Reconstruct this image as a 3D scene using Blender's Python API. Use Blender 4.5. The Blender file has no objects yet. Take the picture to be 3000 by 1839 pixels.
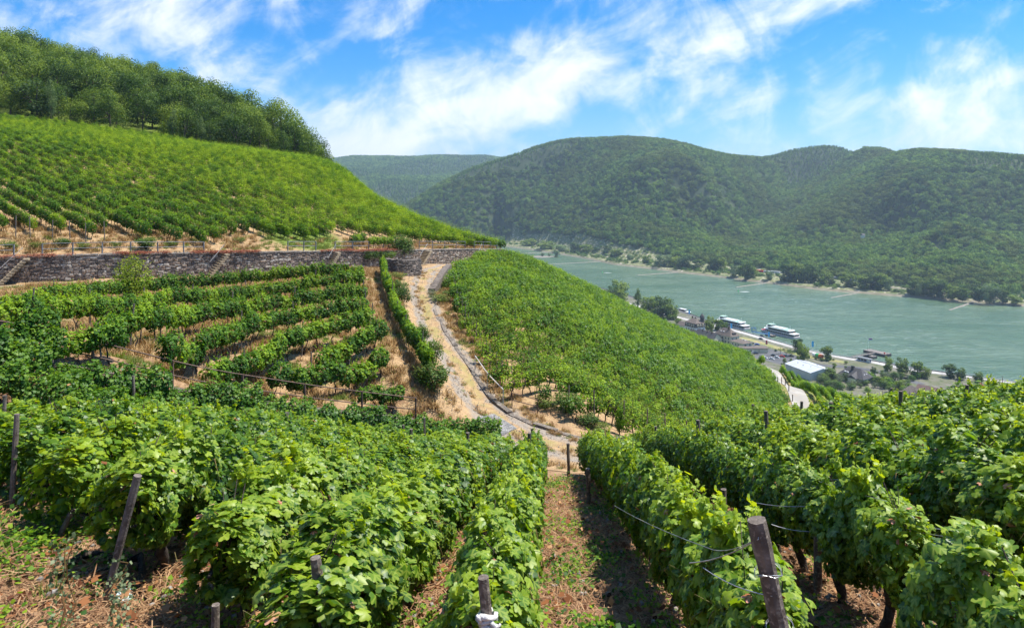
import bpy, math, random
import numpy as np
from mathutils import Vector, Matrix, Euler
random.seed(7)
R = np.random.default_rng(11)
S = bpy.context.scene
C = S.collection
H = 142.0            # camera height above the river (river surface is z = 0)
F = 2000.0           # focal length in units of a 3000 wide frame
HY = 560.0           # row of the horizon in that frame
# ------------------------------------------------------------------ camera
cam = bpy.data.cameras.new('camera')
cam.lens = 24.0; cam.sensor_width = 36.0; cam.shift_y = -(919.5 - HY) / 3000.0
cam.clip_start = 0.1; cam.clip_end = 20000
co = bpy.data.objects.new('camera', cam); C.objects.link(co)
co.location = (0, 0, H); co.rotation_euler = (math.pi / 2, 0, 0)
S.camera = co
# ------------------------------------------------------------------ light
SUN_AZ = math.radians(80)      # to the right of the view direction
SUN_EL = math.radians(64)
sd = Vector((math.sin(SUN_AZ) * math.cos(SUN_EL), math.cos(SUN_AZ) * math.cos(SUN_EL), math.sin(SUN_EL)))
sl = bpy.data.lights.new('sun', 'SUN'); sl.energy = 5.0; sl.angle = math.radians(0.55); sl.color = (1.0, 0.955, 0.88)
so = bpy.data.objects.new('sun', sl); C.objects.link(so)
so.rotation_euler = (-sd).to_track_quat('-Z', 'Y').to_euler(); so.location = (0, 0, 400)
S.view_settings.view_transform = 'Standard'; S.view_settings.look = 'None'
S.view_settings.gamma = 1.0; S.view_settings.exposure = 0.84; S.view_settings.use_curve_mapping = False
cy = S.cycles
cy.use_denoising = True
try: cy.denoiser = 'OPENIMAGEDENOISE'
except Exception: pass
cy.max_bounces = 6; cy.diffuse_bounces = 2; cy.glossy_bounces = 2; cy.transmission_bounces = 4
cy.transparent_max_bounces = 4; cy.volume_bounces = 0
cy.use_adaptive_sampling = True; cy.adaptive_threshold = 0.02
cy.caustics_reflective = False; cy.caustics_refractive = False
W = bpy.data.worlds.new('World'); S.world = W; W.use_nodes = True
nt = W.node_tree; N = nt.nodes; L = nt.links; N.clear()
def nd(tree, typ, **kw):
    n = tree.nodes.new(typ)
    for k, v in kw.items(): setattr(n, k, v)
    return n
def setin(tree, node, i, v):
    if isinstance(v, bpy.types.NodeSocket): tree.links.new(v, node.inputs[i])
    elif v is not None: node.inputs[i].default_value = v
def mth(tree, op, a, b=None, c=None, clamp=False):
    n = nd(tree, 'ShaderNodeMath', operation=op); n.use_clamp = clamp
    setin(tree, n, 0, a)
    if b is not None: setin(tree, n, 1, b)
    if c is not None: setin(tree, n, 2, c)
    return n.outputs[0]
def mixc(tree, f, a, b, mode='MIX'):
    n = nd(tree, 'ShaderNodeMix', data_type='RGBA', blend_type=mode)
    setin(tree, n, 0, f); setin(tree, n, 6, a); setin(tree, n, 7, b)
    return n.outputs[2]
def smap(tree, v, a, b, c=0.0, d=1.0):
    n = nd(tree, 'ShaderNodeMapRange', interpolation_type='SMOOTHSTEP')
    for i, x in enumerate((v, a, b, c, d)): setin(tree, n, i, x)
    return n.outputs[0]
sky = nd(nt, 'ShaderNodeTexSky', sky_type='NISHITA'); sky.sun_disc = False
sky.sun_elevation = SUN_EL; sky.sun_rotation = SUN_AZ; sky.altitude = 200; sky.air_density = 1.0; sky.dust_density = 0.6; sky.ozone_density = 3.0
tc = nd(nt, 'ShaderNodeTexCoord')
sep = nd(nt, 'ShaderNodeSeparateXYZ'); L.new(tc.outputs['Generated'], sep.inputs[0])
yy = mth(nt, 'MAXIMUM', mth(nt, 'ABSOLUTE', sep.outputs[1]), 0.08)
cu = mth(nt, 'DIVIDE', sep.outputs[0], yy); cv = mth(nt, 'DIVIDE', sep.outputs[2], yy)
uv = nd(nt, 'ShaderNodeCombineXYZ'); setin(nt, uv, 0, cu); setin(nt, uv, 1, cv); setin(nt, uv, 2, mth(nt, 'SIGN', sep.outputs[1]))
UV = uv.outputs[0]
def blob(px, py, sx, sy, deg, wgt):
    m = nd(nt, 'ShaderNodeMapping', vector_type='TEXTURE')
    L.new(UV, m.inputs[0]); m.inputs[1].default_value = ((px - 1500) / F, (HY - py) / F, 0)
    m.inputs[2].default_value = (0, 0, math.radians(deg)); m.inputs[3].default_value = (sx / F, sy / F, 1e6)
    ln = nd(nt, 'ShaderNodeVectorMath', operation='LENGTH'); L.new(m.outputs[0], ln.inputs[0])
    return mth(nt, 'MULTIPLY', smap(nt, ln.outputs['Value'], 0.15, 1.25, 1.0, 0.0), wgt)
acc = None
for b in [(1180, 330, 560, 190, 14, 1.0), (1560, 260, 420, 130, 30, .8), (1850, 130, 480, 150, 26, 1.0), (2300, 20, 450, 90, 22, .9),
          (640, 130, 210, 190, 50, .62), (250, 60, 420, 150, 5, .62), (2020, 260, 330, 110, 14, .62), (2450, 180, 230, 70, 28, .62),
          (2800, 330, 420, 140, 24, .95), (2180, 290, 160, 60, 10, .45), (2900, 410, 420, 80, 8, .8), (2740, 360, 380, 90, 20, .5), (950, 430, 300, 60, 4, .5), (1900, 370, 150, 40, 12, .55), (860, 420, 300, 140, 0, .6),
          (2870, 165, 130, 45, 30, .35), (1150, 60, 300, 120, 10, .55), (1300, 455, 700, 60, 2, .55), (2450, 330, 260, 60, 15, .5),
          (1430, 70, 230, 70, 14, -.75), (1120, 150, 180, 45, 10, -.45), (2640, 100, 420, 70, 22, -.55), (780, 90, 90, 80, 50, -.3)]:
    g = blob(*b); acc = g if acc is None else mth(nt, 'ADD', acc, g)
# cirrus grain: streaks that run up to the right
mp = nd(nt, 'ShaderNodeMapping', vector_type='TEXTURE'); L.new(UV, mp.inputs[0])
mp.inputs[2].default_value = (0, 0, math.radians(27)); mp.inputs[3].default_value = (0.19, 0.085, 1)
n1 = nd(nt, 'ShaderNodeTexNoise'); L.new(mp.outputs[0], n1.inputs['Vector'])
n1.inputs['Scale'].default_value = 1.0; n1.inputs['Detail'].default_value = 9; n1.inputs['Roughness'].default_value = .62; n1.inputs['Distortion'].default_value = .55
n2 = nd(nt, 'ShaderNodeTexNoise'); L.new(UV, n2.inputs['Vector'])
n2.inputs['Scale'].default_value = 10.0; n2.inputs['Detail'].default_value = 8; n2.inputs['Roughness'].default_value = .6; n2.inputs['Distortion'].default_value = .5
grain = mth(nt, 'ADD', mth(nt, 'MULTIPLY', n1.outputs[0], .52), mth(nt, 'MULTIPLY', n2.outputs[0], .48))
val = mth(nt, 'ADD', mth(nt, 'MULTIPLY', acc, .35), mth(nt, 'MULTIPLY', mth(nt, 'SUBTRACT', grain, .5), 3.4))
cl = smap(nt, val, -.16, 0.86)
hs = nd(nt, 'ShaderNodeHueSaturation'); L.new(sky.outputs[0], hs.inputs['Color'])
hs.inputs['Saturation'].default_value = 1.15; hs.inputs['Value'].default_value = 1.0; hs.inputs['Hue'].default_value = .5
tint = mixc(nt, smap(nt, sep.outputs[2], -.02, .30), (0.58, 0.80, 1.06, 1), (0.09, 0.72, 1.12, 1))
skyc = mixc(nt, 1.0, hs.outputs[0], tint, 'MULTIPLY')
cloudc = mixc(nt, smap(nt, n2.outputs[0], .35, .65), (5.4, 6.0, 6.9, 1), (7.0, 7.2, 7.5, 1))
out = mixc(nt, mth(nt, 'MULTIPLY', cl, .93), skyc, cloudc)
bg = nd(nt, 'ShaderNodeBackground'); L.new(out, bg.inputs[0]); bg.inputs[1].default_value = 0.096
wo = nd(nt, 'ShaderNodeOutputWorld'); L.new(bg.outputs[0], wo.inputs[0])

# ------------------------------------------------------------------ helpers
def P(px, py, Y): return ((px - 1500) / F * Y, Y, (HY - py) / F * Y)   # z relative to the camera
def G(px, py, zrel):                                                     # pixel on a level plane
    Y = -zrel * F / (py - HY); return ((px - 1500) / F * Y, Y)
def new_mesh(name, v, f, mats=(), midx=None, smooth=False, attr=None):
    v = np.asarray(v, dtype=np.float32).reshape(-1, 3)
    me = bpy.data.meshes.new(name)
    if isinstance(f, np.ndarray) and f.ndim == 2:
        k = f.shape[1]; nf = len(f)
        me.vertices.add(len(v)); me.vertices.foreach_set('co', v.ravel())
        me.loops.add(nf * k); me.loops.foreach_set('vertex_index', f.astype(np.int32).ravel())
        me.polygons.add(nf); me.polygons.foreach_set('loop_start', np.arange(0, nf * k, k, dtype=np.int32))
        me.polygons.foreach_set('loop_total', np.full(nf, k, dtype=np.int32))
    else:
        me.from_pydata([tuple(map(float, p)) for p in v], [], [tuple(map(int, q)) for q in f])
    for m in mats: me.materials.append(m)
    if midx is not None: me.polygons.foreach_set('material_index', np.asarray(midx, dtype=np.int32))
    if smooth: me.polygons.foreach_set('use_smooth', np.ones(len(me.polygons), dtype=bool))
    if attr:
        for an, (dom, arr) in attr.items():
            arr = np.asarray(arr, dtype=np.float32)
            a = me.attributes.new(an, 'FLOAT', dom); a.data.foreach_set('value', arr)
    me.update(calc_edges=True); me.validate()
    return me
def link(name, me, parent=None, loc=None, rot=None, sc=None, **props):
    o = bpy.data.objects.new(name, me); C.objects.link(o)
    if parent is not None: o.parent = parent
    if loc is not None: o.location = loc
    if rot is not None: o.rotation_euler = rot
    if sc is not None: o.scale = sc if hasattr(sc, '__len__') else (sc, sc, sc)
    for k, v in props.items():
        if v is not None: o[k] = v
    return o
def thing(name, label, cat, loc=(0, 0, 0), rz=0, group=None, me=None, sc=None, rot=None):
    return link(name, me, None, loc, rot or (0, 0, rz), sc, label=label, category=cat, group=group)
def dup(root, loc, rz=0, label=None, group=None, sc=None, rot=None):
    r = root.copy(); C.objects.link(r); r.location = loc; r.rotation_euler = rot or (0, 0, rz)
    if sc is not None: r.scale = sc if hasattr(sc, '__len__') else (sc, sc, sc)
    if label: r['label'] = label
    if group: r['group'] = group
    for ch in list(root.children):
        c = ch.copy(); C.objects.link(c); c.parent = r
        for g in ch.children:
            d = g.copy(); C.objects.link(d); d.parent = c
    return r
class MB:
    def __init__(s): s.v = []; s.f = []; s.m = []
    def add(s, v, f, m=0):
        b = len(s.v); s.v += [tuple(p) for p in v]; s.f += [tuple(i + b for i in q) for q in f]; s.m += [m] * len(f); return s
    def box(s, c, d, rz=0, m=0, tp=1.0, ty=None):
        x, y, z = d[0] / 2, d[1] / 2, d[2] / 2; ty = tp if ty is None else ty
        ca, sa = math.cos(rz), math.sin(rz); v = []
        for k, (i, j) in [(k, ij) for k in (-1, 1) for ij in ((-1, -1), (1, -1), (1, 1), (-1, 1))]:
            a, b = i * x * (tp if k > 0 else 1), j * y * (ty if k > 0 else 1)
            v.append((c[0] + a * ca - b * sa, c[1] + a * sa + b * ca, c[2] + k * z))
        return s.add(v, [(3, 2, 1, 0), (4, 5, 6, 7), (0, 1, 5, 4), (1, 2, 6, 5), (2, 3, 7, 6), (3, 0, 4, 7)], m)
    def prism(s, poly, z0, z1, m=0):
        n = len(poly); v = [(p[0], p[1], z0) for p in poly] + [(p[0], p[1], z1) for p in poly]
        return s.add(v, [tuple(range(n - 1, -1, -1)), tuple(range(n, 2 * n))] + [(i, (i + 1) % n, n + (i + 1) % n, n + i) for i in range(n)], m)
    def tube(s, pts, rad, n=6, m=0, rng=None, jit=0.0):
        pts = [Vector(p) for p in pts]; rad = rad if hasattr(rad, '__len__') else [rad] * len(pts)
        v = []; f = []; up = Vector((0.13, 0.31, 0.94))
        for i, p in enumerate(pts):
            t = (pts[min(i + 1, len(pts) - 1)] - pts[max(i - 1, 0)]).normalized()
            a = t.cross(up)
            if a.length < .15: a = t.cross(Vector((1, 0, 0)))
            a.normalize(); b = t.cross(a)
            for k in range(n):
                w = 2 * math.pi * k / n; r = rad[i] * (1 + (rng.uniform(-jit, jit) if jit else 0))
                v.append(p + (a * math.cos(w) + b * math.sin(w)) * r)
        for i in range(len(pts) - 1):
            for k in range(n): f.append((i * n + k, i * n + (k + 1) % n, (i + 1) * n + (k + 1) % n, (i + 1) * n + k))
        f.append(tuple(range(n - 1, -1, -1))); f.append(tuple((len(pts) - 1) * n + k for k in range(n)))
        return s.add(v, f, m)
    def mesh(s, name, *mats, smooth=False): return new_mesh(name, s.v, s.f, mats, s.m, smooth)
    def obj(s, name, mats, parent=None, smooth=False, **props):
        mats = mats if isinstance(mats, (list, tuple)) else [mats]
        return link(name, s.mesh(name, *mats, smooth=smooth), parent, **props)

# ------------------------------------------------------------------ materials
def mat(name, c1, c2=None, rough=.8, scale=3.0, bump=0.0, bscale=None, spec=.3, metal=0.0, coord='Object', c3=None, detail=5, lo=.35, hi=.65):
    m = bpy.data.materials.new(name); m.use_nodes = True; t = m.node_tree
    b = t.nodes['Principled BSDF']; b.inputs['Roughness'].default_value = rough
    b.inputs['Specular IOR Level'].default_value = spec; b.inputs['Metallic'].default_value = metal
    c2 = c2 or tuple(x * .75 for x in c1)
    tcn = nd(t, 'ShaderNodeTexCoord')
    if coord == 'World':
        g = nd(t, 'ShaderNodeNewGeometry'); vec = g.outputs['Position']
    else: vec = tcn.outputs[coord]
    n = nd(t, 'ShaderNodeTexNoise'); t.links.new(vec, n.inputs['Vector']); n.inputs['Scale'].default_value = scale; n.inputs['Detail'].default_value = detail
    col = mixc(t, smap(t, n.outputs[0], lo, hi), (*c1, 1), (*c2, 1))
    if c3:
        n3 = nd(t, 'ShaderNodeTexNoise'); t.links.new(vec, n3.inputs['Vector']); n3.inputs['Scale'].default_value = scale * 3.7; n3.inputs['Detail'].default_value = 4
        col = mixc(t, smap(t, n3.outputs[0], .52, .68), col, (*c3, 1))
    t.links.new(col, b.inputs['Base Color'])
    if bump:
        bn = nd(t, 'ShaderNodeBump'); n4 = nd(t, 'ShaderNodeTexNoise'); t.links.new(vec, n4.inputs['Vector'])
        n4.inputs['Scale'].default_value = bscale or scale * 4; n4.inputs['Detail'].default_value = 4
        t.links.new(n4.outputs[0], bn.inputs['Height']); bn.inputs['Strength'].default_value = .8; bn.inputs['Distance'].default_value = bump
        t.links.new(bn.outputs[0], b.inputs['Normal'])
    return m
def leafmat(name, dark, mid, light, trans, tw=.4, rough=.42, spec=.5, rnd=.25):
    """dark/mid/light are leaf colours by attribute var (higher on shoots and towards the top), rnd varies whole plants."""
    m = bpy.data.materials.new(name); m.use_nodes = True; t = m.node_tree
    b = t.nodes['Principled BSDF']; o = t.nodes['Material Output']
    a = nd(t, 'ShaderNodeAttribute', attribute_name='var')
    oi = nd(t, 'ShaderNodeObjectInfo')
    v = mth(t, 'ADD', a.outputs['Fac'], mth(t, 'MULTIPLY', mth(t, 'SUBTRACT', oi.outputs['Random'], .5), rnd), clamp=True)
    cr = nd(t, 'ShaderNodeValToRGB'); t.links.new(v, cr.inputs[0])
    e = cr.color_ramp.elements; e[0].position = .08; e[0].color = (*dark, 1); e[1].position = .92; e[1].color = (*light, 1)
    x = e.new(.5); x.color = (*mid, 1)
    ve = nd(t, 'ShaderNodeAttribute', attribute_name='vein').outputs['Fac']
    vc = mixc(t, mth(t, 'MULTIPLY', smap(t, ve, .55, .95), .55), cr.outputs[0], (light[0] * 1.5, light[1] * 1.3, light[2] * 2 + .03, 1))
    t.links.new(vc, b.inputs['Base Color']); b.inputs['Roughness'].default_value = rough; b.inputs['Specular IOR Level'].default_value = spec
    tr = nd(t, 'ShaderNodeBsdfTranslucent'); t.links.new(mixc(t, 1.0, cr.outputs[0], (*trans, 1), 'MULTIPLY'), tr.inputs[0])
    mx = nd(t, 'ShaderNodeMixShader'); mx.inputs[0].default_value = tw
    t.links.new(b.outputs[0], mx.inputs[1]); t.links.new(tr.outputs[0], mx.inputs[2]); t.links.new(mx.outputs[0], o.inputs['Surface'])
    return m
M = {}
M['vine'] = leafmat('vine_leaf', (.030, .085, .008), (.095, .195, .012), (.26, .36, .018), (2.5, 2.0, .7), .44, .44, .45, rnd=.35)
M['vine_dark'] = leafmat('vine_leaf_dark', (.024, .076, .009), (.060, .150, .013), (.15, .25, .02), (2.1, 2.0, .9), .36, .5, .3)
M['vine_young'] = leafmat('vine_leaf_young', (.022, .075, .006), (.085, .195, .012), (.26, .37, .022), (2.0, 1.8, .8), .36, .6, .2, rnd=.85)
M['vine_mid'] = leafmat('vine_leaf_mid', (.028, .085, .008), (.085, .19, .012), (.22, .33, .018), (2.1, 1.9, .8), .40, .55, .25, rnd=.7)
M['tree'] = leafmat('tree_leaf', (.018, .046, .008), (.060, .115, .015), (.16, .22, .025), (1.8, 1.8, .8), .30, .6, .2, rnd=.9)
M['tree_far'] = leafmat('far_tree_leaf', (.022, .066, .016), (.080, .160, .032), (.20, .29, .05), (1.5, 1.6, .9), .28, .7, .1, rnd=.9)
M['tree_olive'] = leafmat('olive_tree_leaf', (.035, .060, .014), (.080, .125, .025), (.15, .19, .04), (1.5, 1.6, .9), .28, .7, .1, rnd=.9)
M['willow'] = leafmat('willow_leaf', (.06, .105, .045), (.11, .17, .07), (.18, .24, .10), (1.4, 1.5, .9), .3, .6, .2, rnd=.5)
M['birch'] = leafmat('birch_leaf', (.06, .105, .04), (.12, .18, .06), (.20, .26, .09), (1.4, 1.5, .9), .35, .6, .2, rnd=.3)
M['shrub'] = leafmat('shrub_leaf', (.026, .060, .010), (.06, .115, .018), (.12, .18, .03), (1.7, 1.8, .8), .34, .55, .25, rnd=.5)
M['shrub_yellow'] = leafmat('yellow_shrub_leaf', (.07, .11, .010), (.17, .23, .016), (.32, .35, .03), (1.6, 1.7, .8), .38, .55, .25)
M['olive'] = leafmat('grey_green_leaf', (.05, .08, .03), (.11, .15, .065), (.20, .24, .12), (1.3, 1.4, .9), .3, .5, .3)
M['grass'] = leafmat('grass_blade', (.06, .10, .015), (.12, .17, .025), (.20, .23, .05), (1.6, 1.6, .8), .35, .6, .25)
M['straw_brown'] = leafmat('brown_straw', (.15, .07, .035), (.28, .155, .075), (.44, .28, .15), (1.0, .9, .7), .2, .7, .2)
M['straw'] = leafmat('straw_blade', (.20, .11, .04), (.36, .22, .09), (.52, .37, .17), (1.0, .9, .7), .2, .7, .2)
M['litter'] = leafmat('leaf_litter', (.10, .035, .014), (.26, .10, .035), (.42, .24, .11), (1.0, .9, .7), .15, .75, .2)
M['sedum'] = leafmat('sedum_leaf', (.16, .04, .025), (.30, .085, .05), (.34, .17, .09), (1.0, .9, .8), .1, .8, .2)
M['cane'] = mat('green_cane', (.16, .20, .05), (.22, .12, .05), .7, 6)
M['bark'] = mat('bark', (.035, .026, .020), (.075, .058, .045), .95, 14, .02, 60, c3=(.015, .011, .009))
M['bark_grey'] = mat('tree_bark', (.09, .075, .06), (.045, .036, .03), .95, 5, .02)
M['post'] = mat('weathered_wood', (.17, .14, .115), (.085, .066, .052), .9, 9, .008, 70, c3=(.23, .19, .155))
M['post_grey'] = mat('grey_post_wood', (.16, .14, .12), (.09, .075, .065), .9, 9, .006, 50)
M['wire'] = mat('galvanised_wire', (.45, .46, .47), (.25, .25, .26), .45, 6, metal=.7)
M['rust'] = mat('rusty_pipe', (.15, .10, .075), (.09, .055, .04), .8, 8)
M['steel'] = mat('grey_railing_paint', (.20, .21, .22), (.13, .13, .135), .6, 5)
M['pipe'] = mat('white_pipe', (.62, .60, .55), (.45, .42, .38), .5, 8)
M['stone_l'] = mat('pale_wall_stone', (.46, .41, .35), (.30, .26, .21), .92, 2.2, .03, 14, coord='World')
M['stone'] = mat('wall_stone', (.25, .195, .155), (.10, .08, .068), .92, 2.2, .03, 14, c3=(.34, .31, .28), coord='World')
M['stone_b'] = mat('wall_stone_brown', (.31, .22, .155), (.12, .09, .07), .92, 2.6, .03, 14, c3=(.38, .34, .30), coord='World')
M['stone_d'] = mat('wall_stone_dark', (.105, .085, .068), (.055, .046, .04), .92, 2.6, .03, 14, c3=(.20, .18, .17), coord='World')
M['joint'] = mat('wall_joint', (.17, .14, .115), (.10, .08, .066), .95, 4, coord='World')
M['cope'] = mat('coping_stone', (.27, .23, .19), (.13, .11, .095), .9, 3, .02, 20, c3=(.33, .31, .27), coord='World')
M['curb'] = mat('curb_stone', (.19, .155, .125), (.09, .075, .062), .95, 2, .03, 15, c3=(.26, .23, .19), coord='World')
M['step'] = mat('stone_step', (.40, .32, .21), (.26, .20, .13), .9, 3, .01, coord='World')
M['cobble'] = mat('cobble_stone', (.33, .315, .29), (.20, .19, .18), .7, 3, .01, 30, coord='World')
M['concrete'] = mat('path_concrete', (.36, .335, .30), (.27, .25, .22), .9, .35, .01, 8, c3=(.30, .26, .21), coord='World')
M['asphalt'] = mat('asphalt', (.11, .11, .115), (.075, .075, .08), .9, .12, coord='World')
M['lightroad'] = mat('bleached_road', (.40, .38, .35), (.31, .29, .27), .9, .08, coord='World')
M['white'] = mat('white_paint', (.78, .78, .77), (.70, .70, .69), .5, .6)
M['offwhite'] = mat('render_white', (.76, .75, .71), (.68, .67, .63), .85, .4)
M['cream'] = mat('render_cream', (.70, .63, .46), (.62, .55, .40), .85, .4)
M['yellowish'] = mat('render_pale_yellow', (.72, .69, .54), (.64, .61, .47), .85, .4)
M['slate'] = mat('slate_roof', (.065, .06, .062), (.035, .033, .035), .7, 1.5, c3=(.10, .09, .09))
M['tileroof'] = mat('brown_tile_roof', (.15, .115, .095), (.09, .072, .062), .85, 1.2, c3=(.20, .16, .13))
M['redroof'] = mat('reddish_tile_roof', (.16, .10, .085), (.10, .065, .058), .85, 1.2)
M['metalroof'] = mat('metal_roof', (.46, .475, .50), (.41, .42, .45), .45, .2, spec=.5)
M['hallwall'] = mat('hall_cladding', (.52, .53, .53), (.46, .47, .47), .6, .3)
M['glass'] = mat('window_glass', (.03, .035, .04), (.05, .055, .06), .12, 1, spec=.6)
M['frame'] = mat('window_frame', (.7, .68, .62), (.6, .58, .52), .6, 1)
M['brick'] = mat('chimney_brick', (.10, .06, .045), (.06, .04, .035), .9, 4)
M['deck'] = mat('green_deck', (.16, .42, .28), (.45, .52, .48), .7, .8)
M['redpaint'] = mat('red_paint', (.62, .03, .025), (.5, .03, .025), .4, 1)
M['hullred'] = mat('boat_stripe_red', (.50, .05, .07), (.4, .04, .06), .4, 1)
M['blue'] = mat('blue_paint', (.03, .16, .50), (.03, .12, .4), .4, 1)
M['cyan'] = mat('banner_cyan', (.04, .42, .75), (.04, .36, .68), .6, 1)
M['black'] = mat('black_paint', (.02, .02, .022), (.03, .03, .032), .4, 1)
M['gold'] = mat('flag_gold', (.80, .50, .03), None, .7, 1)
M['darkhull'] = mat('dark_pontoon_steel', (.035, .035, .045), (.06, .05, .05), .6, .4)
M['pontoondeck'] = mat('pontoon_deck', (.22, .19, .17), (.14, .12, .11), .85, .5)
M['steelblue'] = mat('gangway_blue', (.10, .22, .42), (.08, .17, .34), .5, 1)
M['orange'] = mat('orange_paint', (.75, .18, .04), (.65, .15, .03), .5, 1)
M['greenpaint'] = mat('green_paint', (.05, .38, .12), (.04, .32, .1), .5, 1)
M['rubber'] = mat('tyre_rubber', (.02, .02, .02), (.03, .03, .03), .8, 3)
M['silver'] = mat('silver_paint', (.42, .43, .45), (.38, .39, .41), .3, 1, spec=.6)
M['navy'] = mat('navy_paint', (.015, .03, .075), (.012, .025, .06), .3, 1, spec=.6)
M['teal'] = mat('teal_paint', (.02, .09, .13), (.02, .07, .1), .3, 1, spec=.6)
M['carwhite'] = mat('white_car_paint', (.72, .73, .74), (.66, .67, .68), .3, 1, spec=.6)
M['carred'] = mat('red_car_paint', (.55, .02, .03), (.45, .015, .02), .3, 1, spec=.6)
M['carblack'] = mat('black_car_paint', (.018, .02, .025), (.015, .016, .02), .3, 1, spec=.6)
M['carblue'] = mat('blue_car_paint', (.02, .10, .45), (.02, .08, .36), .3, 1, spec=.6)
M['tarp'] = mat('blue_tarp', (.01, .10, .45), (.01, .07, .3), .5, 3)
M['plastic'] = mat('pale_plastic', (.55, .66, .66), (.42, .55, .55), .35, 6)
M['cloth'] = mat('white_rag', (.62, .60, .56), (.48, .46, .42), .8, 20, .01, 60)
M['sandbar'] = mat('gravel_bar', (.24, .21, .175), (.15, .135, .115), .95, .3, coord='World')
M['rail'] = mat('rail_ballast', (.24, .20, .17), (.17, .145, .125), .95, .2, coord='World')
M['traingrey'] = mat('train_grey', (.55, .56, .58), (.48, .49, .51), .4, .5)
# ------------------------------------------------------------------ ground shape
def rbf(pts, c):
    pts = np.array(pts, float); xy = pts[:, :2]; n = len(pts)
    d = np.sqrt(((xy[:, None] - xy[None]) ** 2).sum(-1) + c * c)
    A = np.zeros((n + 3, n + 3)); A[:n, :n] = d; A[:n, n] = 1; A[:n, n + 1:] = xy / 50; A[n, :n] = 1; A[n + 1:, :n] = xy.T / 50
    A[np.arange(n), np.arange(n)] += .02
    w = np.linalg.solve(A, np.concatenate([pts[:, 2], np.zeros(3)]))
    def f(X, Y):
        X = np.asarray(X, float); sh = X.shape; q = np.stack([X.ravel(), np.asarray(Y, float).ravel()], 1); o = np.empty(len(q))
        for i in range(0, len(q), 20000):
            k = q[i:i + 20000]; dd = np.sqrt(((k[:, None] - xy[None]) ** 2).sum(-1) + c * c)
            o[i:i + 20000] = dd @ w[:n] + w[n] + (k / 50) @ w[n + 1:]
        return o.reshape(sh)
    return f
def near_plane(X, Y):
    b = -2.7 - .3 * Y - .00115 * max(0, Y - 8) ** 2
    if X < 0: return b + np.clip(.2 * (-X - 2), 0, 1.0) * np.interp(Y, [10, 20, 24, 28], [1, .7, -.15, -.4])
    return b + max(0, X - 3) * np.interp(Y, [0, 18, 22, 26, 28, 30], [.13, .17, .145, .07, -.04, -.12])
lp = []
for Yv in (3, 6, 9, 12, 16, 20, 25):
    for Xv in (-14, -10, -7, -4, -1.5, 1, 3.5, 6.5, 10, 14, 20):
        if abs(Xv) > Yv * 1.2 + 4 or (Xv < -9 and Yv > 19) or (Xv > 13 and Yv >= 20): continue
        lp.append((Xv, Yv, near_plane(Xv, Yv)))
for Yv, xs in ((29, (-4, 0, 4, 9)), (23, (12.5,)), (27, (11,))):
    for Xv in xs: lp.append((Xv, Yv, near_plane(Xv, Yv)))
lp += [(26, 12, -4.5), (22, 20, -11.5), (18, 26, -14), (30, 24, -17), (28, 32, -20), (-22, 12, -4.0), (-20, 18, -5.6), (0, -6, -1.2), (10, -6, -1.0), (-12, -6, -.8), (30, 0, 0)]
ROADC = [(1400, 772, 92), (1300, 778, 84), (1258, 789, 77), (1238, 806, 72), (1223, 840, 65), (1228, 885, 58.5), (1240, 930, 53.3), (1256, 976, 49.5), (1287, 1021, 46.2), (1322, 1067, 43.4), (1346, 1114, 41), (1370, 1160, 38.9), (1404, 1206, 36.9),
         (1466, 1256, 34.8), (1545, 1298, 33.3), (1640, 1324, 32.3), (1750, 1345, 31.6), (1900, 1362, 31.2), (2100, 1375, 31.0)]
lp += [P(*q) for q in ROADC]
CURB = [(1262, 878, 58.5), (1290, 940, 52.3), (1325, 1000, 48), (1365, 1060, 44.6), (1405, 1120, 41.7), (1440, 1170, 39.4), (1490, 1212, 37.2), (1560, 1245, 35.9), (1640, 1270, 35.0), (1718, 1293, 34.4)]
lp += [P(*q) for q in CURB]
FENCE = [(-200, 1008, 21.5), (0, 1030, 24), (300, 1085, 25.8), (600, 1142, 28.2), (850, 1182, 30.5), (1000, 1203, 32), (1220, 1228, 34)]
lp += [P(*q) for q in FENCE]
lp += [(X, Y - .9, Z - .85) for X, Y, Z in [P(*q) for q in FENCE]]
lp += [(-13.5, 18, -7.5), (-11, 22.5, -8.9), (-9, 26, -10.2), (-5.5, 29, -11.8)]
BROWS = {
 'A': [(-150, 985, 37), (0, 955, 40), (215, 905, 47), (517, 872, 55), (760, 850, 58), (1050, 836, 59)],
 'B': [(-100, 1030, 26), (65, 1005, 28), (258, 970, 33.5), (495, 930, 42), (753, 900, 50), (1076, 862, 54)],
 'C': [(300, 1045, 27.5), (366, 1030, 29.5), (516, 1003, 35), (594, 985, 38), (796, 945, 44), (1085, 905, 49)],
 'D': [(486, 1128, 27.3), (603, 1073, 31.2), (749, 1012, 37), (818, 992, 39.2), (1085, 949, 44.5)],
 'E': [(600, 1152, 28.8), (706, 1128, 31), (818, 1086, 34.6), (900, 1052, 37), (1099, 995, 41)],
 'F': [(800, 1178, 31), (930, 1115, 34), (1020, 1086, 36), (1109, 1044, 38.4)],
 'G': [(880, 1192, 32), (970, 1185, 33), (1062, 1165, 34.6), (1141, 1118, 36.6)],
 'I': [(60, 1062, 23.6), (207, 1078, 25), (290, 1100, 25.6), (385, 1122, 26.6)],
}
for k in BROWS: lp += [P(*q) for q in BROWS[k][::1 if k in 'ABCD' else 2]]
ROWJ = [(1122, 806, 66), (1141, 882, 52.5), (1180, 985, 43.5), (1225, 1065, 38.5), (1254, 1125, 36)]
lp += [P(*q) for q in ROWJ]
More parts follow.
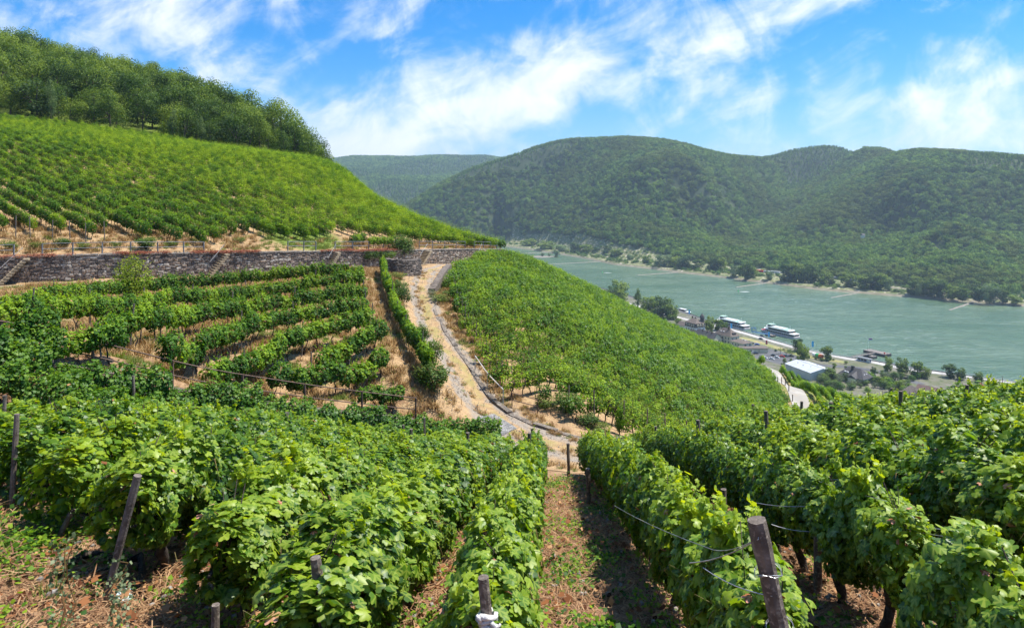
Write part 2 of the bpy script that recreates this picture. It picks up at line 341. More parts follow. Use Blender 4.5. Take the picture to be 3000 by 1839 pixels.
WALL = [(-400, 54, 770, 858), (-200, 55.5, 762, 848), (0, 57.5, 755, 832), (300, 61, 745, 816), (600, 66, 741, 806), (900, 73, 737, 793), (1100, 79, 735, 783), (1200, 84, 733, 778), (1300, 89.5, 731, 773), (1380, 95, 730, 769), (1430, 98.5, 730, 767), (1462, 102, 731, 765), (1472, 106, 734, 765), (1474, 113, 740, 770)]
lp += [P(a, d, b - .3) for a, b, c, d in WALL]
# slope that falls to the river beyond the road
def dplane(X, Y): return -11.5 - .5 * X + .012 * Y
for X, Y in [(3, 40), (8, 42), (15, 44), (24, 46), (34, 46), (50, 48), (8, 55), (20, 58), (32, 62), (46, 66), (60, 72), (4, 60), (2, 75), (14, 75), (28, 80), (5, 95), (18, 98), (33, 104), (14, 60)]:
    lp.append((X, Y, dplane(X, Y) + (.7 if X < 6 else 0)))
lp += [P(*q) for q in [(1335, 830, 70), (1345, 800, 84), (1400, 798, 100), (1500, 790, 112), (1600, 812, 117), (1700, 868, 122), (1800, 930, 128), (1900, 988, 132), (2000, 1038, 137), (2130, 1102, 142),
    (2350, 1195, 88), (2300, 1135, 108), (2230, 1075, 135), (2190, 1052, 148), (2400, 1160, 100), (2480, 1185, 95), (2560, 1215, 87), (2340, 1108, 122), (2290, 1080, 140)]]
lp += [P(*q) for q in [(1500, 960, 150), (1700, 1060, 158), (1900, 1160, 168), (2130, 1270, 180), (2350, 1280, 165), (2440, 1330, 145), (2540, 1390, 125), (2700, 1500, 110), (2400, 1250, 200), (2700, 1350, 190)]]
f_low = rbf(lp, .9)
up = [P(a, c, b + .2) for a, b, c, d in WALL[:12]]
up += [P(*q) for q in [(-200, 690, 60), (0, 692, 62), (150, 700, 63), (300, 706, 65), (450, 712, 66), (600, 706, 70), (900, 706, 80), (1200, 718, 90), (1400, 730, 99), (0, 352, 150), (-300, 330, 140), (300, 388, 155), (600, 436, 160), (800, 468, 165), (1000, 512, 168),
    (1030, 530, 166), (1100, 590, 150), (1200, 648, 128), (1300, 688, 114), (1400, 722, 104), (0, 190, 250), (-300, 150, 240), (300, 262, 240), (600, 352, 225), (800, 445, 210), (950, 520, 195), (0, 240, 330), (300, 340, 320), (600, 430, 300), (900, 600, 260),
    (1300, 800, 150), (1200, 760, 170), (1100, 720, 200), (1440, 860, 130), (1000, 700, 230), (300, 540, 92), (700, 560, 100), (1000, 610, 112)]]
f_up = rbf(up, 4.0)
NB = np.array([0.88, 0.47])
wpx = np.array([w[0] for w in WALL[:12]], float); wY = np.array([w[1] for w in WALL[:12]], float)
def sstep(a, b, x):
    t = np.clip((x - a) / (b - a), 0, 1); return t * t * (3 - 2 * t)
def ground(X, Y):
    """z of the ground relative to the camera, near hillside down to the flood plain"""
    X = np.asarray(X, float); Y = np.asarray(Y, float)
    low = f_low(X, Y); s = NB[0] * X + NB[1] * Y
    prof = -138 + 100 * np.clip((400 - s) / 300, 0, 1.4) ** 1.55
    w = sstep(92, 135, s); low = low * (1 - w) + prof * w
    Z = low
    px = 1500 + F * X / np.maximum(Y, 1)
    isup = (px < 1473) & (Y > np.interp(px, wpx, wY)) & (Y > 20)
    if isup.any():
        u = f_up(X, Y)
        Z = np.where(isup, u, low)
    far = sstep(260, 600, Y) * (px < 1900)
    Z = Z * (1 - far) - 138 * far
    return np.maximum(Z, -138.0)
def gz(x, y): return float(ground(np.array([x]), np.array([y]))[0]) + H
def gza(a): a = np.asarray(a, float); return ground(a[:, 0], a[:, 1]) + H

# terrain mesh
us = np.linspace(-1.15, 1.15, 470)
Ys = np.concatenate([np.linspace(-8, 2.5, 8)[:-1], np.geomspace(2.5, 190, 400), np.geomspace(190, 640, 60)[1:]])
UU, YY = np.meshgrid(us, Ys); XX = UU * np.maximum(YY + 8.0 * np.exp(-np.maximum(YY, 0) / 12), 6)
ZZ = ground(XX, YY)
def vnoise(X, Y, sc, seed=0):
    r = np.random.default_rng(seed); T = r.random((64, 64)); x = X / sc; y = Y / sc
    i = np.floor(x).astype(int); j = np.floor(y).astype(int); fx = x - i; fy = y - j; fx = fx * fx * (3 - 2 * fx); fy = fy * fy * (3 - 2 * fy)
    g = lambda a, b: T[a % 64, b % 64]
    return (g(i, j) * (1 - fx) + g(i + 1, j) * fx) * (1 - fy) + (g(i, j + 1) * (1 - fx) + g(i + 1, j + 1) * fx) * fy
PXX = 1500 + F * XX / np.maximum(YY, 1)
rgh = (vnoise(XX, YY, .5, 1) - .5) * .05 + (vnoise(XX, YY, 2.0, 2) - .5) * .10
ZZ = ZZ + rgh * (YY < 180)
green = vnoise(XX, YY, 3.0, 3) * .55 + vnoise(XX, YY, .8, 4) * .45
# moister places: meadow strip above the wall, verge right of the road, lower slope
gr = np.clip((green - .45) * 2.2, 0, 1) * .5
gr = np.maximum(gr, np.exp(-(((PXX - 880) / 130) ** 2 + ((YY - 82) / 9) ** 2)) * 1.3)
gr = np.maximum(gr, np.exp(-(((PXX - 1310) / 40) ** 2 + ((YY - 68) / 10) ** 2)) * .8)
gr = np.where((XX > 4) & (YY > 45), np.maximum(gr, .35 + green * .5), gr)
gr = np.where(YY > 145, .9, gr); gr = np.clip(gr, 0, 1)
# straw: aisles near the camera are reddish brown, terraces and banks pale straw
straw = np.clip(sstep(22, 34, YY) * .75 + vnoise(XX, YY, 1.3, 5) * .5 - .1, 0, 1)
nr, nc = XX.shape
idx = np.arange(nr * nc).reshape(nr, nc)
fc = np.stack([idx[:-1, :-1], idx[:-1, 1:], idx[1:, 1:], idx[1:, :-1]], -1).reshape(-1, 4)
fc = fc[~(((NB[0] * XX + NB[1] * YY > 425) & (YY > 100))[:-1, :-1].ravel())]
def ground_material():
    m = bpy.data.materials.new('vineyard_soil'); m.use_nodes = True; t = m.node_tree; b = t.nodes['Principled BSDF']
    b.inputs['Roughness'].default_value = .95; b.inputs['Specular IOR Level'].default_value = .15
    g = nd(t, 'ShaderNodeNewGeometry')
    def no(sc, det=6, ro=.6):
        n = nd(t, 'ShaderNodeTexNoise'); t.links.new(g.outputs['Position'], n.inputs['Vector']); n.inputs['Scale'].default_value = sc
        n.inputs['Detail'].default_value = det; n.inputs['Roughness'].default_value = ro; return n.outputs[0]
    ast = nd(t, 'ShaderNodeAttribute', attribute_name='straw').outputs['Fac']; agr = nd(t, 'ShaderNodeAttribute', attribute_name='green').outputs['Fac']
    soil = mixc(t, smap(t, no(6), .35, .65), (.16, .082, .048, 1), (.28, .155, .095, 1))
    soil = mixc(t, smap(t, no(22), .52, .66), soil, (.42, .28, .16, 1))
    soil = mixc(t, smap(t, no(31), .60, .70), soil, (.055, .030, .020, 1))
    st = mixc(t, smap(t, no(3.5), .35, .65), (.42, .29, .15, 1), (.29, .175, .09, 1))
    st = mixc(t, smap(t, no(17), .55, .7), st, (.58, .45, .27, 1))
    st = mixc(t, smap(t, no(1.1), .56, .68), st, (.25, .15, .09, 1))
    c = mixc(t, ast, soil, st)
    gg = mixc(t, smap(t, no(5), .35, .65), (.085, .13, .022, 1), (.17, .21, .04, 1))
    k = smap(t, mth(t, 'ADD', agr, mth(t, 'MULTIPLY', mth(t, 'SUBTRACT', no(9), .5), 1.2)), .42, .72)
    c = mixc(t, k, c, gg)
    t.links.new(c, b.inputs['Base Color'])
    bn = nd(t, 'ShaderNodeBump'); t.links.new(no(14, 8), bn.inputs['Height']); bn.inputs['Strength'].default_value = .9; bn.inputs['Distance'].default_value = .09
    t.links.new(bn.outputs[0], b.inputs['Normal']); return m
M['soil'] = ground_material()
me = new_mesh('ground', np.stack([XX, YY, ZZ + H], -1), fc, [M['soil']], smooth=True, attr={'green': ('POINT', gr.ravel()), 'straw': ('POINT', straw.ravel())})
link('ground', me, kind='structure')

# ------------------------------------------------------------------ roads as sheets over the ground
def spline(pts, step):
    pts = np.array(pts, float); n = len(pts); out = []
    for i in range(n - 1):
        p0, p1, p2, p3 = pts[max(i - 1, 0)], pts[i], pts[i + 1], pts[min(i + 2, n - 1)]
        k = max(2, int(np.linalg.norm(p2[:2] - p1[:2]) / step))
        for j in range(k):
            t = j / k; out.append(.5 * (2 * p1 + (p2 - p0) * t + (2 * p0 - 5 * p1 + 4 * p2 - p3) * t * t + (3 * p1 - p0 - 3 * p2 + p3) * t ** 3))
    out.append(pts[-1]); return np.array(out)
def frame_of(line):
    d = np.gradient(line[:, :2], axis=0); d /= np.linalg.norm(d, axis=1)[:, None]; return np.stack([-d[:, 1], d[:, 0]], 1)   # left normal
def strip(name, line, wl, wr, mats, off=.03, ns=9, zf=None, attr=None, **props):
    """sheet from wl metres left to wr metres right of line"""
    nrm = frame_of(line); n = len(line); ks = np.linspace(0, 1, ns)
    wl = np.broadcast_to(wl, n); wr = np.broadcast_to(wr, n)
    o = wl[:, None] * (1 - ks) - wr[:, None] * ks
    q = line[:, None, :2] + nrm[:, None, :] * o[..., None]
    z = (gza(q.reshape(-1, 2)) if zf is None else zf(q.reshape(-1, 2))).reshape(n, ns) + off
    v = np.concatenate([q, z[..., None]], -1).reshape(-1, 3)
    ii = np.arange(n * ns).reshape(n, ns)
    f = np.stack([ii[:-1, :-1], ii[:-1, 1:], ii[1:, 1:], ii[1:, :-1]], -1).reshape(-1, 4)[:, ::-1]
    at = {'across': ('POINT', np.broadcast_to(ks, (n, ns)).ravel()), 'along': ('POINT', np.broadcast_to(np.linspace(0, 1, n)[:, None], (n, ns)).ravel())}
    return link(name, new_mesh(name, v, f, mats, smooth=True, attr=at), **props)
road_line = spline([P(*q)[:2] for q in ROADC], .5)
def track_material():
    m = bpy.data.materials.new('dirt_track'); m.use_nodes = True; t = m.node_tree; b = t.nodes['Principled BSDF']
    b.inputs['Roughness'].default_value = .95; b.inputs['Specular IOR Level'].default_value = .15
    g = nd(t, 'ShaderNodeNewGeometry')
    def no(sc, det=6):
        n = nd(t, 'ShaderNodeTexNoise'); t.links.new(g.outputs['Position'], n.inputs['Vector']); n.inputs['Scale'].default_value = sc; n.inputs['Detail'].default_value = det; return n.outputs[0]
    a = nd(t, 'ShaderNodeAttribute', attribute_name='across').outputs['Fac']; al = nd(t, 'ShaderNodeAttribute', attribute_name='along').outputs['Fac']
    wob = mth(t, 'ADD', a, mth(t, 'MULTIPLY', mth(t, 'SUBTRACT', no(.9), .5), .22))
    def band(c, w): return smap(t, mth(t, 'ABSOLUTE', mth(t, 'SUBTRACT', wob, c)), w * .5, w * 1.2, 1.0, 0.0)
    tr = mth(t, 'MAXIMUM', band(.20, .10), band(.58, .10))
    tr = mth(t, 'MULTIPLY', tr, smap(t, no(1.7), .3, .5, .45, 1.0))
    straw = mixc(t, smap(t, no(2.5), .35, .65), (.38, .25, .13, 1), (.27, .17, .09, 1))
    straw = mixc(t, smap(t, no(24), .5, .68), straw, (.48, .35, .20, 1))
    mid = mth(t, 'MULTIPLY', band(.40, .1), smap(t, no(.6), .4, .6))
    straw = mixc(t, mth(t, 'MULTIPLY', mid, .7), straw, (.26, .23, .08, 1))
    grav = mixc(t, smap(t, no(14), .35, .65), (.32, .27, .215, 1), (.21, .175, .14, 1))
    c = mixc(t, tr, straw, grav)
    t.links.new(c, b.inputs['Base Color'])
    bn = nd(t, 'ShaderNodeBump'); t.links.new(no(18, 8), bn.inputs['Height']); bn.inputs['Strength'].default_value = .9; bn.inputs['Distance'].default_value = .06
    t.links.new(bn.outputs[0], b.inputs['Normal']); return m
M['track'] = track_material()
wl = np.interp(np.linspace(0, 1, len(road_line)), [0, .3, .6, .8, 1], [1.5, 1.7, 2.2, 2.6, 3.6])
strip('road', road_line, wl, wl, [M['track']], .035, 13, kind='structure')
lane_line = spline([P(*q)[:2] for q in [(2420, 1268, 70), (2350, 1195, 88), (2300, 1135, 108), (2255, 1095, 124), (2222, 1066, 138), (2190, 1048, 150), (2150, 1030, 165)]], 1.5)
strip('path', lane_line, 1.2, 1.2, [M['concrete']], .06, 5, kind='structure')
walk_line = spline([P(a, d + 4, b - 2.0)[:2] for a, b, c, d in WALL[:11]], 1.0)
strip('footpath', walk_line, .9, .9, [M['track']], .03, 5, kind='structure')
# ------------------------------------------------------------------ foliage
def leaf_tpl(kind):
    if kind == 'lobed':
        pol = [(180, .12), (160, .62), (142, .74), (120, .76), (102, .62), (84, .76), (66, .92), (50, .94), (37, .72), (26, .74), (13, .95), (0, 1.08)]
        ang = [a for a, r in pol] + [-a for a, r in pol[-2:0:-1]]; rad = [r for a, r in pol] + [r for a, r in pol[-2:0:-1]]
        v = [(0.05, 0, .02)] + [(r * math.cos(math.radians(a)), r * math.sin(math.radians(a)) * .95, 0) for a, r in zip(ang, rad)]
        n = len(ang); f = [(0, 1 + (i + 1) % n, 1 + i) for i in range(n)]
    elif kind == 'mid':
        pol = [(180, .15), (140, .74), (100, .66), (62, .92), (30, .74), (0, 1.05), (-30, .74), (-62, .92), (-100, .66), (-140, .74)]
        v = [(r * math.cos(math.radians(a)), r * math.sin(math.radians(a)) * .95, 0) for a, r in pol]
        f = [(0, 2, 1), (0, 3, 2), (0, 5, 3), (3, 5, 4), (0, 7, 5), (5, 7, 6), (0, 8, 7), (0, 9, 8)]
    elif kind == 'simple':
        v = [(-.55, 0, 0), (.05, -.62, 0), (.9, 0, 0), (.05, .62, 0)]; f = [(0, 1, 2), (0, 2, 3)]
    elif kind == 'blade':
        v = [(0, -.035, 0), (0, .035, 0), (.55, .028, .0), (.55, -.028, 0), (1, 0, 0)]; f = [(0, 3, 2), (0, 2, 1), (3, 4, 2)]
    v = np.array(v, float); v[:, 2] += -.30 * np.abs(v[:, 1]) ** 1.3 - .18 * np.maximum(v[:, 0], 0) ** 2 if kind != 'blade' else -.25 * v[:, 0] ** 2
    return v, np.array(f)
def leaf_cloud(pos, nrm, size, kind, rng, down=None, tdir=None):
    """pos, nrm (N,3); size (N,)  -> verts, faces (tri)"""
    tv, tf = leaf_tpl(kind); n = len(pos)
    nrm = nrm / np.maximum(np.linalg.norm(nrm, axis=1), 1e-6)[:, None]
    if tdir is None:
        tdir = rng.normal(size=(n, 3)) * .8 + np.array([0, 0, -.5])
    x = tdir - nrm * (tdir * nrm).sum(1)[:, None]; x /= np.maximum(np.linalg.norm(x, axis=1), 1e-6)[:, None]
    y = np.cross(nrm, x)
    B = np.stack([x, y, nrm], 1)                       # rows
    tz = np.stack([rng.uniform(.88, 1.1, n), rng.uniform(.82, 1.12, n), rng.uniform(-.4, 2.4, n)], 1) if kind in ('lobed', 'mid') else np.ones((n, 3))
    v = np.einsum('nkj,njc->nkc', tv[None] * tz[:, None], B) * size[:, None, None] + pos[:, None]
    f = tf[None] + (np.arange(n) * len(tv))[:, None, None]
    return v.reshape(-1, 3), f.reshape(-1, 3), len(tv)
VEIN = np.array([1.0] + [(.3 if r < .6 else 0.0) if r < .8 else .9 for r in ([.12, .62, .74, .76, .62, .76, .92, .94, .72, .74, .95, 1.08] + [.95, .74, .72, .94, .92, .76, .62, .76, .74, .62])])
def cloud_mesh(name, parts, mats):
    V = []; Fc = []; A = []; MI = []; b = 0; VN = None
    for (v, f, k), var, mi in parts:
        V.append(v); Fc.append(f + b); b += len(v); A.append(np.repeat(var, k)); MI.append(np.full(len(f), mi))
    at = {'var': ('POINT', np.concatenate(A))}
    if parts[0][0][2] == len(VEIN): at['vein'] = ('POINT', np.tile(VEIN, b // len(VEIN)))
    return new_mesh(name, np.concatenate(V), np.concatenate(Fc), mats, np.concatenate(MI), attr=at)
def canopy(rng, n, L=1.35, hw=.40, zc=1.15, hh=.58, size=.13, kind='mid', shoots=6, shoot_h=.30, lump=.3, lean=0.0, shell=.72, vbias=0.0):
    th = rng.uniform(0, 2 * np.pi, n); xs = rng.uniform(-L / 2, L / 2, n)
    ph = rng.uniform(0, 6.28, 8); fr = rng.uniform(2, 7, 4)
    lumpv = 1 + lump * (np.sin(xs * fr[0] * 2 + ph[0] + 2 * th) + np.sin(xs * fr[1] * 2 + ph[1] - 3 * th) + np.sin(xs * fr[2] + ph[2])) / 2.2
    endf = np.clip(1.25 - (np.abs(xs) / (L / 2)) ** 3 * .45, .4, 1)
    r = np.where(rng.random(n) < shell, rng.uniform(.82, 1.06, n), rng.uniform(.25, .85, n)) * lumpv * endf
    c, s = np.cos(th), np.sin(th)
    pos = np.stack([xs, hw * r * c, zc + hh * r * s], 1)
    pos[:, 2] = np.where(pos[:, 2] < .5, .5 + rng.random(n) * .4, pos[:, 2])
    nrm = np.stack([rng.normal(0, .38, n), c * .85 + rng.normal(0, .38, n), s * .7 + .55 + rng.normal(0, .35, n)], 1)
    sz = size * rng.uniform(.42, 1.25, n) * .62
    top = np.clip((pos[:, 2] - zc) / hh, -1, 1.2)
    var = np.clip(.42 + .20 * top + rng.normal(0, .21, n) + vbias, 0, 1)  # leaf tone gets lighter towards the canopy top
    P1 = [pos]; N1 = [nrm]; S1 = [sz]; V1 = [var]
    for k in range(shoots):
        x0 = rng.uniform(-L / 2, L / 2); m = max(4, int(n / 110)); t = np.linspace(0, 1, m); ln = shoot_h * rng.uniform(.4, 1.35)
        dx, dy = rng.normal(0, .18, 2) + np.array([0, lean])
        q = np.stack([x0 + dx * t ** 1.5 * 2 * ln, rng.uniform(-hw, hw) * .7 + dy * t ** 1.5 * 2 * ln, zc + hh * .85 + t * (ln + .1)], 1) + rng.normal(0, .02, (m, 3))
        P1.append(q); N1.append(rng.normal(0, .6, (m, 3)) + np.array([0, 0, .5])); S1.append(size * .62 * (1 - .6 * t)); V1.append(np.clip(.66 + .3 * t + rng.normal(0, .08, m), 0, 1))
    return np.concatenate(P1), np.concatenate(N1), np.concatenate(S1), np.concatenate(V1)
def vine_foliage(name, seed, n, mt, **kw):
    rng = np.random.default_rng(seed); kind = kw.get('kind', 'mid')
    p, nn, s, v = canopy(rng, n, **kw)
    k = rng.random(len(p)) < (.012 if kind == 'lobed' else .006)
    return cloud_mesh(name, [(leaf_cloud(p[~k], nn[~k], s[~k], kind, rng), v[~k], 0), (leaf_cloud(p[k], nn[k], s[k] * .8, kind, rng), rng.random(k.sum()), 1)], [mt, M['litter']])
def trunk_mesh(name, seed, h=.75, r=.035, gn=.5, mt=None, n=7, segs=7):
    rng = random.Random(seed); b = MB(); pts = []; rad = []
    x = y = 0.0
    for i in range(segs):
        t = i / (segs - 1); pts.append((x, y, -.12 + t * (h + .12))); x += rng.uniform(-1, 1) * .06 * gn * 2; y += rng.uniform(-1, 1) * .05 * gn * 2
        rad.append(r * (1.35 - .5 * t + rng.uniform(-.2, .35) * gn))
    b.tube(pts, rad, n, rng=rng, jit=.18 * gn)
    for sgn in (-1, 1):
        q = Vector(pts[-1]); b.tube([pts[-2], q + Vector((sgn * .12, 0, .06)), q + Vector((sgn * .32, rng.uniform(-.05, .05), .12)), q + Vector((sgn * .5, rng.uniform(-.06, .06), .10 + rng.uniform(-.04, .1)))], [r * .8, r * .65, r * .45, r * .3], 5, rng=rng, jit=.15)
    for k in range(7):
        x0 = rng.uniform(-.6, .6); s_ = rng.choice((-1, 1)); b.tube([(pts[-1][0] + x0 * .6, pts[-1][1], h + .05), (x0, s_ * .2, h + .3), (x0 + rng.uniform(-.1, .1), s_ * rng.uniform(.3, .4), h + .15 + rng.uniform(0, .3)), (x0 + rng.uniform(-.2, .2), s_ * rng.uniform(.34, .48), h + rng.uniform(-.25, .3))], [.006, .005, .004, .002], 4, m=1)
    for k in range(3):
        x0 = rng.uniform(-.4, .4); b.tube([(pts[-1][0] + x0, pts[-1][1], h + .1), (pts[-1][0] + x0 + rng.uniform(-.08, .08), rng.uniform(-.1, .1), h + .5), (x0 + rng.uniform(-.15, .15), rng.uniform(-.15, .15), h + .85)], [.008, .006, .004], 4)
    return b.mesh(name, mt or M['bark'], M['cane'], smooth=True)

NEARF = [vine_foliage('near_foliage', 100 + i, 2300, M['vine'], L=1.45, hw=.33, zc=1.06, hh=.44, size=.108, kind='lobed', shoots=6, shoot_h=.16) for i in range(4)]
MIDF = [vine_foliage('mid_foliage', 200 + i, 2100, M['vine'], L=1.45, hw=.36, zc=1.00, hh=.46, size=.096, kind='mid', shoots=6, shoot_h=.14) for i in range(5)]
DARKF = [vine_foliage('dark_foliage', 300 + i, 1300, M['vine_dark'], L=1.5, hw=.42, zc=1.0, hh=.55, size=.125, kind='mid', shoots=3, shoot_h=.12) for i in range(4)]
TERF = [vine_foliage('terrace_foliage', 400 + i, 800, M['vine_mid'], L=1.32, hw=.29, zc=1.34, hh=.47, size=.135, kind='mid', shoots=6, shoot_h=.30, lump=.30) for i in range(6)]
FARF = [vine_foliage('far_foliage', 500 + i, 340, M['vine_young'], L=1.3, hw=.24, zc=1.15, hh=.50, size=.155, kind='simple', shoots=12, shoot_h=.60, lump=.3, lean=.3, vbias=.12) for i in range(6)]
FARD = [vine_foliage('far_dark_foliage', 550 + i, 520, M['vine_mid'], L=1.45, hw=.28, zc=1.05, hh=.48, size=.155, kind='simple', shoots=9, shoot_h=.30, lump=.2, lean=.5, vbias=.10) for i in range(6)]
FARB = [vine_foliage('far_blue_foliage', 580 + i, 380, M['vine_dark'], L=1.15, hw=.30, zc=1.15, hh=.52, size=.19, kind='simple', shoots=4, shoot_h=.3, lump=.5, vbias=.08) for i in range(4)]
TRN = [trunk_mesh('near_trunk', 10 + i, .80, .046, .75, n=8, segs=9) for i in range(4)]
TRT = [trunk_mesh('thin_trunk', 20 + i, 1.0, .026, .9, n=5, segs=7) for i in range(4)]

# a scatter object: one mesh of points, each showing one of a few source meshes (only for masses nobody would count)
def scatter(name, pts, rz, sc, idx, sources, kind='stuff', tilt=None, **props):
    pts = np.asarray(pts, np.float32); n = len(pts)
    me = bpy.data.meshes.new(name); me.vertices.add(n); me.vertices.foreach_set('co', pts.ravel())
    rot = np.zeros((n, 3), np.float32); rot[:, 2] = rz
    if tilt is not None: rot[:, :2] = tilt
    a = me.attributes.new('rot', 'FLOAT_VECTOR', 'POINT'); a.data.foreach_set('vector', rot.ravel())
    sc = np.asarray(sc, np.float32); sc = np.repeat(sc[:, None], 3, 1) if sc.ndim == 1 else sc
    a = me.attributes.new('sca', 'FLOAT_VECTOR', 'POINT'); a.data.foreach_set('vector', np.ascontiguousarray(sc).ravel())
    a = me.attributes.new('pick', 'INT', 'POINT'); a.data.foreach_set('value', np.asarray(idx, np.int32))
    g = bpy.data.node_groups.new(name + '_nodes', 'GeometryNodeTree')
    g.interface.new_socket('Geometry', in_out='INPUT', socket_type='NodeSocketGeometry'); g.interface.new_socket('Geometry', in_out='OUTPUT', socket_type='NodeSocketGeometry')
    gi = g.nodes.new('NodeGroupInput'); go = g.nodes.new('NodeGroupOutput'); jn = g.nodes.new('GeometryNodeJoinGeometry')
    def attr(nm, ty):
        x = g.nodes.new('GeometryNodeInputNamedAttribute'); x.data_type = ty; x.inputs[0].default_value = nm; return [o for o in x.outputs if o.enabled and o.name == 'Attribute'][0]
    ar, asc, ap = attr('rot', 'FLOAT_VECTOR'), attr('sca', 'FLOAT_VECTOR'), attr('pick', 'INT')
    for k, src in enumerate(sources):
        o = bpy.data.objects.new(src.name + '_source', src)
        oi = g.nodes.new('GeometryNodeObjectInfo'); oi.inputs['Object'].default_value = o; oi.inputs['As Instance'].default_value = True
        cm = g.nodes.new('FunctionNodeCompare'); cm.data_type = 'INT'; cm.operation = 'EQUAL'
        ia = [s for s in cm.inputs if s.enabled]
        g.links.new(ap, ia[0]); ia[1].default_value = k
        ip = g.nodes.new('GeometryNodeInstanceOnPoints')
        g.links.new(gi.outputs[0], ip.inputs['Points']); g.links.new(cm.outputs[0], ip.inputs['Selection']); g.links.new(oi.outputs['Geometry'], ip.inputs['Instance'])
        er = g.nodes.new('FunctionNodeEulerToRotation'); g.links.new(ar, er.inputs[0]); g.links.new(er.outputs[0], ip.inputs['Rotation']); g.links.new(asc, ip.inputs['Scale'])
        g.links.new(ip.outputs[0], jn.inputs[0])
    g.links.new(jn.outputs[0], go.inputs[0])
    o = link(name, me, kind=kind, **props); md = o.modifiers.new('scatter', 'NODES'); md.node_group = g
    return o

# ------------------------------------------------------------------ where the vines stand
def inframe(x, y, z, m=120):
    if y < .8: return False
    px = 1500 + F * x / y; py = HY - F * (z + .9 - H) / y
    return -m - 1200 / y < px < 3000 + m + 1200 / y and py < 1900 + 1600 / y
def along(line, step, jit=.12, rng=R):
    """positions every step metres on a polyline -> x, y, angle"""
    line = np.asarray(line, float)[:, :2]; d = np.linalg.norm(np.diff(line, axis=0), axis=1); cs = np.concatenate([[0], np.cumsum(d)])
    s = np.arange(step * .5, cs[-1], step); s = s + rng.uniform(-jit, jit, len(s))
    x = np.interp(s, cs, line[:, 0]); y = np.interp(s, cs, line[:, 1])
    x2 = np.interp(s + .3, cs, line[:, 0]); y2 = np.interp(s + .3, cs, line[:, 1]); x1 = np.interp(s - .3, cs, line[:, 0]); y1 = np.interp(s - .3, cs, line[:, 1])
    return [(a, b, c) for a, b, c in zip(x, y, np.arctan2(y2 - y1, x2 - x1))]
ORD = 'first second third fourth fifth sixth seventh eighth ninth tenth eleventh twelfth thirteenth fourteenth fifteenth sixteenth seventeenth eighteenth nineteenth twentieth'.split()
ORD += ['twenty-' + o for o in ORD[:9]] + ['thirtieth'] + ['thirty-' + o for o in ORD[:9]] + ['fortieth'] + ['forty-' + o for o in ORD[:9]] + ['fiftieth'] + ['fifty-' + o for o in ORD[:9]]
vines = []        # dict per plant
NEARROWS = []
left0 = [(-.46, 4.9, 28.4), (-1.85, 5.3, 28.0), (-3.3, 6.9, 27.6), (-4.8, 8.0, 27.6), (-6.3, 8.9, 26.6), (-7.8, 10.0, 25)] + [(-9.3 - 1.5 * i, 11 + i * .6, 22.6 - i * 1.7) for i in range(4)]
left0 = [(a, b, c, ORD[i] + ' row left of the open aisle') for i, (a, b, c) in enumerate(left0)]
right0 = [(1.58, 4.6, 28.2), (3.6, 6.8, 28.4), (5.25, 6.5, 30), (6.8, 7, 31)] + [(8.3 + 1.55 * i, 7.5 + i * 1.4, 31) for i in range(5)]
right0 = [(a, b, c, ORD[i] + ' row right of the open aisle') for i, (a, b, c) in enumerate(right0)]
right0.insert(1, (2.78, 3.5, 4.65, 'corner at the bottom right'))
right0 = [(a, b, min(c, float(np.interp(a, [5, 6.7, 9, 11, 13.5, 16], [29.5, 28.5, 26, 23.5, 20, 16]))), d) for a, b, c, d in right0]
for x0, ya, yb, nm in left0 + right0:
    line = [(x0 + .0525 * t, t) for t in np.linspace(ya, yb, 30)]
    NEARROWS.append((x0, ya, yb))
    for q_, (x, y, a) in enumerate(along(line, 1.12)):
        edge = x0 < 0 and y > np.interp(x, [-14, -12, -10, -8.4, -5.6, -2, 0], [13, 15, 19.5, 23.5, 26.5, 28.5, 30])
        if edge: continue
        vines.append(dict(wd=1.3 if (x0 < -1 or x0 > 5) else .92, x=x, y=y, a=a, blk='near', nm='leafy grapevine, %s from the near end of the %s' % (ORD[q_], nm), row=nm, s=R.uniform(.92, 1.08) * (1.0 if x0 < 0 else 1.02)))
fx = np.array([P(*q)[:2] for q in FENCE])
for k, off in enumerate((1.05, 2.4, 3.8)):
    q = fx.copy(); q[:, 1] -= off; q[:, 0] += .25 * off
    q = np.concatenate([q, [[-.75 - .3 * k - (1.3 if k else 0), 33.2 - off * .72]]])
    nm = ('upper dark row below the pipe railing', 'middle dark row below the pipe railing', 'lowest dark row below the pipe railing')[k]
    for q_, (x, y, a) in enumerate(along(q, 1.15)):
        if y < np.interp(x, [-14, -12, -10, -8.4, -5.6, -2, 0], [14, 16, 20.3, 24.0, 27.2, 29.5, 30]): continue
        vines.append(dict(x=x, y=y, a=a, blk='dark', nm='dark green grapevine, %s from the left in the %s' % (ORD[q_], nm), row=nm, s=R.uniform(.9, 1.08)))
bn = {'A': 'topmost terrace row under the long wall', 'B': 'second terrace row below the long wall', 'C': 'third terrace row below the long wall', 'D': 'fourth terrace row', 'E': 'fifth terrace row', 'F': 'short sixth terrace row', 'G': 'lowest terrace row', 'I': 'left corner row above the pipe railing'}
for k, q in BROWS.items():
    for q_, (x, y, a) in enumerate(along([P(*c)[:2] for c in q], 1.08, .18)):
        if R.random() < .03: continue
        vines.append(dict(x=x, y=y, a=a, blk='ter', nm='bushy grapevine, %s from the left in the %s' % (ORD[q_], bn[k]), row=bn[k], s=R.uniform(.86, 1.04)))
for q_, (x, y, a) in enumerate(along([P(*c)[:2] for c in ROWJ[::-1]], 1.05)): vines.append(dict(x=x, y=y, a=a, blk='ter', nm='bushy grapevine, %s from the lower end of the lone row beside the dirt track' % ORD[q_], row='lone row beside the dirt track', s=R.uniform(.8, 1.0)))
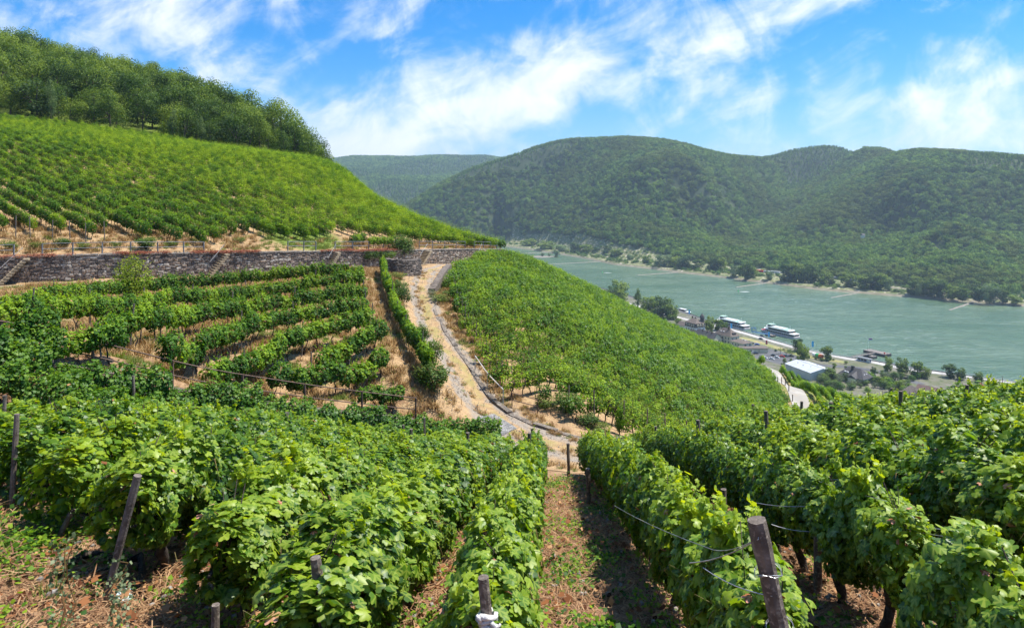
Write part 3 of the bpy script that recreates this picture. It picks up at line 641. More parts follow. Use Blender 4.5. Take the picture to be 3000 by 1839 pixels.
for x, y, a in along([P(*c)[:2] for c in [(1050, 1188, 33), (1150, 1196, 34), (1215, 1190, 34.6)]], 1.2): vines.append(dict(x=x, y=y, a=a, blk='ter', nm='straggling low grapevine between the lone row and the pipe railing', row='gap below the lone row', s=.7))
vz = gza([(v['x'], v['y']) for v in vines])
for v, z in zip(vines, vz): v['z'] = z; v['d'] = math.hypot(v['x'], v['y']); v['vis'] = inframe(v['x'], v['y'], z)
vines = [v for v in vines if v['vis']]
vines.sort(key=lambda v: v['d'] * (1.0 if v['x'] < 4 or v['y'] < 12 else 1.3))
print('vines', len(vines))
LEAFM = []
for i in range(3):
    rng = np.random.default_rng(900 + i); v, f, k = leaf_cloud(np.zeros((1, 3)), np.array([[0, 0, 1.]]), np.array([.074]), 'lobed', rng, tdir=np.array([[0, 1., 0]]))
    LEAFM.append(new_mesh('leaf', v, f, [M['vine']], attr={'var': ('POINT', np.full(len(v), (.35, .55, .85)[i])), 'vein': ('POINT', VEIN)}))
IND = 300
rest = {'near': [], 'dark': [], 'ter': []}
for i, v in enumerate(vines):
    if v['blk'] == 'near': src = NEARF if v['d'] < 10.5 else MIDF
    elif v['blk'] == 'dark': src = DARKF
    else: src = TERF
    if i >= IND: rest[v['blk']].append(v); continue
    fl = R.random() < .5
    t = thing('grapevine', v['nm'], 'grapevine', (v['x'], v['y'], v['z']), v['a'] + (math.pi if fl else 0), group='grapevines in the ' + v['row'])
    t.scale = (1, v.get('wd', 1), v['s'] * (1 - .10 * float(sstep(18, 28, v['y'])) * (v['blk'] == 'near')))
    link('foliage', src[R.integers(len(src))], t, kind='stuff'); link('trunk', (TRT if v['blk'] == 'ter' else TRN)[R.integers(4)], t)
    if v['d'] < 7.5:
        for k in range(46):       # single large leaves on the sides and top that face the viewer
            xx = R.uniform(-.7, .7); th = R.uniform(0, 2 * math.pi); c, s = math.cos(th), math.sin(th)
            lf = link('leaf', LEAFM[R.integers(3)], t, (xx, .40 * c, 1.04 + .53 * s))
            nv = Vector((R.normal(0, .3), c + R.normal(0, .3), s * .8 + .5)).normalized(); lf.rotation_euler = (nv.to_track_quat('Z', 'Y').to_matrix() @ Matrix.Rotation(R.uniform(0, 6.28), 3, 'Z')).to_euler()
            lf.scale = (R.uniform(.75, 1.15),) * 3
labels = {'near': 'dense leafy rows on the far side of the lower vineyard block', 'dark': 'dark green vine rows below the pipe railing', 'ter': 'vine rows standing back on the dry terrace'}
for b, vs in rest.items():
    if not vs: continue
    src = {'near': MIDF + TRN, 'dark': DARKF + TRN, 'ter': TERF + TRT}[b]; nf = len(src) - 4
    pts = []; rz = []; sc = []; ix = []
    for v in vs:
        for j in (R.integers(nf), nf + R.integers(4)):
            pts.append((v['x'], v['y'], v['z'])); rz.append(v['a'] + (math.pi if R.random() < .5 else 0)); sc.append((1, v.get('wd', 1), v['s'] * (1 - .10 * float(sstep(18, 28, v['y'])) * (b == 'near')))); ix.append(j)
    scatter('vine_rows', pts, rz, sc, ix, src, label=labels[b])

# big hillside vineyards
def inpoly(x, y, poly):
    poly = np.asarray(poly); c = np.zeros(len(x), bool); j = len(poly) - 1
    for i in range(len(poly)):
        xi, yi = poly[i]; xj, yj = poly[j]
        with np.errstate(divide='ignore', invalid='ignore'):
            c ^= ((yi > y) != (yj > y)) & (x < (xj - xi) * (y - yi) / (yj - yi) + xi)
        j = i
    return c
def fill(poly, dirv, row, step, wig=.15):
    d = np.array(dirv, float); d /= np.linalg.norm(d); n = np.array([-d[1], d[0]]); poly = np.array(poly)
    a = poly @ d; b = poly @ n
    A, B = np.meshgrid(np.arange(a.min(), a.max(), step), np.arange(b.min(), b.max(), row))
    A = A + R.uniform(-.25, .25, A.shape) * step + (np.arange(B.shape[0]) % 2)[:, None] * step * .5; B = B + R.uniform(-wig, wig, B.shape)
    x = (A * d[0] + B * n[0]).ravel(); y = (A * d[1] + B * n[1]).ravel(); k = inpoly(x, y, poly); return x[k], y[k], np.round((B.ravel()[k] - b.min()) / row).astype(int), math.atan2(d[1], d[0])
# upper hillside
gp = [P(*q)[:2] for q in [(-300, 680, 61), (0, 688, 62.8), (250, 703, 64.5)]] + [P(*q)[:2] for q in [(330, 705, 67), (480, 705, 66), (620, 706, 68), (700, 700, 75), (900, 700, 79), (1000, 706, 87), (1200, 716, 91), (1400, 728, 99.5), (1465, 735, 107),
      (1400, 722, 112), (1300, 688, 122), (1200, 648, 136), (1100, 590, 158), (1030, 530, 172), (1000, 512, 170), (800, 468, 166), (600, 436, 160), (300, 388, 155), (0, 352, 150), (-300, 330, 140)]]
x, y, rowi, ang = fill(gp, (-80, 56), 1.9, .7, .05)
z = gza(np.stack([x, y], 1)); rr = R.random(len(x)); px = 1500 + F * x / y
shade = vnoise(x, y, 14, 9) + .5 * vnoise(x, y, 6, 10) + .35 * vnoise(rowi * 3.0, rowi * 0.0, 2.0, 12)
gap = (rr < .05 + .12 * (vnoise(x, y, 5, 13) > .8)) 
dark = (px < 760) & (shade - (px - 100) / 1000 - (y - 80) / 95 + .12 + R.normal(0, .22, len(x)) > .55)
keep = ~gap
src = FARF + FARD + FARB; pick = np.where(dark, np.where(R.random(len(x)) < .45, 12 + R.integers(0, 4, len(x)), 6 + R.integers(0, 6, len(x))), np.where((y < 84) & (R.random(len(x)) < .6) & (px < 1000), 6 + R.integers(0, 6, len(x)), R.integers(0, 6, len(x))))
keep &= px > -80
scatter('vineyard', np.stack([x, y, z], 1)[keep], ang + math.pi * (rr[keep] < .5), R.uniform(.85, 1.12, keep.sum()), pick[keep], src, label='bright green hillside vineyard above the long stone wall')
tk = keep & (y < 105); print('upper vines', keep.sum())
scatter('vine_trunks', np.stack([x, y, z], 1)[tk], R.uniform(0, 6, tk.sum()), R.uniform(.85, 1.1, tk.sum()), R.integers(0, 4, tk.sum()), TRT, label='thin dark trunks under the hillside vineyard')
# slope on the river side of the track
dp = [P(*q)[:2] for q in [(1345, 806, 80), (1318, 850, 66), (1330, 905, 58), (1350, 960, 52.5), (1378, 1025, 47.6), (1412, 1092, 43.6), (1455, 1155, 40.3), (1502, 1205, 38.6), (1600, 1256, 37.0), (1740, 1292, 36.2), (1850, 1320, 36.2), (2000, 1350, 39), (2270, 1260, 66), (2306, 1200, 83), (2240, 1138, 104),
      (2172, 1092, 130), (2122, 1098, 141), (2084, 1084, 141), (2000, 1038, 137), (1900, 988, 133), (1800, 931, 130), (1700, 872, 125), (1600, 805, 120), (1492, 796, 108), (1400, 803, 95)]]
x, y, rowi, ang = fill(dp, (1, .55), 1.9, .62, .05)
z = gza(np.stack([x, y], 1)); px = 1500 + F * x / y; py = HY - F * (z - H) / y; rr = R.random(len(x)); rpx = px
low = np.clip((py - (900 + (px - 1350) * .42)) / 130 + (vnoise(x, y, 6, 21) - .5) * .9, 0, 1)   # lower half is thinner and paler
keep = rr > .02 + .14 * low
pick = np.where(R.random(len(x)) < low * .95, R.integers(0, 6, len(x)), np.where(R.random(len(x)) < .25, 12 + R.integers(0, 4, len(x)), 6 + R.integers(0, 6, len(x))))
scd = R.uniform(.88, 1.1, len(x)) * (1 - .15 * low)
scatter('vineyard', np.stack([x, y, z], 1)[keep], (ang + math.pi * (rr < .5))[keep], scd[keep], pick[keep], src, label='vineyard slope between the dirt track and the river')
tk = keep & (y < 62)
scatter('vine_trunks', np.stack([x, y, z], 1)[tk], R.uniform(0, 6, tk.sum()), R.uniform(.85, 1.1, tk.sum()), R.integers(0, 4, tk.sum()), TRT, label='thin trunks under the vineyard slope beside the track')
print('slope vines', keep.sum())
# small block right of the lane
fp = [P(*q)[:2] for q in [(2240, 1062, 139), (2292, 1078, 143), (2350, 1108, 124), (2440, 1150, 108), (2540, 1190, 93), (2600, 1220, 86), (2480, 1260, 76), (2425, 1235, 78), (2385, 1195, 87), (2325, 1132, 108)]]
x, y, rowi, ang = fill(fp, (-12, -47), 1.35, .9)
z = gza(np.stack([x, y], 1))
scatter('vineyard', np.stack([x, y, z], 1), ang + math.pi * (R.random(len(x)) < .5), R.uniform(.8, .98, len(x)), R.integers(6, 12, len(x)), src[:12], label='small vineyard block right of the pale concrete lane')
nl = along([P(*q)[:2] for q in [(2193, 1058, 146), (2215, 1080, 132), (2238, 1105, 121)]], 1.1)
scatter('vine_row', [(a, b, gz(a, b)) for a, b, c in nl], [c for a, b, c in nl], R.uniform(.9, 1.1, len(nl)), R.integers(0, 6, len(nl)), FARD, label='short vine row left of the pale concrete lane')
# three low vines on the bank above the stone wall
for k, (pa, pb) in enumerate([(1030, 1065), (1085, 1160)]):
    nl = along([P(pa, 722, 78 + k)[:2], P(pb, 722, 81 + k)[:2]], 1.1)
    for q_, (a, b, c) in enumerate(nl):
        t = thing('grapevine', ORD[q_] + (' vine from the left in the small clipped clump above the stone wall', ' vine from the left in the short clipped row above the stone wall')[k], 'grapevine', (a, b, gz(a, b)), c, group=('lone vines above the wall', 'short row above the wall')[k], sc=(1, 1, .85))
        link('foliage', TERF[R.integers(6)], t, kind='stuff'); link('trunk', TRT[R.integers(4)], t)
# ------------------------------------------------------------------ stone walls
def stone_mesh(seed):
    r = random.Random(seed); b = MB(); j = lambda a: a + r.uniform(-.09, .09)
    # unit stone: x -.5...5, z -.5...5, front face at y=-1 (scaled), back y=0
    v = [(j(-.44), 0, j(-.42)), (j(.44), 0, j(-.42)), (j(.44), 0, j(.42)), (j(-.44), 0, j(.42)),
         (j(-.36), j(-.95), j(-.32)), (j(.36), j(-.95), j(-.32)), (j(.36), j(-.95), j(.32)), (j(-.36), j(-.95), j(.32))]
    return v, [(4, 5, 6, 7), (0, 1, 5, 4), (1, 2, 6, 5), (2, 3, 7, 6), (3, 0, 4, 7)]
STV = [stone_mesh(i) for i in range(6)]
def STM(m):
    if m.name not in _stm: _stm[m.name] = [new_mesh('stone', v, f, [m]) for v, f in STV]
    return _stm[m.name]
_stm = {}
def stone_wall(parent, line, off, th, sw, sh, mats, singles=0, proud=.07, seed=0, close=True, part='stonework'):
    """line rows: x, y, ztop, zbottom (world).  front faces the right-hand side of the direction of travel reversed (towards the camera)"""
    rng = np.random.default_rng(seed); line = np.asarray(line, float)
    xy = line[:, :2]; nr = -frame_of(line); # right normal (to the camera when the line runs left to right)
    fr = xy + nr * off; bk = fr - nr * th; n = len(line)
    b = MB(); v = []
    for i in range(n): v += [(fr[i, 0], fr[i, 1], line[i, 3] - .3), (fr[i, 0], fr[i, 1], line[i, 2]), (bk[i, 0], bk[i, 1], line[i, 2]), (bk[i, 0], bk[i, 1], line[i, 3] - .3)]
    f = []
    for i in range(n - 1):
        for k in range(4): f.append((4 * i + k, 4 * i + (k + 1) % 4, 4 * i + 4 + (k + 1) % 4, 4 * i + 4 + k))
    f += [(3, 2, 1, 0), (4 * n - 4, 4 * n - 3, 4 * n - 2, 4 * n - 1)]
    b.add(v, f); b.obj('core', M['joint'], parent)
    d = np.linalg.norm(np.diff(fr, axis=0), axis=1); cs = np.concatenate([[0], np.cumsum(d)]); Lt = cs[-1]
    ang = np.arctan2(np.gradient(fr[:, 1]), np.gradient(fr[:, 0]))
    rows = int(math.ceil((line[:, 2] - line[:, 3]).max() / sh)) + 1
    st = []
    for r in range(rows):
        s = rng.uniform(0, sw)
        while s < Lt:
            w = sw * rng.uniform(.45, 1.7); c = s + w / 2; s += w
            if c > Lt: break
            zt = np.interp(c, cs, line[:, 2]); zb = np.interp(c, cs, line[:, 3]); z = zt - (r + .5) * sh + rng.uniform(-.34, .34) * sh
            if z < zb - .05: continue
            st.append((np.interp(c, cs, fr[:, 0]), np.interp(c, cs, fr[:, 1]), z, w * 1.12, sh * rng.uniform(.8, 1.7), np.interp(c, cs, ang), proud * rng.uniform(.5, 1.3)))
    order = sorted(range(len(st)), key=lambda i: st[i][0] ** 2 + st[i][1] ** 2)
    V = []; Fc = []; mi = []; bn_ = 0
    for o_, i in enumerate(order):
        x, y, z, w, h, a, pr = st[i]; k = rng.integers(6); m = rng.integers(len(mats))
        if o_ < singles:
            link('stone', STM(mats[m])[k], parent, (x, y, z), (0, 0, a), (w, pr, h)); continue
        ca, sa = math.cos(a), math.sin(a)
        for p in STV[k][0]: V.append((x + p[0] * w * ca - p[1] * pr * sa, y + p[0] * w * sa + p[1] * pr * ca, z + p[2] * h))
        Fc += [tuple(q + bn_ for q in t) for t in STV[k][1]]; mi += [m] * 5; bn_ += 8
    if V: link(part, new_mesh(part, V, Fc, mats, mi), parent, kind='stuff')
def wall_line(pts, step=1.0):
    a = spline(pts, step); return a
wl_ = wall_line([(*P(a, c, b)[:2], P(a, c, b)[2] + H, P(a, d, b - .8)[2] + H) for a, b, c, d in WALL], 1.0)
bw = thing('retaining_wall', 'long brown stone retaining wall below the hillside vineyard', 'wall')
stone_wall(bw, wl_, .55, 1.1, .34, .17, [M['stone'], M['stone_b'], M['stone'], M['stone_b'], M['stone_l'], M['stone'], M['stone_d']], singles=280, seed=3)
cp = MB(); nr_ = -frame_of(wl_)
for i in range(0, len(wl_) - 1):
    for k in (0, .5):
        p = wl_[i] * (1 - k) + wl_[i + 1] * k; q = p[:2] + nr_[i] * .35; a = math.atan2(wl_[i + 1][1] - wl_[i][1], wl_[i + 1][0] - wl_[i][0])
        cp.box((q[0], q[1], p[2] + .03), (.5, .62, .12 + R.uniform(-.03, .03)), a)
cp.obj('coping', M['cope'], bw, kind='stuff')
def wall_at(px_):
    q = 1500 + F * wl_[:, 0] / wl_[:, 1]; i = int(np.clip(np.searchsorted(q[:-14], px_), 1, len(wl_) - 2)); k = (px_ - q[i - 1]) / (q[i] - q[i - 1])
    d = wl_[i + 1] - wl_[i - 1]; return wl_[i - 1] * (1 - k) + wl_[i] * k, math.atan2(d[1], d[0]), nr_[i]
for pb, pt, n_, nm in [(14, 84, 10, 'stone stair against the long wall at its left end'), (608, 652, 10, 'stone stair on the long wall right of the round yellow bush'), (948, 974, 10, 'stone stair on the long wall above the middle vine rows'), (1212, 1236, 10, 'stone stair on the long wall where the dirt track arrives'), (1382, 1396, 9, 'stone stair near the far end of the long wall')]:
    t = thing('wall_stair', nm, 'stair')
    for k in range(n_):
        p, a, nn = wall_at(pb + (pt - pb) * k / (n_ - 1)); q = p[:2] + nn * 1.05; hh = p[3] + (p[2] - p[3]) * (k + .4) / n_
        MB().box((q[0], q[1], hh), (.40, 1.0, .15), a).obj('step', M['step'], t)
    p0, a0, n0 = wall_at(pb - 6); p1, a1, n1 = wall_at(pt - 8)
    MB().tube([(*(p0[:2] + n0 * 1.4), p0[3] + 1.3), (*(p1[:2] + n1 * 1.4), p1[2] + .9)], .022, 5).obj('handrail', M['pipe'], t)
def railing(nm, label, pts, hgt, post, rails, m, every=2.4, rr=.028, off=0.0, cat='railing'):
    """pts world xyz of the foot"""
    a = spline(pts, .5); d = np.concatenate([[0], np.cumsum(np.linalg.norm(np.diff(a[:, :2], axis=0), axis=1))])
    t = thing(nm, label, cat); ss = np.linspace(0, d[-1], max(2, int(round(d[-1] / every)) + 1))
    for s in ss:
        p = [np.interp(s, d, a[:, k]) for k in range(3)]
        MB().box((p[0], p[1], p[2] + hgt / 2 - .1), (post, post, hgt + .2)).obj('post', m, t)
    for r in rails:
        MB().tube([(p[0], p[1], p[2] + r) for p in a[::2]] + [(a[-1][0], a[-1][1], a[-1][2] + r)], rr, 5).obj('rail', m, t)
    return t
def topline(p0, p1, back=.35, up_=0.08):
    i = [k for k in range(len(wl_)) if p0 <= 1500 + F * wl_[k, 0] / wl_[k, 1] <= p1]
    return [(*(wl_[k, :2] - nr_[k] * back), wl_[k, 2] + up_) for k in i[::3]] + [(*(wl_[i[-1], :2] - nr_[i[-1]] * back), wl_[i[-1], 2] + up_)]
for p0, p1, nm in [(-260, 42, 'grey metal railing on the wall left of the first stair'), (96, 628, 'longest grey railing on the wall above the round yellow bush'), (820, 950, 'low grey railing beside the green meadow patch'), (984, 1205, 'grey railing on the wall behind the two lone vines'), (1222, 1378, 'grey railing on the wall above the dirt track'), (1392, 1474, 'grey railing round the far end of the wall')]:
    railing('metal_railing', nm, topline(p0, p1), 1.0, .09, (.97, .5), M['steel'], 2.3, .03)
# pipe railing in front of the terrace
fpts = [(*P(a, b, c)[:2], P(a, b, c)[2] + H) for a, b, c in FENCE]
fpts = [(x, y - .25, gz(x, y + .2)) for x, y, z in fpts]
railing('pipe_railing', 'rusty pipe railing along the edge of the dry terrace', fpts, .95, .075, (.93, .36), M['rust'], 2.9, .026)
tl = spline([(x, y - .45, z + .02, z - .95) for x, y, z in fpts], .8)
tw = thing('terrace_wall', 'low stone terrace wall under the rusty pipe railing', 'wall')
stone_wall(tw, tl, .12, .6, .34, .17, [M['stone_b'], M['cope']], seed=8, proud=.05)
# second low wall on the upper terrace and the two flank walls at the road mouth
q = [P(a, b, c) for a, b, c in [(-150, 880, 43), (0, 868, 46), (130, 862, 49), (270, 852, 51.5)]]
lw = thing('low_stone_wall', 'low broken stone wall left of the round yellow bush', 'wall')
stone_wall(lw, spline([(x, y, gz(x, y) + .55, gz(x, y) - .2) for x, y, z in q], .8), .1, .5, .36, .17, [M['stone_b'], M['cope']], seed=9, proud=.05)
q = [(1128, 812, 69, 1.35), (1160, 814, 68.5, 1.3), (1200, 806, 69.5, .95), (1232, 795, 71.5, .35)]
lw = thing('flank_wall', 'dark stone flank wall left of the dirt track mouth', 'wall')
pl = [(P(a, b, c)[0], P(a, b, c)[1], h_) for a, b, c, h_ in q]
stone_wall(lw, spline([(x, y, gz(pl[0][0], pl[0][1]) + (1.5 if i == 0 else 1.45 - .08 * i), gz(x, y) - .4) for i, (x, y, h_) in enumerate(pl)], .6), .1, .6, .38, .18, [M['stone_d'], M['stone_d'], M['stone']], singles=60, seed=10, proud=.06)
q = [(1308, 806, 72, 1.5), (1295, 815, 69, 1.4), (1275, 832, 65.5, .9), (1258, 840, 63.5, .25)]
lw = thing('flank_wall', 'dark slanting stone flank wall right of the dirt track mouth', 'wall')
pl = [(P(a, b, c)[0], P(a, b, c)[1], h_) for a, b, c, h_ in q]
stone_wall(lw, spline([(x, y, gz(x, y) + h_, gz(x, y) - .4) for x, y, h_ in pl], .6), .05, .6, .36, .17, [M['stone_d'], M['stone'], M['stone_d']], singles=60, seed=11, proud=.06)
# curb wall along the road: coping blocks in a row
cw = thing('curb_wall', 'low weathered curb wall curving along the right of the dirt track', 'wall')
cl_ = spline([(*P(*q)[:2], 0) for q in CURB], .3); d = np.concatenate([[0], np.cumsum(np.linalg.norm(np.diff(cl_[:, :2], axis=0), axis=1))]); s = 0
while s < d[-1] - .3:
    w = R.uniform(.9, 1.9); c = min(s + w / 2, d[-1]); s += w
    x, y = np.interp(c, d, cl_[:, 0]), np.interp(c, d, cl_[:, 1]); x2, y2 = np.interp(c + .3, d, cl_[:, 0]), np.interp(c + .3, d, cl_[:, 1]); x1, y1 = np.interp(c - .3, d, cl_[:, 0]), np.interp(c - .3, d, cl_[:, 1])
    hh = np.interp(y, [36, 42, 50, 58], [.13, .12, .09, .04]) + R.uniform(-.045, .045)
    e0 = np.array([np.interp(c - w / 2 + .01, d, cl_[:, 0]), np.interp(c - w / 2 + .01, d, cl_[:, 1])]); e1 = np.array([np.interp(c + w / 2 - .01, d, cl_[:, 0]), np.interp(c + w / 2 - .01, d, cl_[:, 1])])
    t_ = (e1 - e0) / np.linalg.norm(e1 - e0); n_ = np.array([-t_[1], t_[0]]) * (.14 + R.uniform(-.03, .035)); v = []
    for e in (e0, e1):
        zt = gz(*e) + hh
        for sg, z in ((-1, zt - .6), (-1, zt), (1, zt), (1, zt - .6)): v.append((*(e + n_ * sg), z))
    MB().add(v, [(0, 1, 2, 3), (7, 6, 5, 4), (0, 4, 5, 1), (1, 5, 6, 2), (2, 6, 7, 3)]).obj('stone', M['curb'], cw)
# cobbled apron
ap = link('cobble_paving', None, kind='structure')
cs_ = [np.array(P(*q)[:2]) for q in [(1398, 1228, 35.6), (1444, 1200, 37.0), (1514, 1243, 35.0), (1474, 1272, 33.9)]]
CM = []
for i in range(4):
    r = random.Random(i); b = MB(); b.box((0, 0, 0), (1, 1, 1), tp=.86); me_ = b.mesh('cobble', M['cobble']); CM.append(me_)
rows_, cols_ = 14, 17
for i in range(rows_):
    for j in range(cols_):
        if i * cols_ + j > 290: break
        u, w_ = (i + .5) / rows_, (j + .5 + (i % 2) * .4) / (cols_ + .4)
        p = (cs_[0] * (1 - w_) + cs_[3] * w_) * (1 - u) + (cs_[1] * (1 - w_) + cs_[2] * w_) * u
        a = math.atan2(*(cs_[3] - cs_[0])[::-1])
        link('cobble', CM[R.integers(4)], ap, (p[0], p[1], gz(*p) + .035 + R.uniform(-.008, .008)), (R.uniform(-.03, .03), R.uniform(-.03, .03), a), (np.linalg.norm(cs_[3] - cs_[0]) / cols_ * .93, np.linalg.norm(cs_[1] - cs_[0]) / rows_ * .9, .10))

# ------------------------------------------------------------------ posts, wires
def post(px0, py0, px1, py1, Y, r, label, m='post', Y2=None, group=None):
    a = Vector(P(px0, py0, Y)) + Vector((0, 0, H)); b_ = Vector(P(px1, py1, Y2 or Y)) + Vector((0, 0, H)); b_ = b_ + (b_ - a) * .12
    rg = random.Random(int(px0)); b = MB(); n = 7
    b.tube([b_.lerp(a, t) - b_ for t in [i / (n - 1) for i in range(n)]], [r * rg.uniform(.93, 1.08) for _ in range(n)], 9, rng=rg, jit=.07)
    o = thing('vine_post', label, 'post', b_, group=group, me=b.mesh('vine_post', M[m]))
    return o, a, b_
p_big, a_, b_ = post(2216, 1522, 2292, 1870, 3.95, .052, 'thick grey wooden post leaning in front of the right rows')
for z0, rr_ in ((.30, .057), (.62, .058)):
    w = MB(); c = a_.lerp(b_, z0 / (a_ - b_).length); nn = (a_ - b_).normalized(); ax = nn.orthogonal(); ay = nn.cross(ax)
    w.tube([c + (ax * math.cos(k * .8) + ay * math.sin(k * .8)) * rr_ + nn * (.02 * math.sin(k * 1.7)) for k in range(17)], .0022, 4)
    o = w.obj('wire_loop', M['wire']); o.parent = p_big; o.matrix_parent_inverse = Matrix.Translation(-p_big.location)
p_rag, a_, b_ = post(1416, 1690, 1434, 1900, 4.7, .038, 'short broken post with a white rag tied round it')
w = MB(); c = a_.lerp(b_, .50)
for k in range(3): w.tube([c + Vector((math.cos(t) * (.055 + .012 * math.sin(t * 3 + k)), math.sin(t) * .055, (k - 1) * .025 + .012 * math.sin(t * 2.3 + k * 2))) for t in np.linspace(0, 6.4, 14)], .019, 6, rng=random.Random(k), jit=.35)
w.tube([c + Vector((.03, -.05, 0)), c + Vector((.075, -.07, -.03)), c + Vector((.095, -.07, -.0))], [.018, .022, .008], 6)
w.tube([c + Vector((-.03, -.05, 0)), c + Vector((-.065, -.06, .05))], [.016, .012], 6)
rag = w.obj('rag', M['cloth'], smooth=True, label='crumpled white rag knotted round the short broken post', category='rag')
for a in [(924, 1632, 956, 1880, 5.35, .045, 'round-topped brown post at the bottom between the left rows'), (632, 1770, 630, 1905, 6.4, .038, 'brown post standing beside the gnarled trunks at bottom'),
          (404, 1392, 312, 1750, 7.3, .042, 'long split post leaning left over the dead vine wood'), (214, 1490, 156, 1606, 8.75, .035, 'short dark stake leaning under the leaves'),
          (50, 1212, 32, 1515, 9.9, .036, 'tall thin post at the left edge of the lower block'), (14, 1158, 10, 1290, 13, .034, 'pale post top above the leaves at the far left'),
          (2396, 1458, 2396, 1768, 8.7, .050, 'straight square-cut post with wires in the right block'), (2120, 1432, 2126, 1625, 11.3, .045, 'dark post top rising from the right rows left of the tall straight post'),
          (2724, 1375, 2716, 1622, 9.6, .045, 'weathered post with wires at the right above bare ground'), (2382, 1385, 2384, 1530, 13, .04, 'thin post behind the straight square-cut post'),
          (1551, 1460, 1556, 1600, 8.6, .04, 'short post top in the row left of the aisle'), (1514, 1506, 1520, 1650, 7.3, .03, 'knobby stake in the row left of the aisle'),
          (2784, 1255, 2782, 1400, 12.5, .045, 'post top in the upper right leaves'), (2612, 1330, 2612, 1440, 11.5, .045, 'brown post top between the upper right leaves'),
          (2192, 1320, 2192, 1400, 17, .05, 'small post top in the middle right rows'), (2084, 1310, 2084, 1380, 18.5, .05, 'small dark post top beside the right rows'), (2174, 1366, 2175, 1450, 15, .045, 'dark leaning stake in the middle right rows'),
          (1722, 1372, 1724, 1460, 17, .055, 'dark post in the row right of the aisle'), (1794, 1327, 1796, 1400, 22, .055, 'post at the far end of the second right row'), (1664, 1298, 1666, 1390, 27, .06, 'end post of the row right of the aisle'),
          (1464, 1258, 1462, 1316, 33, .05, 'rusty end post of the dark vine row at the track'), (310, 1252, 311, 1300, 15, .04, 'grey post top in the lower left leaves'), (240, 1290, 240, 1330, 17, .05, 'small grey post top deep in the lower left leaves'),
          (148, 1180, 150, 1240, 20, .04, 'tall thin post above the dark row at left'), (390, 1100, 392, 1165, 25, .05, 'post rising from the dark row below the railing'), (1243, 1223, 1244, 1300, 30, .045, 'thin post in the dark row near the grey-green shrub')]:
    post(*a)
# posts in the terrace rows and at row ends
def rowposts(line, step, h_, r, label, grp, m='post', lean=.08, n0=0):
    pm = MB().tube([(0, 0, -.2), (0, 0, h_ * .5), (0, 0, h_)], r, 6).mesh('vine_post', M[m])
    for q_, (x, y, a) in enumerate(along(line, step, .2)):
        z = gz(x, y)
        if not inframe(x, y, z): continue
        thing('vine_post', label % ORD[q_], 'post', (x, y, z), group=grp, me=pm, rot=(R.uniform(-lean, lean), R.uniform(-lean, lean), 0), sc=(1, 1, R.uniform(.88, 1.1)))
for k, q in BROWS.items(): rowposts([P(*c)[:2] for c in q], 5.2, 2.15, .035, 'thin brown stake, %s from the left in the ' + bn[k], 'stakes in the ' + bn[k])
rowposts([P(*c)[:2] for c in ROWJ], 4.5, 1.9, .035, 'thin stake, %s from the upper end of the lone row by the track', 'stakes of the lone row')
for x0, ya, yb, nm in right0[:1] + right0[2:8] + left0[:5]:
    rowposts([(x0 + .0525 * t, t) for t in np.linspace(13, yb, 12)], 6.5, 1.82, .045, 'old post, %s beyond the front posts in the ' + nm, 'old posts in the ' + nm, lean=.05)
rowposts([P(*q)[:2] for q in [(-100, 688, 60.6), (100, 694, 62.3), (250, 703, 63.8), (320, 707, 64.6)]], 1.42, 2.0, .04, 'grey stake, %s from the left at the lower edge of the hillside vineyard', 'stakes at the left row ends above the wall', 'post_grey', .04)
rowposts([P(*q)[:2] for q in [(1330, 860, 64.5), (1338, 905, 57.5), (1360, 960, 52), (1395, 1020, 48), (1435, 1085, 44.2), (1480, 1145, 41.2), (1530, 1195, 39.4)]], 1.35, 1.75, .03, 'dark stake, %s from the top along the curb wall row ends', 'stakes at the row ends beside the curb wall', 'post', .07)
rowposts([P(*q)[:2] for q in [(1620, 1245, 37.4), (1760, 1280, 36.9), (1900, 1300, 38), (2010, 1325, 40)]], 1.6, 1.9, .035, 'brown stake, %s from the left at the foot of the river slope vineyard', 'stakes at the lower edge of the river slope', 'post', .07)
rowposts([P(*q)[:2] for q in [(2255, 1112, 116), (2290, 1150, 102), (2325, 1195, 88.5)]], 4.2, 1.0, .06, 'low dark stake, %s from the top beside the pale concrete lane', 'low stakes along the concrete lane', 'post', .04)
# wires
def wire(pts, label, r=.003, m='wire', sag=.03):
    b = MB(); out = []
    for i in range(len(pts) - 1):
        a, c = Vector(pts[i]), Vector(pts[i + 1])
        for k in range(6):
            t = k / 6; p = a.lerp(c, t); p.z -= sag * 4 * t * (1 - t); out.append(p)
    out.append(Vector(pts[-1])); b.tube(out, r, 4)
    b.obj('trellis_wire', M[m], label=label, category='wire')
def PW(px, py, Y): p = P(px, py, Y); return (p[0], p[1], p[2] + H)
wire([PW(2020, 1648, 4.6), PW(2222, 1578, 3.90)], 'twisted wire running left from the thick leaning post', .0035)
wire([PW(2222, 1574, 3.90), PW(2090, 1610, 5.0), PW(1800, 1480, 9)], 'slack wire from the thick leaning post into the aisle row', .003)
wire([PW(2060, 1662, 4.4), PW(2262, 1745, 3.9)], 'lower wire tied to the thick leaning post', .003)
wire([PW(2215, 1472, 9.4), PW(2394, 1480, 8.6), PW(2640, 1530, 7.2), PW(2890, 1552, 6)], 'wire crossing the tall straight post towards the right leaves', .004)
wire([PW(2394, 1484, 8.6), PW(2640, 1545, 7.1), PW(2900, 1578, 5.9)], 'second wire sagging below the crossing wire', .004)
wire([PW(2260, 1535, 8.9), PW(2394, 1556, 8.6), PW(2500, 1590, 8.2)], 'lower wire on the tall straight post', .0035)
wire([PW(2270, 1395, 12), PW(2450, 1404, 11), PW(2722, 1386, 9.5), PW(3010, 1362, 8)], 'long wire rising to the right from the weathered post', .004)
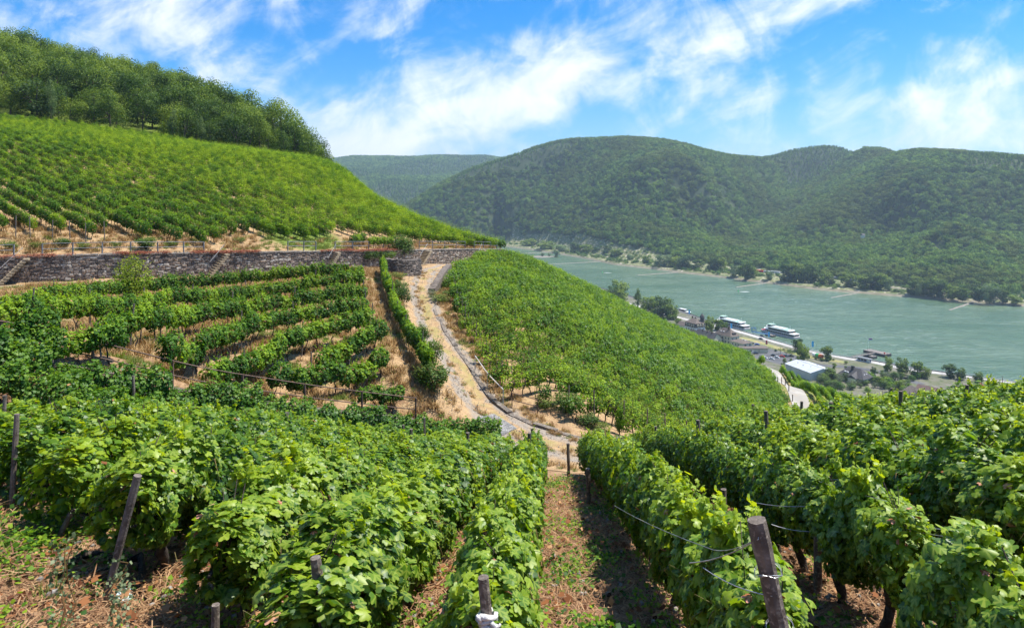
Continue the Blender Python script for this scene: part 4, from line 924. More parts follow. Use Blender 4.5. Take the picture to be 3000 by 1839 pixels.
wire([PW(2100, 1365, 14), PW(2300, 1398, 12)], 'thin wire among the middle right leaves', .004)
wire([PW(2650, 1580, 8.2), PW(2890, 1577, 6.5)], 'short tight wire below the long rising wire', .0035)
for x0 in (3.6, 5.25):
    for hh in (1.5,):
        wire([(x0 - .12 + .0525 * t, t, gz(x0 + .0525 * t, t) + hh) for t in (7, 10, 14, 20, 28)], {1.32: 'straight trellis wire along the row right of the aisle', 3.6: 'straight trellis wire along the second right row', 5.25: 'straight trellis wire along the third right row'}[x0], .003)
# white handrail by the curb
hr = [PW(1388, 1082, 43.2), PW(1424, 1132, 41), PW(1462, 1186, 38.6)]
railing('white_handrail', 'bent white pipe handrail beside the curb wall', [(x, y, gz(x, y)) for x, y, z in [PW(1392, 1072, 43.5), PW(1428, 1128, 40.9), PW(1474, 1186, 38.4)]], .95, .05, (.95,), M['pipe'], 3.2, .028)
railing('pipe_railing', 'low rusty railing at the lower end of the river slope vines', [(x, y, gz(x, y)) for x, y, z in [PW(1500, 1210, 38.2), PW(1575, 1238, 37.3)]], .8, .05, (.78, .4), M['rust'], 2.2, .025)

# ------------------------------------------------------------------ shrubs, litter
def blob_cloud(rng, n, lobes, size, kind, vb=0.0, up=.4):
    """leaves on a set of ellipsoid lobes (cx,cy,cz,rx,ry,rz)"""
    lb = np.array(lobes, float); w = (lb[:, 3] * lb[:, 5] + lb[:, 4] * lb[:, 5]); w /= w.sum(); k = rng.choice(len(lb), n, p=w); q = lb[k]
    d = rng.normal(size=(n, 3)); d /= np.linalg.norm(d, axis=1)[:, None]; r = np.where(rng.random(n) < .75, rng.uniform(.85, 1.1, n), rng.uniform(.4, .9, n))
    pos = q[:, :3] + d * q[:, 3:] * r[:, None]; nr2 = d + rng.normal(0, .45, (n, 3)) + np.array([0, 0, up])
    var = np.clip(.45 + .22 * d[:, 2] + rng.normal(0, .16, n) + vb + rng.normal(0, .1, len(lb))[k], 0, 1)  # leaf tone is lighter on the upper side of each lobe
    return pos, nr2, size * rng.uniform(.6, 1.2, n), var
def shrub_mesh(seed, n, size, mt, flat=1.0, stems=5, nl=9):
    rng = np.random.default_rng(seed); lb = [(0, 0, .5, .42, .42, .42)]
    for i in range(nl):
        a = rng.uniform(0, 6.28); r = rng.uniform(.1, .36); lb.append((r * math.cos(a), r * math.sin(a), rng.uniform(.25, .8), *(rng.uniform(.14, .24, 3))))
    p, nn, s, v = blob_cloud(rng, n, lb, size, 'simple')
    sh = [];
    for i in range(14):
        a = rng.uniform(0, 6.28); e = rng.uniform(.3, 1.5); t = np.linspace(.8, 1.25, 7); d = np.array([math.cos(a) * math.cos(e), math.sin(a) * math.cos(e), math.sin(e)]) * .5
        sh.append(np.array([0, 0, .45]) + d[None] * t[:, None] + rng.normal(0, .012, (7, 3)))
    sh = np.concatenate(sh); p = np.concatenate([p, sh]); nn = np.concatenate([nn, rng.normal(size=sh.shape)]); s = np.concatenate([s, np.full(len(sh), size * .7)]); v = np.concatenate([v, np.full(len(sh), .85)])
    p[:, 2] = np.abs(p[:, 2])
    return cloud_mesh('shrub_leaves', [(leaf_cloud(p, nn, s, 'simple', rng), v, 0)], [mt])
def shrub_stems(seed):
    rng = random.Random(seed); b = MB()
    for i in range(6):
        a = rng.uniform(0, 6.28); b.tube([(0, 0, -.05), (.1 * math.cos(a), .1 * math.sin(a), .3), (.3 * math.cos(a), .3 * math.sin(a), .75)], [.02, .014, .006], 5)
    return b.mesh('stems', M['bark'])
SH = {'shrub': [shrub_mesh(i, 1500, .045, M['shrub']) for i in range(3)], 'yellow': [shrub_mesh(40, 2600, .028, M['shrub_yellow'])], 'olive': [shrub_mesh(50, 3000, .022, M['olive'])], 'grass': [shrub_mesh(60 + i, 900, .05, M['grass']) for i in range(2)],
      'vinebush': [shrub_mesh(70, 900, .07, M['vine_mid'])]}
STEMS = shrub_stems(1)
def shrub(px, py, Y, w, h_, kind, label, name='shrub', cat='shrub', group=None, z=None, xy=None):
    x, y = xy if xy else P(px, py, Y)[:2]; z0 = gz(x, y) if z is None else z
    t = thing(name, label, cat, (x, y, z0), R.uniform(0, 6.28), group, sc=(w, w, h_))
    link('leaves', SH[kind][R.integers(len(SH[kind]))], t, kind='stuff'); link('stems', STEMS, t); return t
for a in [(385, 842, 51.5, 3.1, 3.7, 'yellow', 'round yellow-green bush in front of the long stone wall'), (1128, 1330, 28.8, 2.3, 1.7, 'olive', 'grey-green shrub growing out of the dark vine row'),
          (1270, 1222, 35.6, 1.8, 1.6, 'shrub', 'dark bramble bush at the lower corner of the lone row'), (1240, 1215, 36, 1.3, 1.0, 'grass', 'pale green bush beside the dark bramble'), (1272, 1105, 40.5, 1.3, 1.8, 'shrub', 'leafy bush between lone row and track halfway down'),
          (1236, 1030, 44.5, 1.2, 1.4, 'shrub', 'small bush on the verge between lone row and track'), (1180, 930, 54.5, 1.6, 1.6, 'shrub', 'bush by the track below the left flank wall'), (1172, 878, 60, 1.7, 1.3, 'shrub', 'upper bush by the track below the left flank wall'),
          (1168, 845, 66, 1.8, .7, 'grass', 'low green growth at the foot of the left flank wall'), (1262, 872, 60, 1.0, .8, 'olive', 'small grey-green bush at the top of the curb wall'), (1300, 850, 66, 1.2, .9, 'grass', 'green tuft on the bank behind the right flank wall'),
          (1290, 905, 58, 2.2, .6, 'grass', 'low greenery on the bank beside the curb wall'), (1320, 885, 62, 2.0, .6, 'shrub', 'scrub on the green bank at the vineyard corner'), (1660, 1254, 37.6, 1.8, 1.2, 'shrub', 'dark bramble below the river slope vines'), (1600, 1240, 37.9, 1.5, .8, 'grass', 'low greenery behind the curb wall end'),
          (1815, 1297, 36.5, .6, 1.5, 'vinebush', 'narrow climbing vine on a stake at the lower slope edge'), (1720, 1278, 36.6, 1.4, .7, 'shrub', 'low bramble beside the curb wall end'), (1760, 1290, 36.2, 1.3, .5, 'grass', 'weeds at the very end of the curb wall'),
          (1380, 728, 101, 2, 2.2, 'shrub', 'shrub near the far railing'), (2400, 1262, 76, 2.4, 1.2, 'grass', 'scrub beside the lower end of the concrete lane')]:
    shrub(*a)
p, a, nn = wall_at(1168)
shrub(0, 0, 0, 3.2, 3.0, 'shrub', 'dark bush hanging over the stone wall', xy=tuple(p[:2] + nn * .3), z=p[3] + .9)
p, a, nn = wall_at(1188); shrub(0, 0, 0, 2.4, 2.4, 'olive', 'paler bush beside the dark bush on the wall', xy=tuple(p[:2] + nn * .1), z=p[2] - .9)
for px_ in (1075, 1100, 1125):
    p, a, nn = wall_at(px_); shrub(0, 0, 0, 2.4, 1.1, 'shrub', {1075: 'left', 1100: 'middle', 1125: 'right'}[px_] + ' clump of ivy hanging over the stone wall below the short vine row', 'ivy', 'ivy', 'ivy on the stone wall', xy=tuple(p[:2] + nn * .5), z=p[2] - 1.0)
for q_, (px_, Y, w, h_, k) in enumerate(sorted([(180, 61.5, 1.6, .9, 'shrub'), (245, 61.8, 1.3, .7, 'grass'), (428, 64, 2.2, 1.2, 'shrub'), (340, 63.5, 1.2, .6, 'grass'), (30, 59.5, 1.3, .8, 'shrub'), (110, 60.5, 1.4, .6, 'grass'), (500, 66, 1.5, .5, 'grass'), (700, 72, 1.5, .6, 'grass')])):
    x, y = P(px_, 0, Y)[:2]; shrub(0, 0, 0, w, h_, k, 'low scrub, %s from the left on the bank behind the wall railing' % ORD[q_], group='scrub on the bank above the wall', xy=(x, y))

# tufts of straw, weeds and fallen leaves
def tuft(seed, n, h_, mt, spread=.1, flat=False, kind='blade', size=None):
    rng = np.random.default_rng(seed); p = np.concatenate([rng.normal(0, spread, (n, 2)), rng.uniform(0, .02, (n, 1))], 1)
    if kind == 'blade':
        a = rng.uniform(0, 6.28, n); e = rng.uniform(.05, .5, n) if flat else rng.uniform(.7, 1.5, n)
        td = np.stack([np.cos(a) * np.cos(e), np.sin(a) * np.cos(e), np.sin(e)], 1); nn = np.stack([-np.cos(a) * np.sin(e), -np.sin(a) * np.sin(e), np.cos(e)], 1) + rng.normal(0, .2, (n, 3))
        lc = leaf_cloud(p, nn, h_ * rng.uniform(.5, 1.2, n), 'blade', rng, tdir=td)
    else:
        nn = rng.normal(0, .45, (n, 3)) + np.array([0, 0, 1]); p[:, 2] += rng.uniform(0, h_, n); lc = leaf_cloud(p, nn, size * rng.uniform(.6, 1.3, n), kind, rng, tdir=rng.normal(size=(n, 3)))
    return cloud_mesh('tuft', [(lc, rng.random(n), 0)], [mt])
T_flat = [tuft(i, 60, .15, M['straw_brown'], .16, True) for i in range(3)]
T_lit = [tuft(10 + i, 16, .02, M['litter'], .22, kind='mid', size=.05) for i in range(3)]
T_weed = [tuft(20 + i, 60, .12, M['vine_mid'], .11, kind='simple', size=.035) for i in range(3)]
T_gr = [tuft(30 + i, 60, .22, M['grass'], .10) for i in range(3)]
T_dry = [tuft(40 + i, 60, .34, M['straw'], .14) for i in range(3)]
_sb = MB(); _rg = random.Random(5)
for _ in range(7): _sb.box((_rg.uniform(-.3, .3), _rg.uniform(-.3, .3), .012), (_rg.uniform(.02, .05), _rg.uniform(.02, .05), _rg.uniform(.008, .02)), _rg.uniform(0, 3), tp=.7)
T_stone = [_sb.mesh('pebbles', M['cope'])]
T_sed = [tuft(50 + i, 90, .16, M['sedum'], .16, kind='simple', size=.04) for i in range(2)]
def rnd_px(n, ya, yb, pxa, pxb, seed):
    r = np.random.default_rng(seed); Y = (r.random(n) * (yb ** 2 - ya ** 2) + ya ** 2) ** .5; px = r.uniform(pxa, pxb, n); return (px - 1500) / F * Y, Y
x, y = rnd_px(16000, 4.2, 24, -350, 3350, 1); z = gza(np.stack([x, y], 1)); n = len(x)
nz = vnoise(x, y, 1.2, 31); pk = np.where(R.random(n) < .66, R.integers(0, 3, n), np.where(R.random(n) < .62, 3 + R.integers(0, 3, n), 6 + R.integers(0, 3, n)))
pk = np.where((nz > .72) & (R.random(n) < .6), 6 + R.integers(0, 3, n), pk)
scatter('ground_litter', np.stack([x, y, z + .01], 1), R.uniform(0, 6.28, n), R.uniform(.7, 1.4, n), np.where(R.random(n) < .06, 9, pk), T_flat + T_lit + T_weed + T_stone, label='straw, fallen leaves and small weeds on the ground of the lower block')
x, y = rnd_px(9000, 24, 75, 0, 1480, 2); ok = (y < np.interp(1500 + F * x / y, wpx, wY) - 2); rd = np.array([np.min(np.hypot(road_line[:, 0] - a, road_line[:, 1] - b)) for a, b in zip(x, y)]); ok &= rd > 1.6
x, y = x[ok], y[ok]; n = len(x); z = gza(np.stack([x, y], 1)); nz = vnoise(x, y, 2.5, 33)
pk = np.where(nz > .72, 3 + R.integers(0, 3, n), R.integers(0, 3, n)); pk = np.where(R.random(n) < .2, 6 + R.integers(0, 3, n), pk)
scatter('dry_grass', np.stack([x, y, z], 1), R.uniform(0, 6.28, n), R.uniform(.7, 1.5, n), pk, T_dry + T_gr + T_weed, label='dry yellow grass between the terrace rows')
x, y = rnd_px(7000, 58, 108, -50, 1470, 3); w_ = np.interp(1500 + F * x / y, wpx, wY); ok = (y > w_ + .7) & (y < w_ + 9); x, y = x[ok], y[ok]; n = len(x); z = gza(np.stack([x, y], 1)); pxx = 1500 + F * x / y
pk = np.where((np.abs(pxx - 880) < 130) & (R.random(n) < .85), 3 + R.integers(0, 3, n), np.where(R.random(n) < .72, R.integers(0, 3, n), 3 + R.integers(0, 3, n)))
scatter('bank_grass', np.stack([x, y, z], 1), R.uniform(0, 6.28, n), R.uniform(.9, 1.9, n), pk, T_dry + T_gr, label='dry grass and a green meadow strip above the stone wall')
ii = R.integers(1, len(wl_) - 12, 900); ok = (vnoise(wl_[ii, 0], wl_[ii, 1], 2.5, 35) > .38) & (1500 + F * wl_[ii, 0] / wl_[ii, 1] < 1150); ii = ii[ok]
pp = wl_[ii, :2] + (wl_[np.minimum(ii + 1, len(wl_) - 1), :2] - wl_[ii, :2]) * R.random((len(ii), 1)) + nr_[ii] * R.uniform(.1, .75, (len(ii), 1))
scatter('red_stonecrop', np.concatenate([pp, wl_[ii, 2:3] + .06 - R.random((len(ii), 1)) * .12], 1), R.uniform(0, 6.28, len(ii)), R.uniform(.8, 1.5, len(ii)), R.integers(0, 2, len(ii)), T_sed, label='reddish stonecrop along the top of the long wall')
x, y = rnd_px(6000, 27, 75, 1150, 1800, 5); rd = np.array([np.min(np.hypot(road_line[:, 0] - a, road_line[:, 1] - b)) for a, b in zip(x, y)]); ok = (rd < 3.0) & ((rd > 1.9) | ((rd < .35) & (R.random(len(x)) < .5))); x, y = x[ok], y[ok]; n = len(x)
scatter('verge_grass', np.stack([x, y, gza(np.stack([x, y], 1)) + .02], 1), R.uniform(0, 6.28, n), R.uniform(.4, .9, n), np.where(R.random(n) < .70, R.integers(0, 3, n), 3 + R.integers(0, 3, n)), T_dry + T_gr, label='dry grass along the verges and middle of the dirt track')
x, y = rnd_px(3600, 27, 78, 1130, 1850, 6); rd = np.array([np.min(np.hypot(road_line[:, 0] - a, road_line[:, 1] - b)) for a, b in zip(x, y)]); ok = rd < 2.4; x, y = x[ok], y[ok]; n = len(x)
scatter('loose_stones', np.stack([x, y, gza(np.stack([x, y], 1)) + .035], 1), R.uniform(0, 6.28, n), R.uniform(.6, 1.6, n), np.zeros(n, int), T_stone, label='loose stones scattered on the dirt track')
# dead vine wood, sheet, weeds at the lower left
def gp_(px, py, up_=0):   # point on the ground seen at this pixel
    lo, hi = 2.5, 60.0
    for _ in range(40):
        m_ = (lo + hi) / 2; x = (px - 1500) / F * m_
        if float(ground(np.array([x]), np.array([m_]))[0]) < (HY - py) / F * m_: hi = m_ if False else hi; lo = m_ if False else lo
        zg = float(ground(np.array([x]), np.array([m_]))[0]); zr = (HY - py) / F * m_
        if zr > zg: lo = m_
        else: hi = m_
    x = (px - 1500) / F * lo; return Vector((x, lo, gz(x, lo) + up_))
def log(pix, rad, label, ups):
    b = MB(); pts = [gp_(a, c, u) for (a, c), u in zip(pix, ups)]; b.tube(pts, rad, 8, rng=random.Random(3), jit=.3); b.obj('dead_vine_stem', M['bark'], smooth=True, label=label, category='dead wood')
log([(205, 1660), (240, 1650), (290, 1640), (345, 1655), (400, 1640)], [.05, .045, .03, .025, .018], 'gnarled dead vine stem lying on the ground at lower left', [.05, .1, .08, .06, .05])
log([(225, 1695), (275, 1690), (320, 1680)], [.035, .045, .03], 'shorter thick dead vine piece below the long one', [.05, .05, .05])
log([(375, 1670), (410, 1665), (418, 1700), (400, 1735), (375, 1745)], [.03, .045, .04, .035, .02], 'hooked dead vine stem beside the leaning post', [.12, .16, .1, .05, .03])
a, b_, c, d_ = gp_(325, 1775, .03), gp_(385, 1762, .04), gp_(390, 1742, .08), gp_(352, 1748, .10)
MB().add([a, b_, c, d_, (a + c) / 2 + Vector((0, 0, .05)), a - Vector((0, 0, .02)), b_ - Vector((0, 0, .02)), c - Vector((0, 0, .02)), d_ - Vector((0, 0, .02))], [(0, 1, 4), (1, 2, 4), (2, 3, 4), (3, 0, 4), (0, 5, 6, 1), (1, 6, 7, 2), (2, 7, 8, 3), (3, 8, 5, 0), (8, 7, 6, 5)]).obj('plastic_sheet', M['plastic'], label='pale blue plastic scrap lying on the soil', category='litter')
def stalk(px, py, Y, h_, label, seed):
    rng = np.random.default_rng(seed); base = np.array(PW(px, py, Y)); b = MB(); n = 5
    t = thing('dry_weed', label, 'weed', tuple(base)); pts = [(rng.normal(0, .01) * i, rng.normal(0, .01) * i, h_ * i / n) for i in range(n + 1)]
    b.tube(pts, [.006, .005, .005, .004, .003, .002], 5); b.obj('stem', M['straw'], t)
    m_ = 90; u = rng.random(m_); p = np.stack([rng.normal(0, .035, m_), rng.normal(0, .035, m_), h_ * (.25 + .8 * u)], 1)
    link('leaves', cloud_mesh('weed_leaves', [(leaf_cloud(p, rng.normal(size=(m_, 3)) + [0, 0, .3], rng.uniform(.008, .02, m_), 'simple', rng), rng.random(m_), 0)], [M['olive']]), t, kind='stuff')
stalk(178, 1900, 3.6, .52, 'tall dry weed at the lower left corner', 1); stalk(196, 1905, 3.7, .60, 'taller stem of the weed pair at lower left', 2)
stalk(352, 1890, 3.5, .44, 'bushy dry weed in front of the plastic scrap', 3); stalk(338, 1900, 3.4, .34, 'short dry weed in front of the plastic scrap', 4)
for px_, py_, s_, nm in [(122, 1760, .9, 'upright grass tuft at the lower left'), (5, 1610, .8, 'grass tuft at the left edge of the bare ground'), (16, 1500, .8, 'grass tuft at the foot of the tall thin post')]:
    p = gp_(px_, py_); thing('grass_tuft', nm, 'grass tuft', p, me=T_gr[0], sc=s_)
MB().add([PW(1392, 1318, 29.6), PW(1420, 1312, 29.7), PW(1416, 1330, 29.4), PW(1400, 1338, 29.4), PW(1398, 1322, 29.8), PW(1424, 1318, 29.9)], [(0, 1, 2, 3), (1, 0, 4, 5), (2, 1, 5), (0, 3, 4)]).obj('blue_tarp', M['tarp'], label='scrap of blue tarpaulin at the end of the dark vine row', category='tarp')
MB().tube([PW(1330, 1338, 29.3), PW(1370, 1336, 29.3), PW(1395, 1326, 29.5)], .06, 6, rng=random.Random(1), jit=.3).obj('blue_netting', M['tarp'], label='rolled blue netting under the end of the dark row', category='netting')
# ------------------------------------------------------------------ trees
def tree_meshes(seed, n, size, mt, H_=1.0, kind='simple', shape='round', limbs=5, nl=15, zlo=.22):
    """unit tree, 1 high and about 1 wide; returns trunk, crown"""
    rng = np.random.default_rng(seed); lb = []
    for i in range(nl):
        a = rng.uniform(0, 6.28); z = rng.uniform(zlo, .88)
        if shape == 'round': rr = .46 * math.sqrt(max(.03, 1 - ((z - .55) / .48) ** 2))
        elif shape == 'cone': rr = .42 * (1.02 - z) / .8
        elif shape == 'tall': rr = .24 * math.sqrt(max(.03, 1 - ((z - .55) / .50) ** 2))
        elif shape == 'umbrella': z = rng.uniform(.62, .84); rr = .48
        r = rr * rng.uniform(.45, .85); s = rng.uniform(.13, .21) * (1 if shape != 'cone' else .7) * (.6 if shape == 'tall' else 1)
        lb.append((r * math.cos(a), r * math.sin(a), z, s, s, s * rng.uniform(.7, 1.0)))
    if shape != 'umbrella': lb.append((0, 0, .55, .26 if shape == 'round' else .14, .26 if shape == 'round' else .14, .36))
    p, nn, s, v = blob_cloud(rng, n, lb, size, kind, up=.5)
    v = np.clip(v + (p[:, 2] - .5) * .15, 0, 1)  # leaf tone also gets lighter towards the crown top
    crown = cloud_mesh('crown', [(leaf_cloud(p, nn, s, kind, rng), v, 0)], [mt])
    b = MB(); rg = random.Random(seed)
    b.tube([(0, 0, -.05), (.01, 0, .2), (.0, .01, .45), (.02, -.01, .75)], [.03, .022, .016, .006], 6, rng=rg, jit=.1)
    for i in range(limbs):
        l_ = lb[i]; z0 = rg.uniform(.2, .42); b.tube([(0, 0, z0), (l_[0] * .5, l_[1] * .5, (z0 + l_[2]) / 2 + .02), (l_[0] * .9, l_[1] * .9, l_[2])], [.013, .009, .004], 5)
    return b.mesh('trunk', M['bark_grey']), crown
TR = [tree_meshes(600 + i, 3600, .023, M['tree']) for i in range(7)]
TRS = [tree_meshes(640, 2200, .020, M['birch'], shape='tall', nl=12)]
TV = [tree_meshes(650 + i, 1700, .055, M['tree'], nl=18, zlo=.13) for i in range(3)]
TW = [tree_meshes(660 + i, 1500, .052, M['willow'], nl=18, zlo=.12) for i in range(2)]
TC = [tree_meshes(670 + i, 1300, .036, M['tree'], shape='cone', nl=16) for i in range(2)]
TU = [tree_meshes(680, 600, .038, M['tree'], shape='umbrella', nl=12)]
TP = [tree_meshes(690, 700, .03, M['tree'], shape='tall', nl=12)]
FTR = [tree_meshes(700 + i, 460, .060, M['tree_far'], nl=11, zlo=.3)[1] for i in range(6)]
FTC = [tree_meshes(720 + i, 200, .060, M['tree_far'], shape='cone', nl=8)[1] for i in range(2)]
FTL = [tree_meshes(730 + i, 420, .055, M['willow'], nl=11)[1] for i in range(1)]
FTO = [tree_meshes(740 + i, 460, .060, M['tree_olive'], nl=9, zlo=.3)[1] for i in range(3)]
def tree(x, y, z, w, h_, src, label, name='tree', group=None, k=None):
    m_ = src[R.integers(len(src)) if k is None else k]
    t = thing(name, label, 'tree', (x, y, z), R.uniform(0, 6.28), group, sc=(w, w, h_))
    link('trunk', m_[0], t); link('crown', m_[1], t, kind='stuff'); return t
# wood on the hilltop above the vineyard
wp = [P(*q)[:2] for q in [(-130, 345, 153), (0, 350, 153), (300, 386, 158), (600, 434, 163), (800, 466, 169), (960, 505, 173), (1020, 526, 172), (1000, 520, 186), (950, 500, 205), (800, 430, 230), (600, 340, 255), (300, 240, 272), (-130, 150, 285)]]
wpoly = np.array(wp); cand = []
bx = np.linspace(wpoly[:, 0].min(), wpoly[:, 0].max(), 400)
tx = R.uniform(wpoly[:, 0].min(), wpoly[:, 0].max(), 9000); ty = R.uniform(wpoly[:, 1].min(), wpoly[:, 1].max(), 9000); k = inpoly(tx, ty, wpoly); tx, ty = tx[k], ty[k]
edge = wpoly[:7]
def edist(x, y):
    d = 1e9
    for i in range(6):
        a, b = edge[i], edge[i + 1]; t = max(0, min(1, np.dot([x - a[0], y - a[1]], b - a) / np.dot(b - a, b - a))); d = min(d, np.hypot(*(a + (b - a) * t - [x, y])))
    return d
for x, y in zip(tx, ty):
    e = edist(x, y); rmin = 4.2 if e < 10 else (5.4 if e < 60 else 7)
    if all((x - a) ** 2 + (y - b) ** 2 > rmin ** 2 for a, b, c in cand): cand.append((x, y, e))
    if len(cand) > 420: break
cand.sort(key=lambda c: c[2])
print('wood', len(cand))
wz = gza([(a, b) for a, b, c in cand]); restT = []; eo = sorted([(1500 + F * c[0] / c[1], i) for i, c in enumerate(cand) if c[2] < 10]); eo = {i: k for k, (q_, i) in enumerate(eo)}
for i_, ((x, y, e), z) in enumerate(zip(cand, wz)):
    px_ = 1500 + F * x / y
    fade = 1.0 - .45 * sstep(880, 1010, px_)
    h_ = (R.uniform(7.5, 11.5) if e < 10 else R.uniform(10.5, 14)) * fade; w = h_ * R.uniform(.72, .98)
    if len([1 for c in cand if c is None]) == 0 and e < 90 and len(restT) == 0 or e < 60:
        nm = ('broadleaf tree, %s from the left along the lower edge of the hilltop wood' % ORD[eo[i_]]) if e < 10 else ('broadleaf tree in the middle of the hilltop wood' if e < 45 else 'broadleaf tree near the crest of the hilltop wood')
        tree(x, y, z - .6, w, h_, TR, nm, 'broadleaf_tree', 'broadleaf trees along the lower edge of the hilltop wood' if e < 10 else nm.replace('broadleaf tree', 'broadleaf trees'))
    else: restT.append((x, y, z - .6, w, h_))
if restT:
    a = np.array(restT); scatter('hilltop_trees', a[:, :3], R.uniform(0, 6, len(a)), a[:, [3, 3, 4]], R.integers(0, 7, len(a)), [c for t, c in TR], label='crest of the hilltop wood')
for px_, Y, w, h_, nm in [(150, 151, 4.5, 12, 'slender pale birch standing in front of the hilltop wood'), (440, 190, 5, 11, 'pale yellowish tree inside the hilltop wood'), (410, 188, 4, 10, 'silvery slim tree inside the hilltop wood'), (505, 160, 4.5, 8.5, 'light green young tree at the vineyard edge'), (590, 162, 4.5, 8, 'pale green tree low at the right part of the wood edge')]:
    x, y = P(px_, 0, Y)[:2]; tree(x, y, gz(x, y) - .3, w, h_, TRS, nm, 'birch_tree')

# ------------------------------------------------------------------ far terrain
bank = np.array([(700, 1480), (1100, 1500), (1300, 1600), (1450, 1785), (1600, 1584), (1800, 1312), (2000, 1180), (2200, 1072), (2400, 978), (2600, 925), (2900, 857), (3000, 838), (3600, 740), (4300, 650)], float)
def bankY(px): return np.interp(px, bank[:, 0], bank[:, 1])
cols = {1050: (708, 1850, 680, 2000), 1130: (710, 1845, 632, 2010), 1200: (710, 1840, 589, 2020), 1260: (710, 1832, 552, 2030), 1350: (710, 1815, 502, 2040), 1500: (712, 1790, 448, 2030), 1600: (728, 1640, 418, 2050), 1700: (745, 1500, 402, 2050), 1800: (760, 1390, 397, 2000), 1900: (778, 1310, 401, 1930), 2050: (798, 1225, 426, 1880), 2140: (808, 1170, 434, 1960),
        2230: (816, 1130, 446, 2060), 2320: (826, 1080, 430, 2150), 2420: (838, 1035, 421, 2080), 2540: (848, 1000, 430, 1850), 2640: (858, 970, 442, 1560), 2800: (868, 935, 442, 1450), 3000: (885, 890, 455, 1350), 3300: (910, 830, 470, 1250)}
delta = {1050: (0, 0), 1130: (0, 0), 1200: (0, 0), 1260: (0, 0), 1350: (-20, 0), 1500: (0, 20), 1600: (40, 60), 1700: (0, 20), 1800: (-40, -40), 1900: (-30, -120), 2050: (60, -60), 2140: (110, 30), 2230: (150, 120), 2320: (40, 160), 2420: (-60, 60), 2540: (0, -80), 2640: (60, -40), 2800: (-40, 0), 3000: (80, 40), 3300: (0, 0)}
hp = []
for c, (pb, Yb, pr, Yr) in cols.items():
    hp.append(P(c, HY + 137.5 * F / Yb, Yb)); hp.append(P(c, HY + 137.5 * F / (Yb * .97), Yb * .97))
    for t, dl in ((.22, delta[c][0] * .7), (.45, delta[c][0] * 1.15), (.72, delta[c][1] * 1.1)):
        Y = Yb + (Yr - Yb) * t + dl; hp.append(P(c, pb + (pr - pb) * (t * 1.03), Y))
    hp.append(P(c, pr + 8, Yr)); hp.append(P(c, pr + 50, Yr + 400))
f_h1 = rbf(hp, 30.0)
SIL = np.array([(1050, 690), (1196, 589), (1290, 528), (1376, 487), (1449, 462), (1520, 440), (1571, 422), (1640, 404), (1693, 397), (1760, 395), (1827, 393), (1890, 396), (1949, 402), (2000, 413), (2046, 426), (2119, 444), (2180, 451), (2229, 455), (2270, 446), (2314, 431), (2375, 420), (2436, 415), (2500, 416), (2558, 421), (2618, 433), (2680, 432), (2740, 434), (2801, 438), (2900, 442), (3000, 452), (3300, 470), (3700, 480)], float)
def far_z(X, Y):
    px = 1500 + F * X / Y; Yb = bankY(px); z = f_h1(X, Y)
    r = Y / Yb - 1
    z = z + (vnoise(X, Y, 110, 41) - .5) * 12 * sstep(.12, .35, r) + (vnoise(X, Y, 35, 42) - .5) * 5 * sstep(.08, .3, r)
    cap = (HY - np.interp(px, SIL[:, 0], SIL[:, 1]) - 15) / F * Y; z = cap - np.logaddexp(0, (cap - z) / 6.0) * 6.0
    flat = -138.2; k = sstep(.035, .10, r); z = flat * (1 - k) + np.maximum(z, -138.5) * k
    return np.where(r < .012, -142.6 + (4.4) * r / .012, z)
pxs = np.linspace(1060, 3700, 420); rr_ = np.concatenate([[0, .004, .008, .012], np.linspace(.02, .12, 12), np.linspace(.13, 1.9, 150)])
PXg, RR = np.meshgrid(pxs, rr_); Yg = bankY(PXg) * (1 + RR); Xg = (PXg - 1500) / F * Yg; Zg = far_z(Xg, Yg)
ii = np.arange(PXg.size).reshape(PXg.shape); fc = np.stack([ii[:-1, :-1], ii[:-1, 1:], ii[1:, 1:], ii[1:, :-1]], -1).reshape(-1, 4)
M['hill'] = mat('forest_floor', (.05, .07, .025), (.03, .045, .018), .95, .02, coord='World')
M['bankm'] = mat('river_bank_grass', (.09, .12, .035), (.17, .17, .07), .95, .06, coord='World', c3=(.42, .37, .28))
M['beach'] = mat('shore_gravel', (.22, .19, .14), (.14, .13, .08), .95, .1, coord='World')
midx = np.where((RR[:-1, :-1] < np.interp(PXg[:-1, :-1], [1470, 1500, 1750, 2300, 2500, 2640], [0, .075, .10, .118, .088, .07])).ravel(), 1, 0); midx = np.where((RR[:-1, :-1] < .007).ravel(), 2, midx)
link('hill', new_mesh('hill', np.stack([Xg, Yg, Zg + H], -1), fc, [M['hill'], M['bankm'], M['beach']], midx, smooth=True), kind='structure')
# farther range
h0 = [P(*q) for q in [(900, 700, 2300), (1100, 690, 2300), (1300, 680, 2400), (1450, 700, 2500), (950, 600, 2700), (1100, 590, 2700), (1300, 560, 2800), (1500, 560, 2800), (960, 520, 3300), (1060, 500, 3200), (1150, 530, 3300), (1300, 515, 3400), (1450, 520, 3400),
      (900, 466, 4100), (1011, 467, 4100), (1120, 461, 4200), (1218, 462, 4200), (1330, 459, 4100), (1437, 466, 4000), (1600, 470, 4000), (1000, 520, 5200), (1300, 520, 5200), (1600, 520, 5200), (600, 480, 4200), (600, 600, 2800), (1800, 480, 4200), (1800, 620, 2900)]]
f_h0 = rbf(h0, 60)
def h0_z(X, Y): return f_h0(X, Y) + (vnoise(X, Y, 160, 43) - .5) * 26
pxs = np.linspace(500, 1900, 160); Y0 = np.linspace(2350, 5000, 110); PXg, Yg = np.meshgrid(pxs, Y0); Xg = (PXg - 1500) / F * Yg; Zg = h0_z(Xg, Yg)
ii = np.arange(PXg.size).reshape(PXg.shape); fc = np.stack([ii[:-1, :-1], ii[:-1, 1:], ii[1:, 1:], ii[1:, :-1]], -1).reshape(-1, 4)
